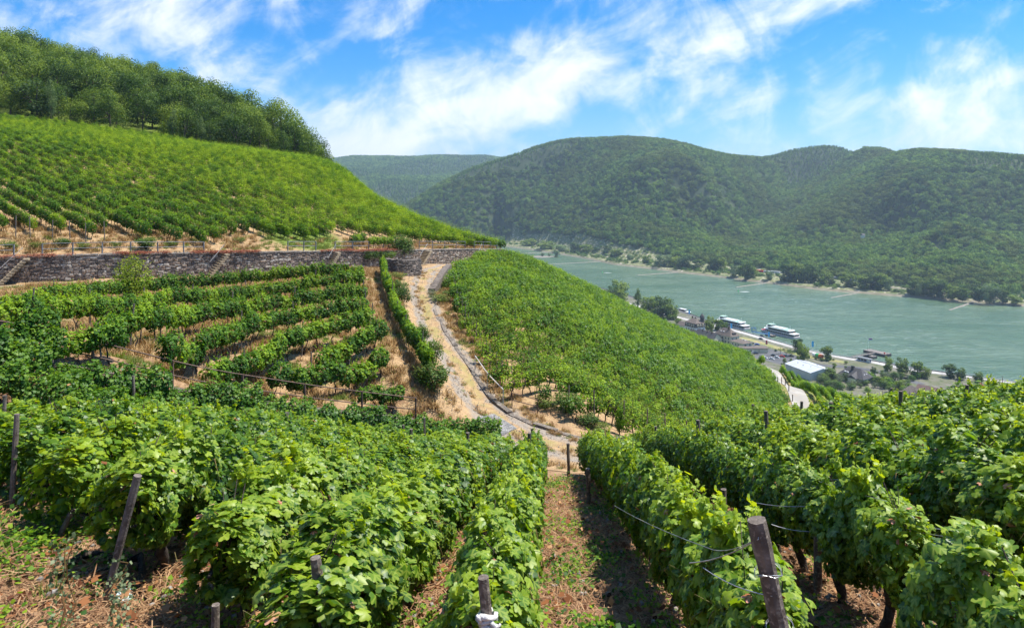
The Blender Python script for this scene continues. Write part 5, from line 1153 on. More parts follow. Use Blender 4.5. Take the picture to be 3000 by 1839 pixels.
link('distant_hills', new_mesh('distant_hills', np.stack([Xg, Yg, Zg + H], -1), fc, [M['hill']], smooth=True), kind='structure')
rl_a = np.array([G(*q, -137.2) for q in [(1790, 742), (1900, 757), (2050, 777), (2205, 796), (2360, 808), (2513, 826), (2640, 844), (2830, 862), (3000, 880), (3200, 900)]]); rl_a = spline([(*p, 0) for p in rl_a], 12)[:, :2]
# woods on the far hills
n = 70000; r = np.random.default_rng(77); px = r.uniform(1080, 3080, n); u = r.random(n)
Y = bankY(px) * (1 + np.interp(px, [1440, 1500, 1750, 2300, 2500, 2640], [.005, .075, .10, .118, .088, .07]) + 1.3 * u); x = (px - 1500) / F * Y; z = far_z(x, Y)
keepd = r.random(n) < np.clip((Y / 1900) ** 2 * 1.1, .25, 1); x, Y, z, px = x[keepd], Y[keepd], z[keepd], px[keepd]
ok = (HY - F * z / Y) > 395 - 60; Yr_ = np.interp(px, list(cols), [c[3] for c in cols.values()]); ok &= Y < Yr_ + 130; x, Y, z, px = x[ok], Y[ok], z[ok], px[ok]
py = HY - F * z / Y; con = ((px > 1690) & (px < 1800) & (Y > Yr_[ok] - 40) & (r.random(len(x)) < .6)) | ((Y > Yr_[ok] - 30) & (vnoise(x, Y, 120, 45) > .55)) | ((px > 2300) & (px < 2620) & (Y > 1900)) | ((px > 2830) & (px < 3000) & (py < 500) & (py > 450))
w = r.uniform(10, 21, len(x)) * np.where(con, .55, 1); h_ = r.uniform(11, 18, len(x)) * np.where(con, 1.0, 1)
olive = (vnoise(x, Y, 60, 46) > .80) & (r.random(len(x)) < .35)
sp = vnoise(x, Y, 80, 48); pick = np.where(con, 6 + r.integers(0, 2, len(x)), np.where(olive, 8, np.where(sp + r.normal(0, .2, len(x)) > .6, 9 + r.integers(0, 3, len(x)), r.integers(0, 6, len(x)))))
print('far trees', len(x))
scatter('hill_forest', np.stack([x, Y, z + H - h_ * .25], 1), r.uniform(0, 6.28, len(x)), np.stack([w, w, h_], 1), pick, FTR + FTC + FTL + FTO, label='dense green forest covering the hills across the river')
# scrub between the far shore and the railway
n = 1500; px = r.uniform(1480, 3080, n); rmax = np.interp(px, [1500, 1750, 2300, 2500, 2640], [.075, .10, .118, .088, .07]); Y = bankY(px) * (1 + .012 + (rmax - .012) * r.random(n) ** 1.3); x = (px - 1500) / F * Y
Ms = [g_ for g_ in FTR[:3]] + FTL; dr = np.array([np.min(np.hypot(rl_a[:, 0] - a, rl_a[:, 1] - b)) for a, b in zip(x, Y)]); ok = (dr > 11) & (vnoise(x, Y, 30, 51) > .38); x, Y, px = x[ok], Y[ok], px[ok]; s_ = r.uniform(2.5, 8, len(x))
scatter('riverbank_scrub', np.stack([x, Y, far_z(x, Y) + H - s_ * .25], 1), r.uniform(0, 6, len(x)), np.stack([s_ * 1.3, s_ * 1.3, s_], 1), r.integers(0, 4, len(x)), Ms, label='bushes and scrub between the far shore and the railway')
n = 22000; px = r.uniform(900, 1560, n); Y = r.uniform(2400, 4350, n); x = (px - 1500) / F * Y; z = h0_z(x, Y); con = vnoise(x, Y, 260, 47) > .52
w = r.uniform(16, 26, n); h_ = r.uniform(14, 22, n) * np.where(con, 1.2, 1); w = np.where(con, w * .6, w)
scatter('distant_forest', np.stack([x, Y, z + H - h_ * .3], 1), r.uniform(0, 6.28, n), np.stack([w, w, h_], 1), np.where(con, 6 + r.integers(0, 2, n), r.integers(0, 6, n)), FTR + FTC, label='hazy blue-green forest on the farthest range')

# ------------------------------------------------------------------ river and flood plain
M['water'] = bpy.data.materials.new('river_water'); M['water'].use_nodes = True; t = M['water'].node_tree; b = t.nodes['Principled BSDF']
b.inputs['Roughness'].default_value = .24; b.inputs['Specular IOR Level'].default_value = .5; b.inputs['IOR'].default_value = 1.33
g = nd(t, 'ShaderNodeNewGeometry'); mp = nd(t, 'ShaderNodeMapping'); t.links.new(g.outputs['Position'], mp.inputs[0]); mp.inputs[2].default_value = (0, 0, math.radians(62)); 
mp.inputs[3].default_value = (.35, 1, 1)
def wn(sc, det=4, vec=mp.outputs[0], dist=0.0):
    n_ = nd(t, 'ShaderNodeTexNoise'); t.links.new(vec, n_.inputs['Vector']); n_.inputs['Scale'].default_value = sc; n_.inputs['Detail'].default_value = det; n_.inputs['Distortion'].default_value = dist; return n_.outputs[0]
base = mixc(t, smap(t, wn(.018, 4, dist=.8), .3, .7), (.070, .125, .070, 1), (.120, .175, .108, 1))
foam = mth(t, 'MULTIPLY', smap(t, wn(.16, 8, dist=1.6), .52, .70), smap(t, wn(.012, 3, dist=.6), .38, .62))
base = mixc(t, smap(t, wn(.12, 7, dist=1.3), .35, .65, 0.0, .5), base, (.045, .085, .05, 1))
base = mixc(t, mth(t, 'MULTIPLY', foam, .28), base, (.42, .48, .44, 1))
t.links.new(base, b.inputs['Base Color'])
bp = nd(t, 'ShaderNodeBump'); t.links.new(mth(t, 'ADD', wn(.55, 5), mth(t, 'MULTIPLY', wn(.09, 3, dist=1.0), 1.6)), bp.inputs['Height']); bp.inputs['Strength'].default_value = 1.0; bp.inputs['Distance'].default_value = .9
t.links.new(bp.outputs[0], b.inputs['Normal'])
gx = np.linspace(-2500, 3000, 12); gy = np.linspace(150, 5500, 12); A, B = np.meshgrid(gx, gy); ii = np.arange(144).reshape(12, 12)
link('water', new_mesh('water', np.stack([A, B, A * 0], -1), np.stack([ii[:-1, :-1], ii[:-1, 1:], ii[1:, 1:], ii[1:, :-1]], -1).reshape(-1, 4), [M['water']]), kind='structure')
quay = [np.array(G(*q, -138.5)) for q in [(1700, 830), (1800, 855), (1900, 886), (1975, 905), (2100, 950), (2250, 995), (2400, 1037), (2560, 1060), (2700, 1084), (2900, 1114), (3100, 1140), (3500, 1190)]]
quay = np.array(quay); M['plain'] = mat('village_ground', (.11, .115, .06), (.16, .145, .115), .95, .08, coord='World', c3=(.065, .085, .03))
inn = quay - NB * 260
V = [(*p, H - 137.62) for p in quay] + [(*p, H - 137.62) for p in inn] + [(*p, -2) for p in quay]; n = len(quay)
link('riverside_ground', new_mesh('riverside_ground', V, [(i, n + i, n + i + 1, i + 1) for i in range(n - 1)] + [(i, i + 1, 2 * n + i + 1, 2 * n + i) for i in range(n - 1)], [M['plain']]), kind='structure')
qn = thing('quay_wall', 'dark stone quay wall along the near river bank', 'wall')
def rib(line, w, z0, z1, m_, name, parent=None, off=0, **kw):
    line = np.asarray(line); nn = frame_of(line); a = line + nn * (off + w / 2); b_ = line + nn * (off - w / 2); n = len(line); mb = MB()
    v = []
    for i in range(n): v += [(*b_[i], z0), (*b_[i], z1), (*a[i], z1), (*a[i], z0)]
    f = [(4 * i + k, 4 * i + (k + 1) % 4, 4 * i + 4 + (k + 1) % 4, 4 * i + 4 + k) for i in range(n - 1) for k in range(4)] + [(3, 2, 1, 0), (4 * n - 4, 4 * n - 3, 4 * n - 2, 4 * n - 1)]
    mb.add(v, f); return mb.obj(name, m_, parent, **kw)
zq = H - 137.62
rib(quay, .7, -1, zq + .25, M['stone_d'], 'parapet', qn)
def flat(line, w, z, m_, name, off=0, **kw):
    line = np.asarray(line); nn = frame_of(line); a = line + nn * (off + w / 2); b_ = line + nn * (off - w / 2); n = len(line)
    return link(name, new_mesh(name, [(*p, z) for p in a] + [(*p, z) for p in b_], [(n + i, n + i + 1, i + 1, i) for i in range(n - 1)], [m_]), **kw)
hwy = np.array([G(*q, -137.3) for q in [(1700, 855), (1860, 893), (2000, 932), (2138, 964), (2244, 993), (2350, 1022), (2483, 1049), (2559, 1060), (2665, 1081), (2850, 1103), (3100, 1137), (3500, 1195)]])
hw = spline([(*p, 0) for p in hwy], 8)[:, :2]
flat(hw, 7.6, zq + .10, M['lightroad'], 'road', kind='structure')
flat(hw, .25, zq + .104, M['white'], 'road_marking', kind='structure')
prm = spline([(*p, 0) for p in quay], 8)[:, :2]
flat(prm - NB * 3.2, 3.6, zq + .06, M['asphalt'], 'promenade', kind='structure')
M['lawn'] = mat('parched_lawn', (.20, .21, .07), (.30, .24, .12), .95, .15, coord='World', c3=(.18, .22, .06))
lawn = np.array([G(*q, -137.55) for q in [(2170, 988), (2244, 1008), (2350, 1040), (2483, 1062)]]); flat(spline([(*p, 0) for p in lawn], 8)[:, :2], 8, zq + .04, M['lawn'], 'lawn', kind='structure')
vl = np.array([G(*q, -137.5) for q in [(2085, 975), (2180, 1005), (2260, 1032), (2400, 1068), (2500, 1075), (2620, 1100), (2700, 1125)]]); flat(spline([(*p, 0) for p in vl], 8)[:, :2], 7, zq + .08, M['asphalt'], 'road', kind='structure')
pk = [G(*q, -137.5) for q in [(2205, 1045), (2250, 1020), (2345, 1045), (2345, 1068), (2290, 1068)]]; link('car_park', new_mesh('car_park', [(*p, zq + .05) for p in pk], [tuple(range(5))], [M['asphalt']]), kind='structure')
def rz_of(line, p):
    i = int(np.argmin(((line - np.array(p)) ** 2).sum(1))); i = min(i, len(line) - 2); d = line[i + 1] - line[i]; return math.atan2(d[1], d[0])
# guard rails along the road and promenade
for off, nm, l0 in ((5.4, 'long pale guard rail between road and promenade', hw), (None, 'railing along the edge of the quay', prm)):
    ln = l0 if off is None else l0 + frame_of(l0) * off
    t = thing('guard_rail', nm, 'guard rail')
    ln2 = ln if off is not None else prm - NB * .9
    rib(ln2, .12, zq + .55, zq + .85, M['white' if off else 'steel'], 'rail', t)
    b = MB()
    for p in ln2: b.box((p[0], p[1], zq + .4), (.14, .14, .8))
    b.obj('posts', M['steel'], t, kind='stuff')

# far bank: groynes, gravel, rail line, train
def groyne(a, b_, nm):
    pa, pb = np.array(G(*a, -141.6)), np.array(G(*b_, -141.9)); line = np.array([pa + (pb - pa) * t for t in np.linspace(0, 1, 14)]); nn = frame_of(line); mb = MB(); rg = random.Random(int(a[0]))
    v = []
    for i in range(14):
        h_ = 1.25 - .9 * (i / 13) + rg.uniform(-.1, .1)
        for o, z in ((-2.4, -.5), (-.7, h_), (.7, h_), (2.4, -.5)): v.append((*(line[i] + nn[i] * (o + rg.uniform(-.3, .3))), z))
    f = [(4 * i + k, 4 * i + k + 1, 4 * i + 5 + k, 4 * i + 4 + k) for i in range(13) for k in range(3)] + [(3, 2, 1, 0), (52, 53, 54, 55)]
    mb.add(v, f).obj('groyne', M['sandbar'], label=nm, category='groyne')
for a, b_, nm in [((1668, 736), (1475, 745), 'farthest low stone groyne beyond the gravel islet'), ((1834, 762), (1610, 774), 'long straight groyne below the gravel islet'), ((2022, 795), (1868, 806), 'third groyne reaching into the river from the far bank'), ((2292, 822), (2156, 841), 'groyne opposite the first excursion boat'), ((2550, 851), (2434, 872), 'groyne opposite the second excursion boat'), ((2866, 880), (2780, 908), 'nearest groyne at the right edge of the river')]: groyne(a, b_, nm)
b = MB(); c = np.array(G(1582, 752, -142)); 
b.add([(c[0] + math.cos(k) * 34 * (1 + .2 * math.sin(3 * k)), c[1] + math.sin(k) * 22, .02) for k in np.linspace(0, 6.28, 15)[:-1]] + [(c[0], c[1], .9)], [(i, (i + 1) % 14, 14) for i in range(14)]).obj('gravel_islet', M['sandbar'], label='small gravel islet in the upper river', category='islet')
for px_, py_, w, nm in [(1590, 751, 9, 'small willow on the left of the gravel islet'), (1609, 751, 8, 'low willow beside the islet'), (1631, 753, 16, 'round willow right of the gravel islet')]:
    x, y = G(px_, py_, -142); tree(x, y, -.3, w, w * .95, TW, nm, 'willow_tree')
rl = np.array([G(*q, -137.2) for q in [(1790, 742), (1900, 757), (2050, 777), (2205, 796), (2360, 808), (2513, 826), (2640, 844), (2830, 862), (3000, 880), (3200, 900)]]); rl = spline([(*p, 0) for p in rl], 12)[:, :2]
zr = H - 138.2
flat(rl, 9, zr + .5, M['rail'], 'railway_bed', kind='structure'); 
rd2 = np.array([G(*q, -137.8) for q in [(1790, 738), (1900, 753), (2050, 772), (2205, 788), (2400, 806), (2640, 838), (2830, 855), (3000, 870), (3200, 890)]]); flat(spline([(*p, 0) for p in rd2], 12)[:, :2], 10, zr + .45, M['lightroad'], 'road', kind='structure')
dd = np.concatenate([[0], np.cumsum(np.linalg.norm(np.diff(rl, axis=0), axis=1))]); px_l = 1500 + F * rl[:, 0] / rl[:, 1]; s0 = float(np.interp(2205, px_l, dd))
tn = thing('train', 'passenger train with a red locomotive on the far bank', 'train')
s = s0
for i in range(8):
    ln = 19 if i == 0 else 26.4; c = s + ln / 2; s += ln + .8
    x, y = np.interp(c, dd, rl[:, 0]), np.interp(c, dd, rl[:, 1]); a = rz_of(rl, (x, y)); m_ = M['redpaint'] if i == 0 else M['traingrey']
    b = MB(); b.box((0, 0, 2.6), (ln, 3.0, 2.9), tp=1.0); b.box((0, 0, 4.2), (ln - .6, 2.9, .5), tp=.97, ty=.7); b.box((0, 0, .9), (ln * .8, 2.2, .6), m=1)
    car_ = link('locomotive' if i == 0 else 'carriage', b.mesh('carriage', m_, M['black']), tn, (x, y, zr + .6), (0, 0, a))
    nwin = 3 if i == 0 else 11
    for k in range(nwin):
        for sd_ in (-1, 1): link('window', WINM if 'WINM' in globals() else MB().box((0, 0, 0), (1.35, .06, .95)).mesh('window', M['glass']), car_, ((k - (nwin - 1) / 2) * (ln - 3) / nwin, sd_ * 1.53, 3.0))
    WINM = car_.children[0].data if False else [o for o in bpy.data.meshes if o.name.startswith('window')][0]
# trees on the far bank
FB = [(1548, 722, 20, 40), (1599, 731, 22, 44), (1641, 738, 18, 40), (1684, 742, 28, 30), (1717, 745, 26, 36), (1752, 748, 24, 30), (1781, 753, 30, 30), (1806, 758, 26, 34), (1846, 765, 18, 20), (1897, 774, 24, 26), (1946, 783, 34, 44), (1976, 784, 30, 36), (2009, 789, 36, 44), (2045, 792, 30, 30),
      (2090, 797, 40, 30), (2112, 798, 40, 28), (2155, 811, 30, 30), (2185, 818, 46, 36), (2205, 816, 30, 24), (2252, 822, 26, 22), (2305, 827, 48, 38), (2330, 828, 54, 40), (2355, 830, 50, 36), (2380, 831, 52, 36), (2416, 836, 36, 34), (2437, 838, 20, 18), (2485, 843, 40, 38),
      (2530, 849, 40, 40), (2556, 850, 46, 40), (2580, 852, 46, 38), (2603, 854, 36, 28), (2674, 864, 40, 26), (2694, 866, 32, 26), (2718, 868, 40, 32), (2738, 870, 46, 34), (2760, 872, 44, 34), (2790, 877, 38, 38), (2820, 880, 34, 30), (2868, 884, 40, 34), (2889, 886, 48, 38), (2912, 887, 42, 34), (2937, 887, 38, 30), (2975, 890, 22, 30)]
cnt_ = {}
for i, (px_, py_, hp_, wp_) in enumerate(FB):
    x, y = G(px_, py_, -139.5); k = y / F; will = i in (2, 8, 10, 16, 19, 30, 32, 39, 40)
    where = ('past the gravel islet' if px_ < 1700 else 'left of the locomotive' if px_ < 2200 else 'in front of the train' if px_ < 2520 else 'opposite the landing stage')
    kk = (will, where); cnt_[kk] = cnt_.get(kk, -1) + 1
    tree(x, y, H - 139.4, wp_ * k * 1.35, hp_ * k * 1.15, TW if will else TV, ('silvery willow' if will else 'green tree') + ', ' + ORD[cnt_[kk]] + ' from the left on the far bank ' + where, 'willow_tree' if will else 'riverside_tree', ('willows' if will else 'trees') + ' on the far bank ' + where)
for px_, py_, hp_, wp_, nm in [(2107, 772, 36, 34, 'big round tree behind the far road'), (2560, 812, 28, 36, 'round light tree behind the train'), (2611, 830, 40, 34, 'tall tree behind the far road right of the train'), (2633, 834, 34, 22, 'slim light tree behind the far road'), (2054, 772, 16, 18, 'small round tree left of the big round one'), (2160, 782, 26, 30, 'tree at the forest foot behind the locomotive')]:
    x, y = G(px_, py_, -138); tree(x, y, H - 138.5, wp_ * y / F * 1.1, hp_ * y / F * 1.08, TV, nm, 'broadleaf_tree')
for px_, y_, nm in [(1765, 799, 'channel buoy with a white wake in mid river'), (2163, 854, 'channel buoy off the groyne tip')]:
    x, y = G(px_, y_, -142); t = thing('buoy', nm, 'buoy', (x, y, 0)); MB().tube([(0, 0, -.3), (0, 0, .6), (0, 0, 2.6)], [1.0, 1.0, .15], 8).obj('float', M['greenpaint'], t)
    MB().add([(-.5, -.8, .04), (9, -3.0, .03), (17, -1.0, .03), (9, .6, .04)], [(0, 1, 2, 3)]).obj('wake', M['white'], t)
# chapel-like white house on the hill
x, y = P(2528, 565, 1310)[:2]; z = float(far_z(np.array([x]), np.array([y]))[0]) + H
t = thing('hillside_inn', 'tiny white building among trees high on the far hill', 'building', (x, y, z + 5), .3)
MB().box((0, 0, 4), (6, 5, 9)).obj('wall', M['yellowish'], t); MB().add([(-3.6, -3, 8.4), (3.6, -3, 8.4), (3.6, 3, 8.4), (-3.6, 3, 8.4), (-3.6, 0, 11.4), (3.6, 0, 11.4)], [(0, 1, 5, 4), (2, 3, 4, 5), (1, 2, 5), (3, 0, 4)]).obj('roof', M['slate'], t)
MB().box((20, -6, 0), (34, 2, 6)).obj('terrace', M['tileroof'], t)
x, y = P(2633, 560, 1330)[:2]; tree(x, y, float(far_z(np.array([x]), np.array([y]))[0]) + H, 10, 34, TP, 'tall dark poplar beside the inn on the far hill', 'poplar_tree')
# ------------------------------------------------------------------ village and boats
BA = math.atan2(-.88, .47)             # direction of the near bank
ZV = -137.6
def windows(t, wl_, m_frame='frame'):
    for (x, y, z, w, h_, face) in wl_:          # face: 'x' wall facing +-x, 'y' wall facing +-y ; sign of coordinate gives the side
        if face == 'y': fr = MB().box((0, 0, 0), (w + .3, .14, h_ + .3)); gl = MB().box((0, .0, 0), (w, .20, h_))
        else: fr = MB().box((0, 0, 0), (.14, w + .3, h_ + .3)); gl = MB().box((0, 0, 0), (.20, w, h_))
        o = link('window', fr.mesh('window', M[m_frame]), t, (x, y, z)); link('pane', gl.mesh('pane', M['glass']), o)
def gable(b, x0, x1, y0, y1, z, hr, ov=.5, m=0, axis='x', th=.25):
    if axis == 'x':
        ym = (y0 + y1) / 2
        for s_, yo in ((-1, y0 - ov), (1, y1 + ov)):
            zo = z - ov * hr / ((y1 - y0) / 2)
            b.add([(x0 - ov, yo, zo), (x1 + ov, yo, zo), (x1 + ov, ym, z + hr), (x0 - ov, ym, z + hr), (x0 - ov, yo, zo + th), (x1 + ov, yo, zo + th), (x1 + ov, ym, z + hr + th), (x0 - ov, ym, z + hr + th)],
                  [(0, 1, 2, 3), (7, 6, 5, 4), (0, 4, 5, 1), (1, 5, 6, 2), (3, 7, 4, 0)] if s_ < 0 else [(3, 2, 1, 0), (4, 5, 6, 7), (1, 5, 4, 0), (2, 6, 5, 1), (0, 4, 7, 3)], m)
    else:
        xm = (x0 + x1) / 2
        for s_, xo in ((-1, x0 - ov), (1, x1 + ov)):
            zo = z - ov * hr / ((x1 - x0) / 2)
            b.add([(xo, y0 - ov, zo), (xo, y1 + ov, zo), (xm, y1 + ov, z + hr), (xm, y0 - ov, z + hr), (xo, y0 - ov, zo + th), (xo, y1 + ov, zo + th), (xm, y1 + ov, z + hr + th), (xm, y0 - ov, z + hr + th)],
                  [(3, 2, 1, 0), (4, 5, 6, 7), (1, 5, 4, 0), (2, 6, 5, 1), (0, 4, 7, 3)], m)
def gwall(b, x0, x1, y0, y1, h_, hr, m=0, axis='x'):
    """box with gable ends"""
    if axis == 'x':
        ym = (y0 + y1) / 2; v = []
        for x in (x0, x1): v += [(x, y0, 0), (x, y1, 0), (x, y1, h_), (x, ym, h_ + hr), (x, y0, h_)]
    else:
        xm = (x0 + x1) / 2; v = []
        for y in (y0, y1): v += [(x0, y, 0), (x1, y, 0), (x1, y, h_), (xm, y, h_ + hr), (x0, y, h_)]
    b.add(v, [(0, 1, 2, 3, 4), (9, 8, 7, 6, 5), (0, 5, 6, 1), (1, 6, 7, 2), (4, 9, 5, 0), (2, 7, 8, 3), (3, 8, 9, 4)], m)
def hip(b, x0, x1, y0, y1, z, hr, inset, ov=.5, m=0, top=None):
    x0 -= ov; x1 += ov; y0 -= ov; y1 += ov; iy = top if top is not None else (y1 - y0) / 2 - .01
    b.add([(x0, y0, z), (x1, y0, z), (x1, y1, z), (x0, y1, z), (x0 + inset, y0 + iy, z + hr), (x1 - inset, y0 + iy, z + hr), (x1 - inset, y1 - iy, z + hr), (x0 + inset, y1 - iy, z + hr)],
          [(3, 2, 1, 0), (0, 1, 5, 4), (1, 2, 6, 5), (2, 3, 7, 6), (3, 0, 4, 7), (4, 5, 6, 7)], m)
def house(name, label, px, py, rot=0.0, z=ZV):
    x, y = G(px, py, z); return thing(name, label, 'building', (x, y, z + H), BA + rot, sc=1.12 if name in ('villa', 'hotel', 'house', 'hotel_wing') else None)
# villa with mansard roof and turret
t = house('villa', 'white villa with dark mansard roof and a domed turret', 2036, 972)
MB().box((0, 0, 2.2), (13, 11, 5.6)).obj('wall', M['offwhite'], t)
b = MB(); b.box((0, 0, 6.7), (13.5, 11.5, 3.6), tp=.92, ty=.90); b.obj('mansard', M['slate'], t)
b = MB(); hip(b, -6.2, 6.2, -5.2, 5.2, 8.5, 3.4, 4.5); b.obj('roof', M['tileroof'], t)
windows(t, [(6.5, -3.2, 2.8, 1.2, 2.2, 'x'), (6.5, 0, 2.6, 1.2, 2.8, 'x'), (6.5, 3.2, 2.8, 1.2, 2.2, 'x')] + [(x, -5.5, 2.8, 1.1, 2.0, 'y') for x in (-4.5, -1.5, 1.5, 4.5)], 'cream')
for x, y, f in [(6.6, -3, 'x'), (6.6, 0, 'x'), (6.6, 3, 'x'), (-4, -5.5, 'y'), (-1.2, -5.5, 'y'), (1.6, -5.5, 'y'), (4.4, -5.5, 'y')]:
    d_ = link('dormer', MB().box((0, 0, 0), (1.3, 1.3, 2.0)).mesh('dormer', M['cream']), t, (x, y, 6.7)); link('pane', MB().box((.66 if f == 'x' else 0, -.66 if f == 'y' else 0, 0), (.1 if f == 'x' else .8, .1 if f == 'y' else .8, 1.3)).mesh('pane', M['glass']), d_)
b = MB(); b.tube([(4.4, 4.2, 8), (4.4, 4.2, 13)], [1.9, 1.8], 8); b.obj('turret', M['slate'], t)
b = MB(); b.tube([(4.4, 4.2, 13), (4.4, 4.2, 13.3), (4.4, 4.2, 14.6), (4.4, 4.2, 15.6), (4.4, 4.2, 16.6)], [2.3, 2.2, 1.7, .7, .05], 8); b.obj('dome', M['slate'], t)
MB().box((-3, 0, 12.2), (1, .8, 2.4)).obj('chimney', M['brick'], t); MB().box((0, .5, 12), (.8, .8, 1.8)).obj('chimney', M['brick'], t)
# annexes beside the villa
t = house('barn', 'small grey roofed barn behind the villa', 2003, 960); b = MB(); gwall(b, -5, 5, -4, 4, 3, 3); b.obj('wall', M['offwhite'], t); b = MB(); gable(b, -5, 5, -4, 4, 3, 3); b.obj('roof', M['tileroof'], t); MB().box((2, 1, 6), (.8, .8, 1.8)).obj('chimney', M['brick'], t)
t = house('annex', 'dark roofed annex in front of the villa', 2034, 985); b = MB(); gwall(b, -4.5, 4.5, -3.2, 3.2, 3, 3); b.obj('wall', M['offwhite'], t); b = MB(); gable(b, -4.5, 4.5, -3.2, 3.2, 3, 3); b.obj('roof', M['slate'], t)
t = house('house', 'long grey gabled house half hidden by the vineyard slope', 2078, 1003); b = MB(); gwall(b, -12, 9, -5, 5, 4.6, 4.2); b.obj('wall', M['cream'], t); b = MB(); gable(b, -12, 9, -5, 5, 4.6, 4.2); b.obj('roof', M['slate'], t)
for x in (-6, -1, 4): MB().box((x, -1, 8.4), (.9, .9, 2)).obj('chimney', M['brick'], t)
windows(t, [(9, -1.5, 3, 1, 1.3, 'x'), (9, 1.5, 3, 1, 1.3, 'x')])
# cream hotel
t = house('hotel', 'cream hotel with a brown hipped roof and roof windows', 2130, 1004)
MB().box((0, 0, 3.2), (17, 9.5, 7.4)).obj('wall', M['cream'], t); b = MB(); hip(b, -8.5, 8.5, -4.8, 4.8, 6.9, 5.2, 5.4); b.obj('roof', M['tileroof'], t)
windows(t, [(x, -4.75, z, 1.0, 1.5, 'y') for x in (-6.5, -3.2, 0, 3.2, 6.3) for z in (2.2, 5.0)] + [(8.5, y, 5.0, 1.0, 1.4, 'x') for y in (-2.5, 1.5)])
MB().box((2.6, -.6, 12), (1.1, 1.1, 3.2)).obj('chimney', M['brick'], t)
for x in (-3.6, -.6): MB().box((x, -2.7, 9.5), (1.1, 1.2, .3)).obj('roof_window', M['white'], t)
d_ = MB().box((7.0, 0, 8.6), (2.2, 3.4, 1.7)).obj('dormer', M['slate'], t)
MB().box((-11, 1.5, 2.9), (7, 8, 6)).obj('side_wing', M['cream'], t); MB().box((-11, 1.5, 6.05), (7.6, 8.6, .3)).obj('flat_roof', M['concrete'], t)
t = house('hotel_wing', 'low cream wing with a flat brown roof beside the hotel', 2172, 1019)
MB().box((0, 0, 2.4), (13, 10, 5.4)).obj('wall', M['cream'], t); b = MB(); hip(b, -6.5, 6.5, -5, 5, 5.1, 1.2, 3.4, .6); b.obj('roof', M['tileroof'], t)
windows(t, [(6.5, -2.6, 3.4, 1.9, 1.6, 'x'), (6.5, 2.2, 3.4, 1.2, 1.6, 'x')] + [(x, -5, 3.2, .9, 1.5, 'y') for x in (-4, -1, 1.6)])
t = house('garage', 'long low cream garage wall with a dark flat roof', 2206, 1031, 1.05)
MB().box((0, 0, 1.8), (23, 7, 4)).obj('wall', M['cream'], t); MB().box((0, 0, 3.95), (24, 8, .35)).obj('roof', M['tileroof'], t)
windows(t, [(-3, -3.5, 1.9, 2.2, 1.1, 'y')])
b = MB(); [b.box((4 + dx, -3.56, 1.9 + dz), (w, .08, h_)) for dx, dz, w, h_ in ((0, -.5, .12, 1.2), (-.35, .3, .8, .12), (.3, .6, .8, .12), (0, .9, .5, .12), (0, -1.1, 1.2, .1), (.5, .1, .5, .1))]; b.obj('emblem', M['brick'], t)
# metal hall
t = house('hall', 'large white metal hall with a pale shallow roof', 2372, 1098, -.22)
b = MB(); gwall(b, -14, 14, -10.5, 10.5, 5.8, 2.3, axis='x'); b.obj('wall', M['hallwall'], t); b = MB(); gable(b, -14, 14, -10.5, 10.5, 5.8, 2.3, .5, th=.2); b.obj('roof', M['metalroof'], t)
MB().box((0, 0, 8.35), (29.2, .25, .10)).obj('ridge', M['steel'], t)
windows(t, [(14.0, 6.5, 3.8, 2.2, 1.4, 'x')], 'white'); MB().box((14.05, -4, 1.6), (.12, 3, 3.2)).obj('door', M['silver'], t)
for k, (x, y) in enumerate([(-8, -4), (-1, -5), (5, -3), (2, 5)]): MB().box((x, y, 8.35 - abs(y) * 2.3 / 10.5), (.5, .5, .7)).obj('roof_vent', M['steel'], t)
# detached house with big dark roof
t = house('house', 'pale detached house with a large dark hipped roof and skylights', 2505, 1116, .12)
MB().box((0, 0, 1.6), (16, 11, 4.2)).obj('wall', M['yellowish'], t); MB().box((2, -6, 1.6), (5, 4, 4.1)).obj('bay', M['yellowish'], t); b = MB(); hip(b, -8, 8, -5.5, 5.5, 3.7, 5.0, 4.8, .9); b.add([(-1, -8.4, 3.75), (5.2, -8.4, 3.75), (5.2, -5, 3.75), (-1, -5, 3.75), (2.1, -8.4, 5.6), (2.1, -1.4, 7.4)], [(0, 1, 4), (1, 2, 5, 4), (3, 0, 4, 5), (2, 3, 5)]); b.obj('roof', M['slate'], t)
MB().box((-.8, -1.4, 8.2), (1.3, 1.3, 3.4)).obj('chimney', M['black'], t); MB().box((-1.6, 1.5, 8), (.9, .9, 2.2)).obj('chimney', M['brick'], t)
for x, y, z in [(-4.4, -3.7, 6.1), (-2.6, -3.9, 5.9)]: MB().box((x, y, z), (1.1, .9, .5)).obj('roof_window', M['white'], t)
for y in (-1.5, 1.2): MB().box((6.6, y, 5.8), (.8, 1.0, .5)).obj('roof_window', M['white'], t)
windows(t, [(-4.5, -5.5, 1.9, 1.2, 1.2, 'y'), (8, -2.8, 1.9, 1.8, 1.5, 'x'), (8, 2.2, 1.9, 2.4, 1.5, 'x'), (-.6, -5.5, 1.9, 1.0, 1.2, 'y')])
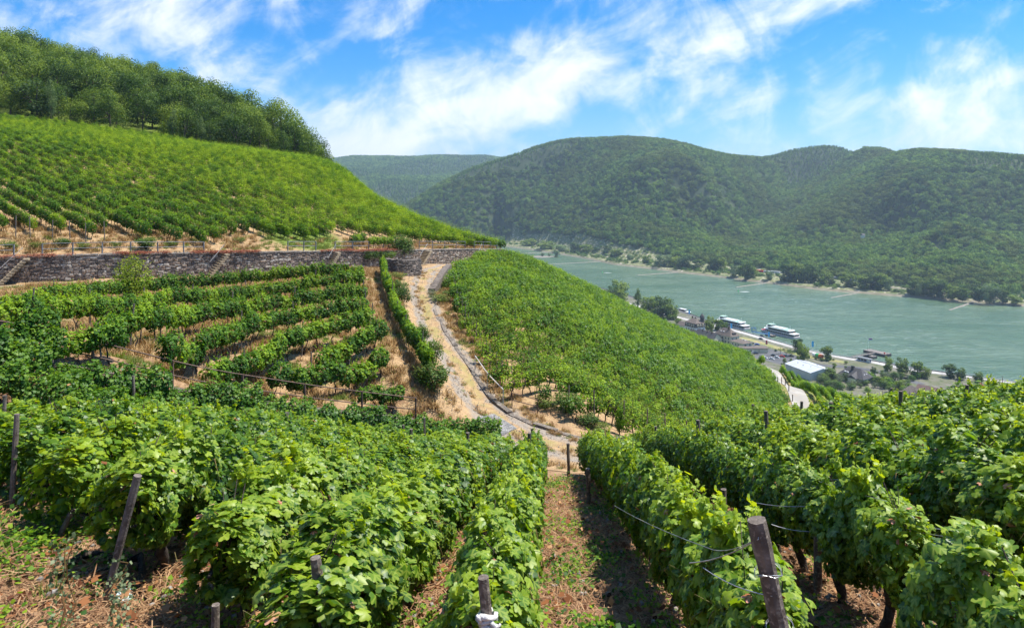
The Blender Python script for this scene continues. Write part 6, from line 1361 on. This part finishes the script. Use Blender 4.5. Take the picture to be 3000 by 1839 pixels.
# large brown roofed house behind the near vines
t = house('guesthouse', 'ochre guesthouse with reddish brown roofs behind the near vines', 2740, 1178, .10)
b = MB(); gwall(b, -10, 16, -6, 6, 5.6, 3.8); b.obj('wall', M['cream'], t); b = MB(); gable(b, -10, 16, -6, 6, 5.6, 3.8, .8); b.obj('roof', M['redroof'], t)
t2 = house('guesthouse', 'lower reddish roof house left of the ochre guesthouse', 2690, 1172, -.5)
b = MB(); gwall(b, -8, 8, -5, 5, 4.2, 3.2); b.obj('wall', M['cream'], t2); b = MB(); gable(b, -8, 8, -5, 5, 4.2, 3.2, .8); b.obj('roof', M['tileroof'], t2)
windows(t, [(x, -6, 3.6, 1.2, 1.5, 'y') for x in (-8, -5, -2, 2, 5, 9, 13)]); windows(t2, [(x, -5, 2.6, 1.2, 1.4, 'y') for x in (-5, -1, 3)])
MB().box((3, 1.5, 9.4), (1, 1, 2)).obj('chimney', M['brick'], t); b = MB(); gwall(b, 2, 7, -8.5, -5, 5, 2.4, axis='y'); b.obj('bay', M['cream'], t)
b = MB(); gable(b, 2, 7, -8.5, 0, 5, 2.4, .4, axis='y'); b.obj('bay_roof', M['redroof'], t)
# landing stage and kiosk
x, y = G(2532, 1058, -137.5); t = thing('kiosk', 'grey roofed glass ticket kiosk on the promenade by the landing stage', 'kiosk', (x, y, zq), BA + .1)
MB().box((0, 0, 1.4), (10, 3.2, 2.8)).obj('wall', M['offwhite'], t); MB().box((0, 0, 2.95), (12, 4.4, .25)).obj('roof', M['steel'], t); windows(t, [(x_, -1.6, 1.5, 1.9, 1.5, 'y') for x_ in (-3.3, -.8, 1.7)] + [(5, 0, 1.5, 1.6, 1.5, 'x')], 'blue')
def pontoon(px, py, w, d_, h_, label, rot=0.0):
    x, y = G(px, py, -141.8); t = thing('pontoon', label, 'pontoon', (x, y, 0), BA + rot)
    MB().box((0, 0, h_ / 2 - .3), (w, d_, h_ + .6)).obj('hull', M['darkhull'], t); MB().box((0, 0, h_ + .06), (w - .3, d_ - .3, .12)).obj('deck', M['pontoondeck'], t)
    b = MB()
    for i in range(int(w // 2) + 1):
        for s_ in (-1, 1): b.box((-w / 2 + .3 + i * 2 * (w - .6) / (2 * (w // 2)), s_ * (d_ / 2 - .2), h_ + .55), (.08, .08, 1.0))
    b.obj('deck_rails', M['steel'], t, kind='stuff')
    for k in (-1, 1): MB().tube([(k * (w / 2 - 1), 0, h_), (k * (w / 2 - 1), 0, h_ + .7)], .25, 6).obj('bollard', M['black'], t)
    return t
pt_ = pontoon(2570, 1037, 20, 9, 2.2, 'large dark landing pontoon at the outer end of the jetty'); MB().box((8, -2, 2.9), (1, .7, 1.4)).obj('lifebuoy_box', M['redpaint'], pt_)
pontoon(2549, 1047, 9, 6, 1.9, 'smaller dark pontoon between jetty and promenade')
def beam(p0, p1, w, h_, name, m_, parent=None, **kw):
    a, c = Vector(p0), Vector(p1); d = c - a; o = MB().box((0, 0, 0), (d.length, w, h_)).obj(name, m_, parent, **kw); o.location = (a + c) / 2; o.rotation_euler = d.to_track_quat('X', 'Z').to_euler(); return o
def jetty(p0, p1, w, label, m_, m2):
    t = thing('gangway', label, 'gangway'); a, c = Vector(p0), Vector(p1); beam(a, c, w, .25, 'deck', m2, t); s_ = Vector((-(c - a).y, (c - a).x, 0)).normalized() * w / 2
    for k in (-1, 1):
        for z in (1.0, .55): beam(a + s_ * k + Vector((0, 0, z)), c + s_ * k + Vector((0, 0, z)), .12, .12, 'rail', m_, t)
        for i in range(7): q = a.lerp(c, i / 6) + s_ * k; MB().box((q.x, q.y, q.z + .5), (.12, .12, 1)).obj('post', m_, t)
    return t
a0 = G(2498, 1045, -137.4); a1 = G(2560, 1034, -139.4); jetty((*a0, zq + .2), (*a1, 2.6), 2.6, 'dark bridge from the promenade to the landing pontoon', M['pontoondeck'], M['pontoondeck'])
a0 = G(2203, 972, -137.4); a1 = G(2250, 979, -139.6); t = jetty((*a0, zq + .3), (*a1, 2.2), 2.2, 'blue steel gangway leading to the second excursion boat', M['steelblue'], M['steelblue'])
fr = MB(); c = Vector((*a0, zq)); d = (Vector((*a1, 0)) - Vector((*a0, 0))).normalized(); nn = Vector((-d.y, d.x, 0))
for k in (-1, 1):
    for q_ in (0, 3.5): beam(c + nn * k * 2 + d * q_, c + nn * k * 2 + d * q_ + Vector((0, 0, 4.2)), .35, .35, 'portal_post', M['steelblue'], t)
    beam(c + nn * k * 2 + Vector((0, 0, 4.2)), c + nn * k * 2 + d * 3.5 + Vector((0, 0, 4.2)), .35, .35, 'portal_beam', M['steelblue'], t)
for q_ in (0, 3.5): beam(c - nn * 2 + d * q_ + Vector((0, 0, 4.2)), c + nn * 2 + d * q_ + Vector((0, 0, 4.2)), .35, .35, 'portal_beam', M['steelblue'], t)
pontoon(2257, 984, 9, 5, 1.4, 'small blue-black pontoon beside the second excursion boat')
# boats
def boat(px, py, L_, label, two=True, hullm='white', deckm='deck'):
    x, y = G(px, py, -142); t = thing('excursion_boat', label, 'boat', (x, y, 0), BA); W_ = L_ * .21; h2 = L_ / 2
    def outline(x0, x1, w, nose): return [(x0 + nose, -w / 2), (x1 - .8, -w / 2), (x1, -w / 2 + .8), (x1, w / 2 - .8), (x1 - .8, w / 2), (x0 + nose, w / 2), (x0 + nose * .45, w * .33), (x0, 0), (x0 + nose * .45, -w * .33)]
    MB().prism(outline(-h2 + 1.2, h2 - .2, W_ - .6, 9), -.4, .7).obj('hull', M[hullm], t); MB().prism(outline(-h2, h2, W_, 9), .7, 1.9).obj('topsides', M[hullm], t)
    MB().prism(outline(-h2 - .04, h2 + .04, W_ + .08, 9), 1.15, 1.5).obj('stripe', M['hullred'] if two else M['greenpaint'], t)
    MB().prism(outline(-h2 + 6, h2 - 1.0, W_ - .5, 5), 1.9, 3.6).obj('lower_windows', M['glass'], t)
    MB().prism(outline(-h2 + 4, h2 - .4, W_ + .05, 6), 3.6, 4.3).obj('main_deck', M['white'], t)
    MB().prism(outline(-h2 + 3.9, h2 - .35, W_ + .12, 6), 3.66, 3.82).obj('deck_stripe', M['hullred'] if two else M['greenpaint'], t)
    n_ = 12 if two else 7
    for k in range(n_ - 1):
        for s_ in (-1, 1): MB().box((-h2 + 11 + k * (L_ - 13) / n_, s_ * (W_ / 2 - .22), 2.75), (.22, .12, 1.7)).obj('mullion', M['white'], t)
    if two:
        MB().prism(outline(-h2 + 9, h2 - 7, W_ - 1.2, 4), 4.3, 6.3).obj('upper_windows', M['glass'], t); MB().prism(outline(-h2 + 7, h2 - 5.5, W_ - .3, 5), 6.3, 6.8).obj('sun_deck', M['white'], t)
        MB().prism(outline(-h2 + 9, h2 - 8, W_ - 1.6, 3), 6.8, 6.86).obj('deck_surface', M[deckm], t)
        for k in range(9): 
            for s_ in (-1, 1): MB().box((-h2 + 15 + k * (L_ - 27) / 9, s_ * W_ * .2, 7.25), (1.7, W_ * .28, .5)).obj('bench', M['white'], t)
        for s_ in (-1, 1):
            b = MB()
            b.box((0 + 1, s_ * (W_ / 2 - .35), 7.7), (L_ - 14, .07, .07))
            for k in range(15): b.box((-h2 + 8 + k * (L_ - 15) / 14, s_ * (W_ / 2 - .35), 7.2), (.07, .07, 1.0))
            b.obj('railing', M['white'], t)
            beam((h2 - 7.5, s_ * (W_ / 2 - .6), 6.5), (h2 - 9.5, s_ * (W_ / 2 - .6), 4.3), .5, .3, 'deck_strut', M['white'], t)
        MB().box((-h2 + 13, 0, 7.8), (5, W_ * .55, 2.0), tp=.9).obj('bridge', M['glass'], t); MB().box((-h2 + 13, 0, 8.95), (6, W_ * .66, .3)).obj('bridge_roof', M['deck'], t)
        MB().tube([(-h2 + 16, 0, 7), (-h2 + 16, 0, 12)], .12, 5).obj('mast', M['white'], t); MB().tube([(h2 - 9, 1, 7), (h2 - 9, 1, 11)], .09, 5).obj('mast', M['white'], t)
        MB().prism(outline(-h2 + .6, -h2 + 7, W_ * .8, 6), 1.9, 2.0).obj('foredeck', M['hullred'], t)
    else:
        MB().prism(outline(-h2 + 5, h2 - 6, W_ - .6, 2), 4.3, 4.4).obj('deck_surface', M['deck'], t); MB().box((-1, 0, 5.2), (L_ * .42, W_ * .7, 1.6)).obj('cabin', M['glass'], t); MB().box((-1, 0, 6.15), (L_ * .46, W_ * .8, .3)).obj('cabin_roof', M['white'], t)
        MB().box((-h2 + 5, 0, 5.2), (2.2, 2, 1.9)).obj('bridge', M['deck'], t)
    return t
bt1 = boat(2140, 955, 46, 'white excursion boat with red stripes moored near the villa')
bt2 = boat(2281, 980, 44, 'white excursion boat moored at the blue gangway')
boat(2003, 921, 22, 'small green and white ferry boat beyond the dark trees', two=False, hullm='darkhull')
x, y = G(1772, 872, -142); t = thing('moored_boat', 'small white boat half hidden behind the vineyard crest', 'boat', (x, y, 0), BA); MB().prism([(-8, 0), (-5, -2), (8, -2), (8, 2), (-5, 2)], -.3, 1.2).obj('hull', M['blue'], t); MB().box((1, 0, 2.1), (10, 3.2, 1.8)).obj('cabin', M['white'], t)
# flags and banners
def flag(px, py, zrel, pole, label, cols, w=1.0, h_=4.0, zbase=None, vertical=True):
    x, y = G(px, py, zrel); t = thing('flag', label, 'flag', (x, y, zrel + H)); MB().tube([(0, 0, 0), (0, 0, pole)], .08, 5).obj('pole', M['white'], t); n_ = len(cols)
    for k, c in enumerate(cols):
        z1 = pole - k * h_ / n_; z0 = pole - (k + 1) * h_ / n_
        MB().add([(.08, 0, z0), (w * .5, .15, z0 - .05), (w, -.05, z0), (w, -.05, z1), (w * .5, .15, z1 - .05), (.08, 0, z1), (.08, .05, z0), (w * .5, .2, z0 - .05), (w, 0, z0), (w, 0, z1), (w * .5, .2, z1 - .05), (.08, .05, z1)],
                 [(0, 1, 4, 5), (1, 2, 3, 4), (11, 10, 7, 6), (10, 9, 8, 7), (5, 4, 10, 11), (4, 3, 9, 10), (0, 6, 7, 1), (1, 7, 8, 2), (2, 8, 9, 3), (0, 5, 11, 6)]).obj('cloth', M[c], t)
flag(2140, 966, -137.6, 6.5, 'cyan banner on a pole beside the first excursion boat', ['cyan'], 1.7, 5.0); flag(2250, 991, -137.6, 6, 'cyan banner beside the blue gangway', ['cyan'], 1.8, 4.6)
flag(2017, 923, -137.6, 6, 'cyan banner beside the small ferry', ['cyan'], 1.6, 4.6); flag(2378, 1021, -137.6, 6.5, 'tall cyan banner on the empty stretch of promenade', ['cyan'], 1.8, 5.0)
flag(2243, 1020, -137.6, 7, 'dark red banner at the corner of the garage', ['hullred'], 1.6, 3.6); flag(2545, 1019, -139.5, 9, 'white flag with red and blue on the landing pontoon', ['white', 'hullred', 'blue'], 3.2, 1.8)
c_ = np.array(G(2327, 984, -142)); flag(2323, 983, -138, 4, 'black red and gold flag at the stern of the second boat', ['black', 'redpaint', 'gold'], 2.4, 1.5)
# cars
def car_proto(color):
    b = MB(); b.box((0, 0, .55), (4.3, 1.75, .62), tp=.97, ty=.92); body = b.mesh('body', M[color])
    b = MB(); b.box((-.15, 0, 1.12), (2.5, 1.55, .55), tp=.72, ty=.82); b.box((-.15, 0, 1.42), (1.75, 1.25, .05), m=1); cab = b.mesh('cabin', M['glass'], M[color])
    w = MB(); w.tube([(0, -.1, 0), (0, .1, 0)], .32, 10); return body, cab, w.mesh('wheel', M['rubber'])
CP = {}
def car(px, py, color, label, rot=0.0, z=-137.5, group=None):
    if color not in CP: CP[color] = car_proto(color)
    x, y = G(px, py, z); t = thing('parked_car', label, 'car', (x, y, zq + .1), BA + rot, group); bo, ca, wh = CP[color]; link('body', bo, t); link('cabin', ca, t)
    for wx in (-1.35, 1.35):
        for wy in (-.82, .82): link('wheel', wh, t, (wx, wy, .32))
for a in [(2229, 993, 'carblack', 'dark car driving on the riverside road', 0, -137.3), (2232, 985, 'carblack', 'dark car on the quay beside the gangway', 0), (2214, 1036, 'navy', 'dark blue car by the long garage wall', 1.2), (2206, 1034, 'carwhite', 'white car left of the dark blue one at the garage', 1.2),
          (2241, 1049, 'carwhite', 'white car nearest to the vines in the car park', .3), (2261, 1052, 'carwhite', 'white car parked second from the vines', .3), (2266, 1042, 'carblack', 'black car in the middle of the car park', .3), (2276, 1048, 'carwhite', 'white car beside the black car', .3),
          (2291, 1045, 'carred', 'red car in the car park', .5), (2301, 1044, 'teal', 'dark teal car parked beside the red one', .5), (2111, 977, 'carblack', 'black car between the villa and the trees', .4), (2122, 981, 'silver', 'silver car next to the black one by the trees', .4), (2092, 970, 'carwhite', 'white car behind the hedge of the villa', .4),
          (2177, 998, 'silver', 'silver car at the start of the row behind the hotel', .9), (2186, 1001, 'silver', 'second silver car behind the hotel', .9), (2194, 1003, 'navy', 'navy car in the row behind the hotel', .9), (2202, 1006, 'navy', 'last navy car in the row behind the hotel wing', .9), (2218, 1010, 'carblue', 'bright blue car behind the garage roof', .9),
          (2557, 1096, 'silver', 'silver car on the side road below the detached house', .2), (2610, 1112, 'carblue', 'bright blue car on the side road', .2), (2654, 1110, 'carblack', 'black van-like car beside the ochre guesthouse', .2), (2318, 1044, 'carblack', 'dark car under the clipped trees', .5), (2872, 1129, 'carred', 'red car on the road at the right', 0)]: car(*a)
x, y = G(2396, 1047, -137.5); t = thing('storage_tank', 'horizontal tank painted white, green and orange beside the car park', 'tank', (x, y, zq + 1.9), BA)
for x0, x1, c in ((-4.5, -1.5, 'white'), (-1.5, 1.5, 'greenpaint'), (1.5, 4.5, 'orange')): MB().tube([(x0, 0, 0), (x1, 0, 0)], 1.6, 12).obj('section', M[c], t)
for x0 in (-3, 3): MB().box((x0, 0, -1.5), (.5, 2.4, .8)).obj('cradle', M['steel'], t)
# trees of the village
for px_, py_, h_, w_, src_, nm in [(1812, 885, 62, 56, TV, 'round tree rising behind the vineyard crest'), (1790, 880, 40, 40, TV, 'low tree behind the vineyard crest'), (1869, 908, 64, 38, TC, 'conical dark tree behind the vineyard crest'), (1905, 920, 52, 56, TV, 'dark spreading tree left of the ferry'), (1940, 930, 60, 60, TV, 'tallest dark tree left of the ferry'), (1965, 935, 44, 44, TV, 'dark tree at the start of the riverside road'),
                                   (1988, 950, 18, 22, TV, 'small light tree behind the barn'), (2077, 972, 44, 30, TV, 'tree beside the turret of the villa'), (2104, 969, 34, 28, TV, 'tree left of the first excursion boat banner'), (2122, 973, 30, 26, TV, 'rounder tree in front of the first excursion boat'),
                                   (2340, 1030, 38, 34, TV, 'tree beside the road at the car park'), (2352, 1060, 56, 38, TV, 'largest tree between car park and hall'), (2424, 1054, 40, 34, TV, 'open-crowned tree right of the painted tank'), (2298, 1072, 24, 22, TC, 'left conical tree below the car park'), (2317, 1068, 20, 18, TC, 'middle conical tree below the car park'), (2337, 1064, 24, 20, TC, 'right conical tree below the car park'),
                                   (2287, 1036, 18, 15, TU, 'first clipped tree at the car park'), (2303, 1040, 20, 24, TU, 'middle clipped tree at the car park'), (2318, 1045, 18, 22, TU, 'last clipped tree at the car park'), (2601, 1086, 40, 25, TV, 'first round tree of the riverside row'), (2643, 1096, 46, 38, TV, 'second round tree of the riverside row'), (2688, 1105, 46, 40, TV, 'dense round tree of the riverside row'),
                                   (2712, 1108, 32, 28, TV, 'small dark tree behind the dense round one'), (2784, 1106, 40, 36, TV, 'light round tree behind the guesthouse'), (2816, 1112, 34, 30, TV, 'dark tree right of the light round one'), (2558, 1097, 22, 16, TV, 'small tree in the garden of the detached house'), (2613, 1113, 26, 28, TU, 'umbrella-shaped tree by the blue car'), (2641, 1112, 22, 16, TV, 'young tree beside the black car'),
                                   (2444, 1079, 16, 12, TV, 'small tree behind the hall'), (2575, 1128, 26, 26, TV, 'garden tree right of the detached house'), (2640, 1140, 28, 30, TV, 'garden tree below the black car'), (2432, 1112, 34, 40, TV, 'spreading tree between the hall and the detached house'), (2610, 1150, 20, 24, TV, 'low garden tree beside the gravel clearing'), (2868, 1120, 30, 28, TV, 'last tree at the right end of the riverside row')]:
    x, y = G(px_, py_, ZV); k = y / F; tree(x, y, zq, w_ * k * 1.12, h_ * k * 1.05, src_, nm, 'village_tree')
GRD = []
for i in range(84):
    px_ = R.uniform(2400, 2700); py_ = R.uniform(1108, 1175) if px_ > 2540 else R.uniform(1112, 1140)
    GRD.append((px_, py_))
GRD += [(2415, 1112), (2430, 1108), (2445, 1112), (2425, 1122), (2400, 1118), (2460, 1120), (2560, 1120), (2590, 1110), (2620, 1125), (2635, 1135), (2600, 1135), (2650, 1150), (2580, 1125), (2200, 1052), (2190, 1045)]
for px_, py_ in GRD:
    if (px_ - 2595) ** 2 / 45 ** 2 + (py_ - 1160) ** 2 / 22 ** 2 < 1: continue
    x, y = G(px_, py_, ZV); s_ = R.uniform(3.5, 8.0); z0 = max(zq, gz(x, y))
    shrub(0, 0, 0, s_, s_ * R.uniform(.6, .95), ('shrub', 'shrub', 'olive', 'vinebush')[R.integers(4)], 'garden bush between the houses and the vineyard foot', 'garden_bush', 'bush', 'garden bushes at the vineyard foot', z=z0, xy=(x, y))
for q_, (px_, py_) in enumerate(sorted([(2085, 974), (2096, 978), (2104, 982), (2190, 1010), (2200, 1012), (2424, 1058), (2442, 1056), (2478, 1065), (2390, 1052), (2408, 1058), (2570, 1093), (2585, 1092), (2478, 1078), (2500, 1080), (2273, 1029), (2316, 1029), (2360, 1040), (2130, 972)])):
    x, y = G(px_, py_, ZV); s_ = R.uniform(2.4, 4); shrub(0, 0, 0, s_, s_ * .7, 'shrub', 'trimmed bush, %s from the left near the riverside road' % ORD[q_], 'trimmed_bush', 'bush', 'bushes beside the riverside road', z=zq, xy=(x, y))
for k in range(16):
    px_ = 2070 + k * 46; y_ = 944 + (px_ - 2070) * .2268; x, y = G(px_, y_ + 7, -137.6)
    t = thing('street_lamp', 'slim grey lamp post, %s from the left along the riverside promenade' % ORD[k], 'street lamp', (x, y, zq), 0, 'lamp posts on the promenade'); MB().tube([(0, 0, 0), (0, 0, 5)], [.10, .07], 5).obj('pole', M['steel'], t); MB().box((0, 0, 5.1), (.7, .35, .25)).obj('lamp_head', M['steel'], t)
x, y = G(2300, 1100, -137.0)
# air with haze
hz = bpy.data.materials.new('haze'); hz.use_nodes = True; t = hz.node_tree; t.nodes.clear(); o = nd(t, 'ShaderNodeOutputMaterial'); pv = nd(t, 'ShaderNodeVolumePrincipled')
pv.inputs['Color'].default_value = (.68, .86, 1.0, 1); pv.inputs['Density'].default_value = .000105; pv.inputs['Anisotropy'].default_value = .35
t.links.new(pv.outputs[0], o.inputs['Volume'])
MB().box((150, 2650, 209), (6400, 5500, 426)).obj('haze', hz, kind='stuff')
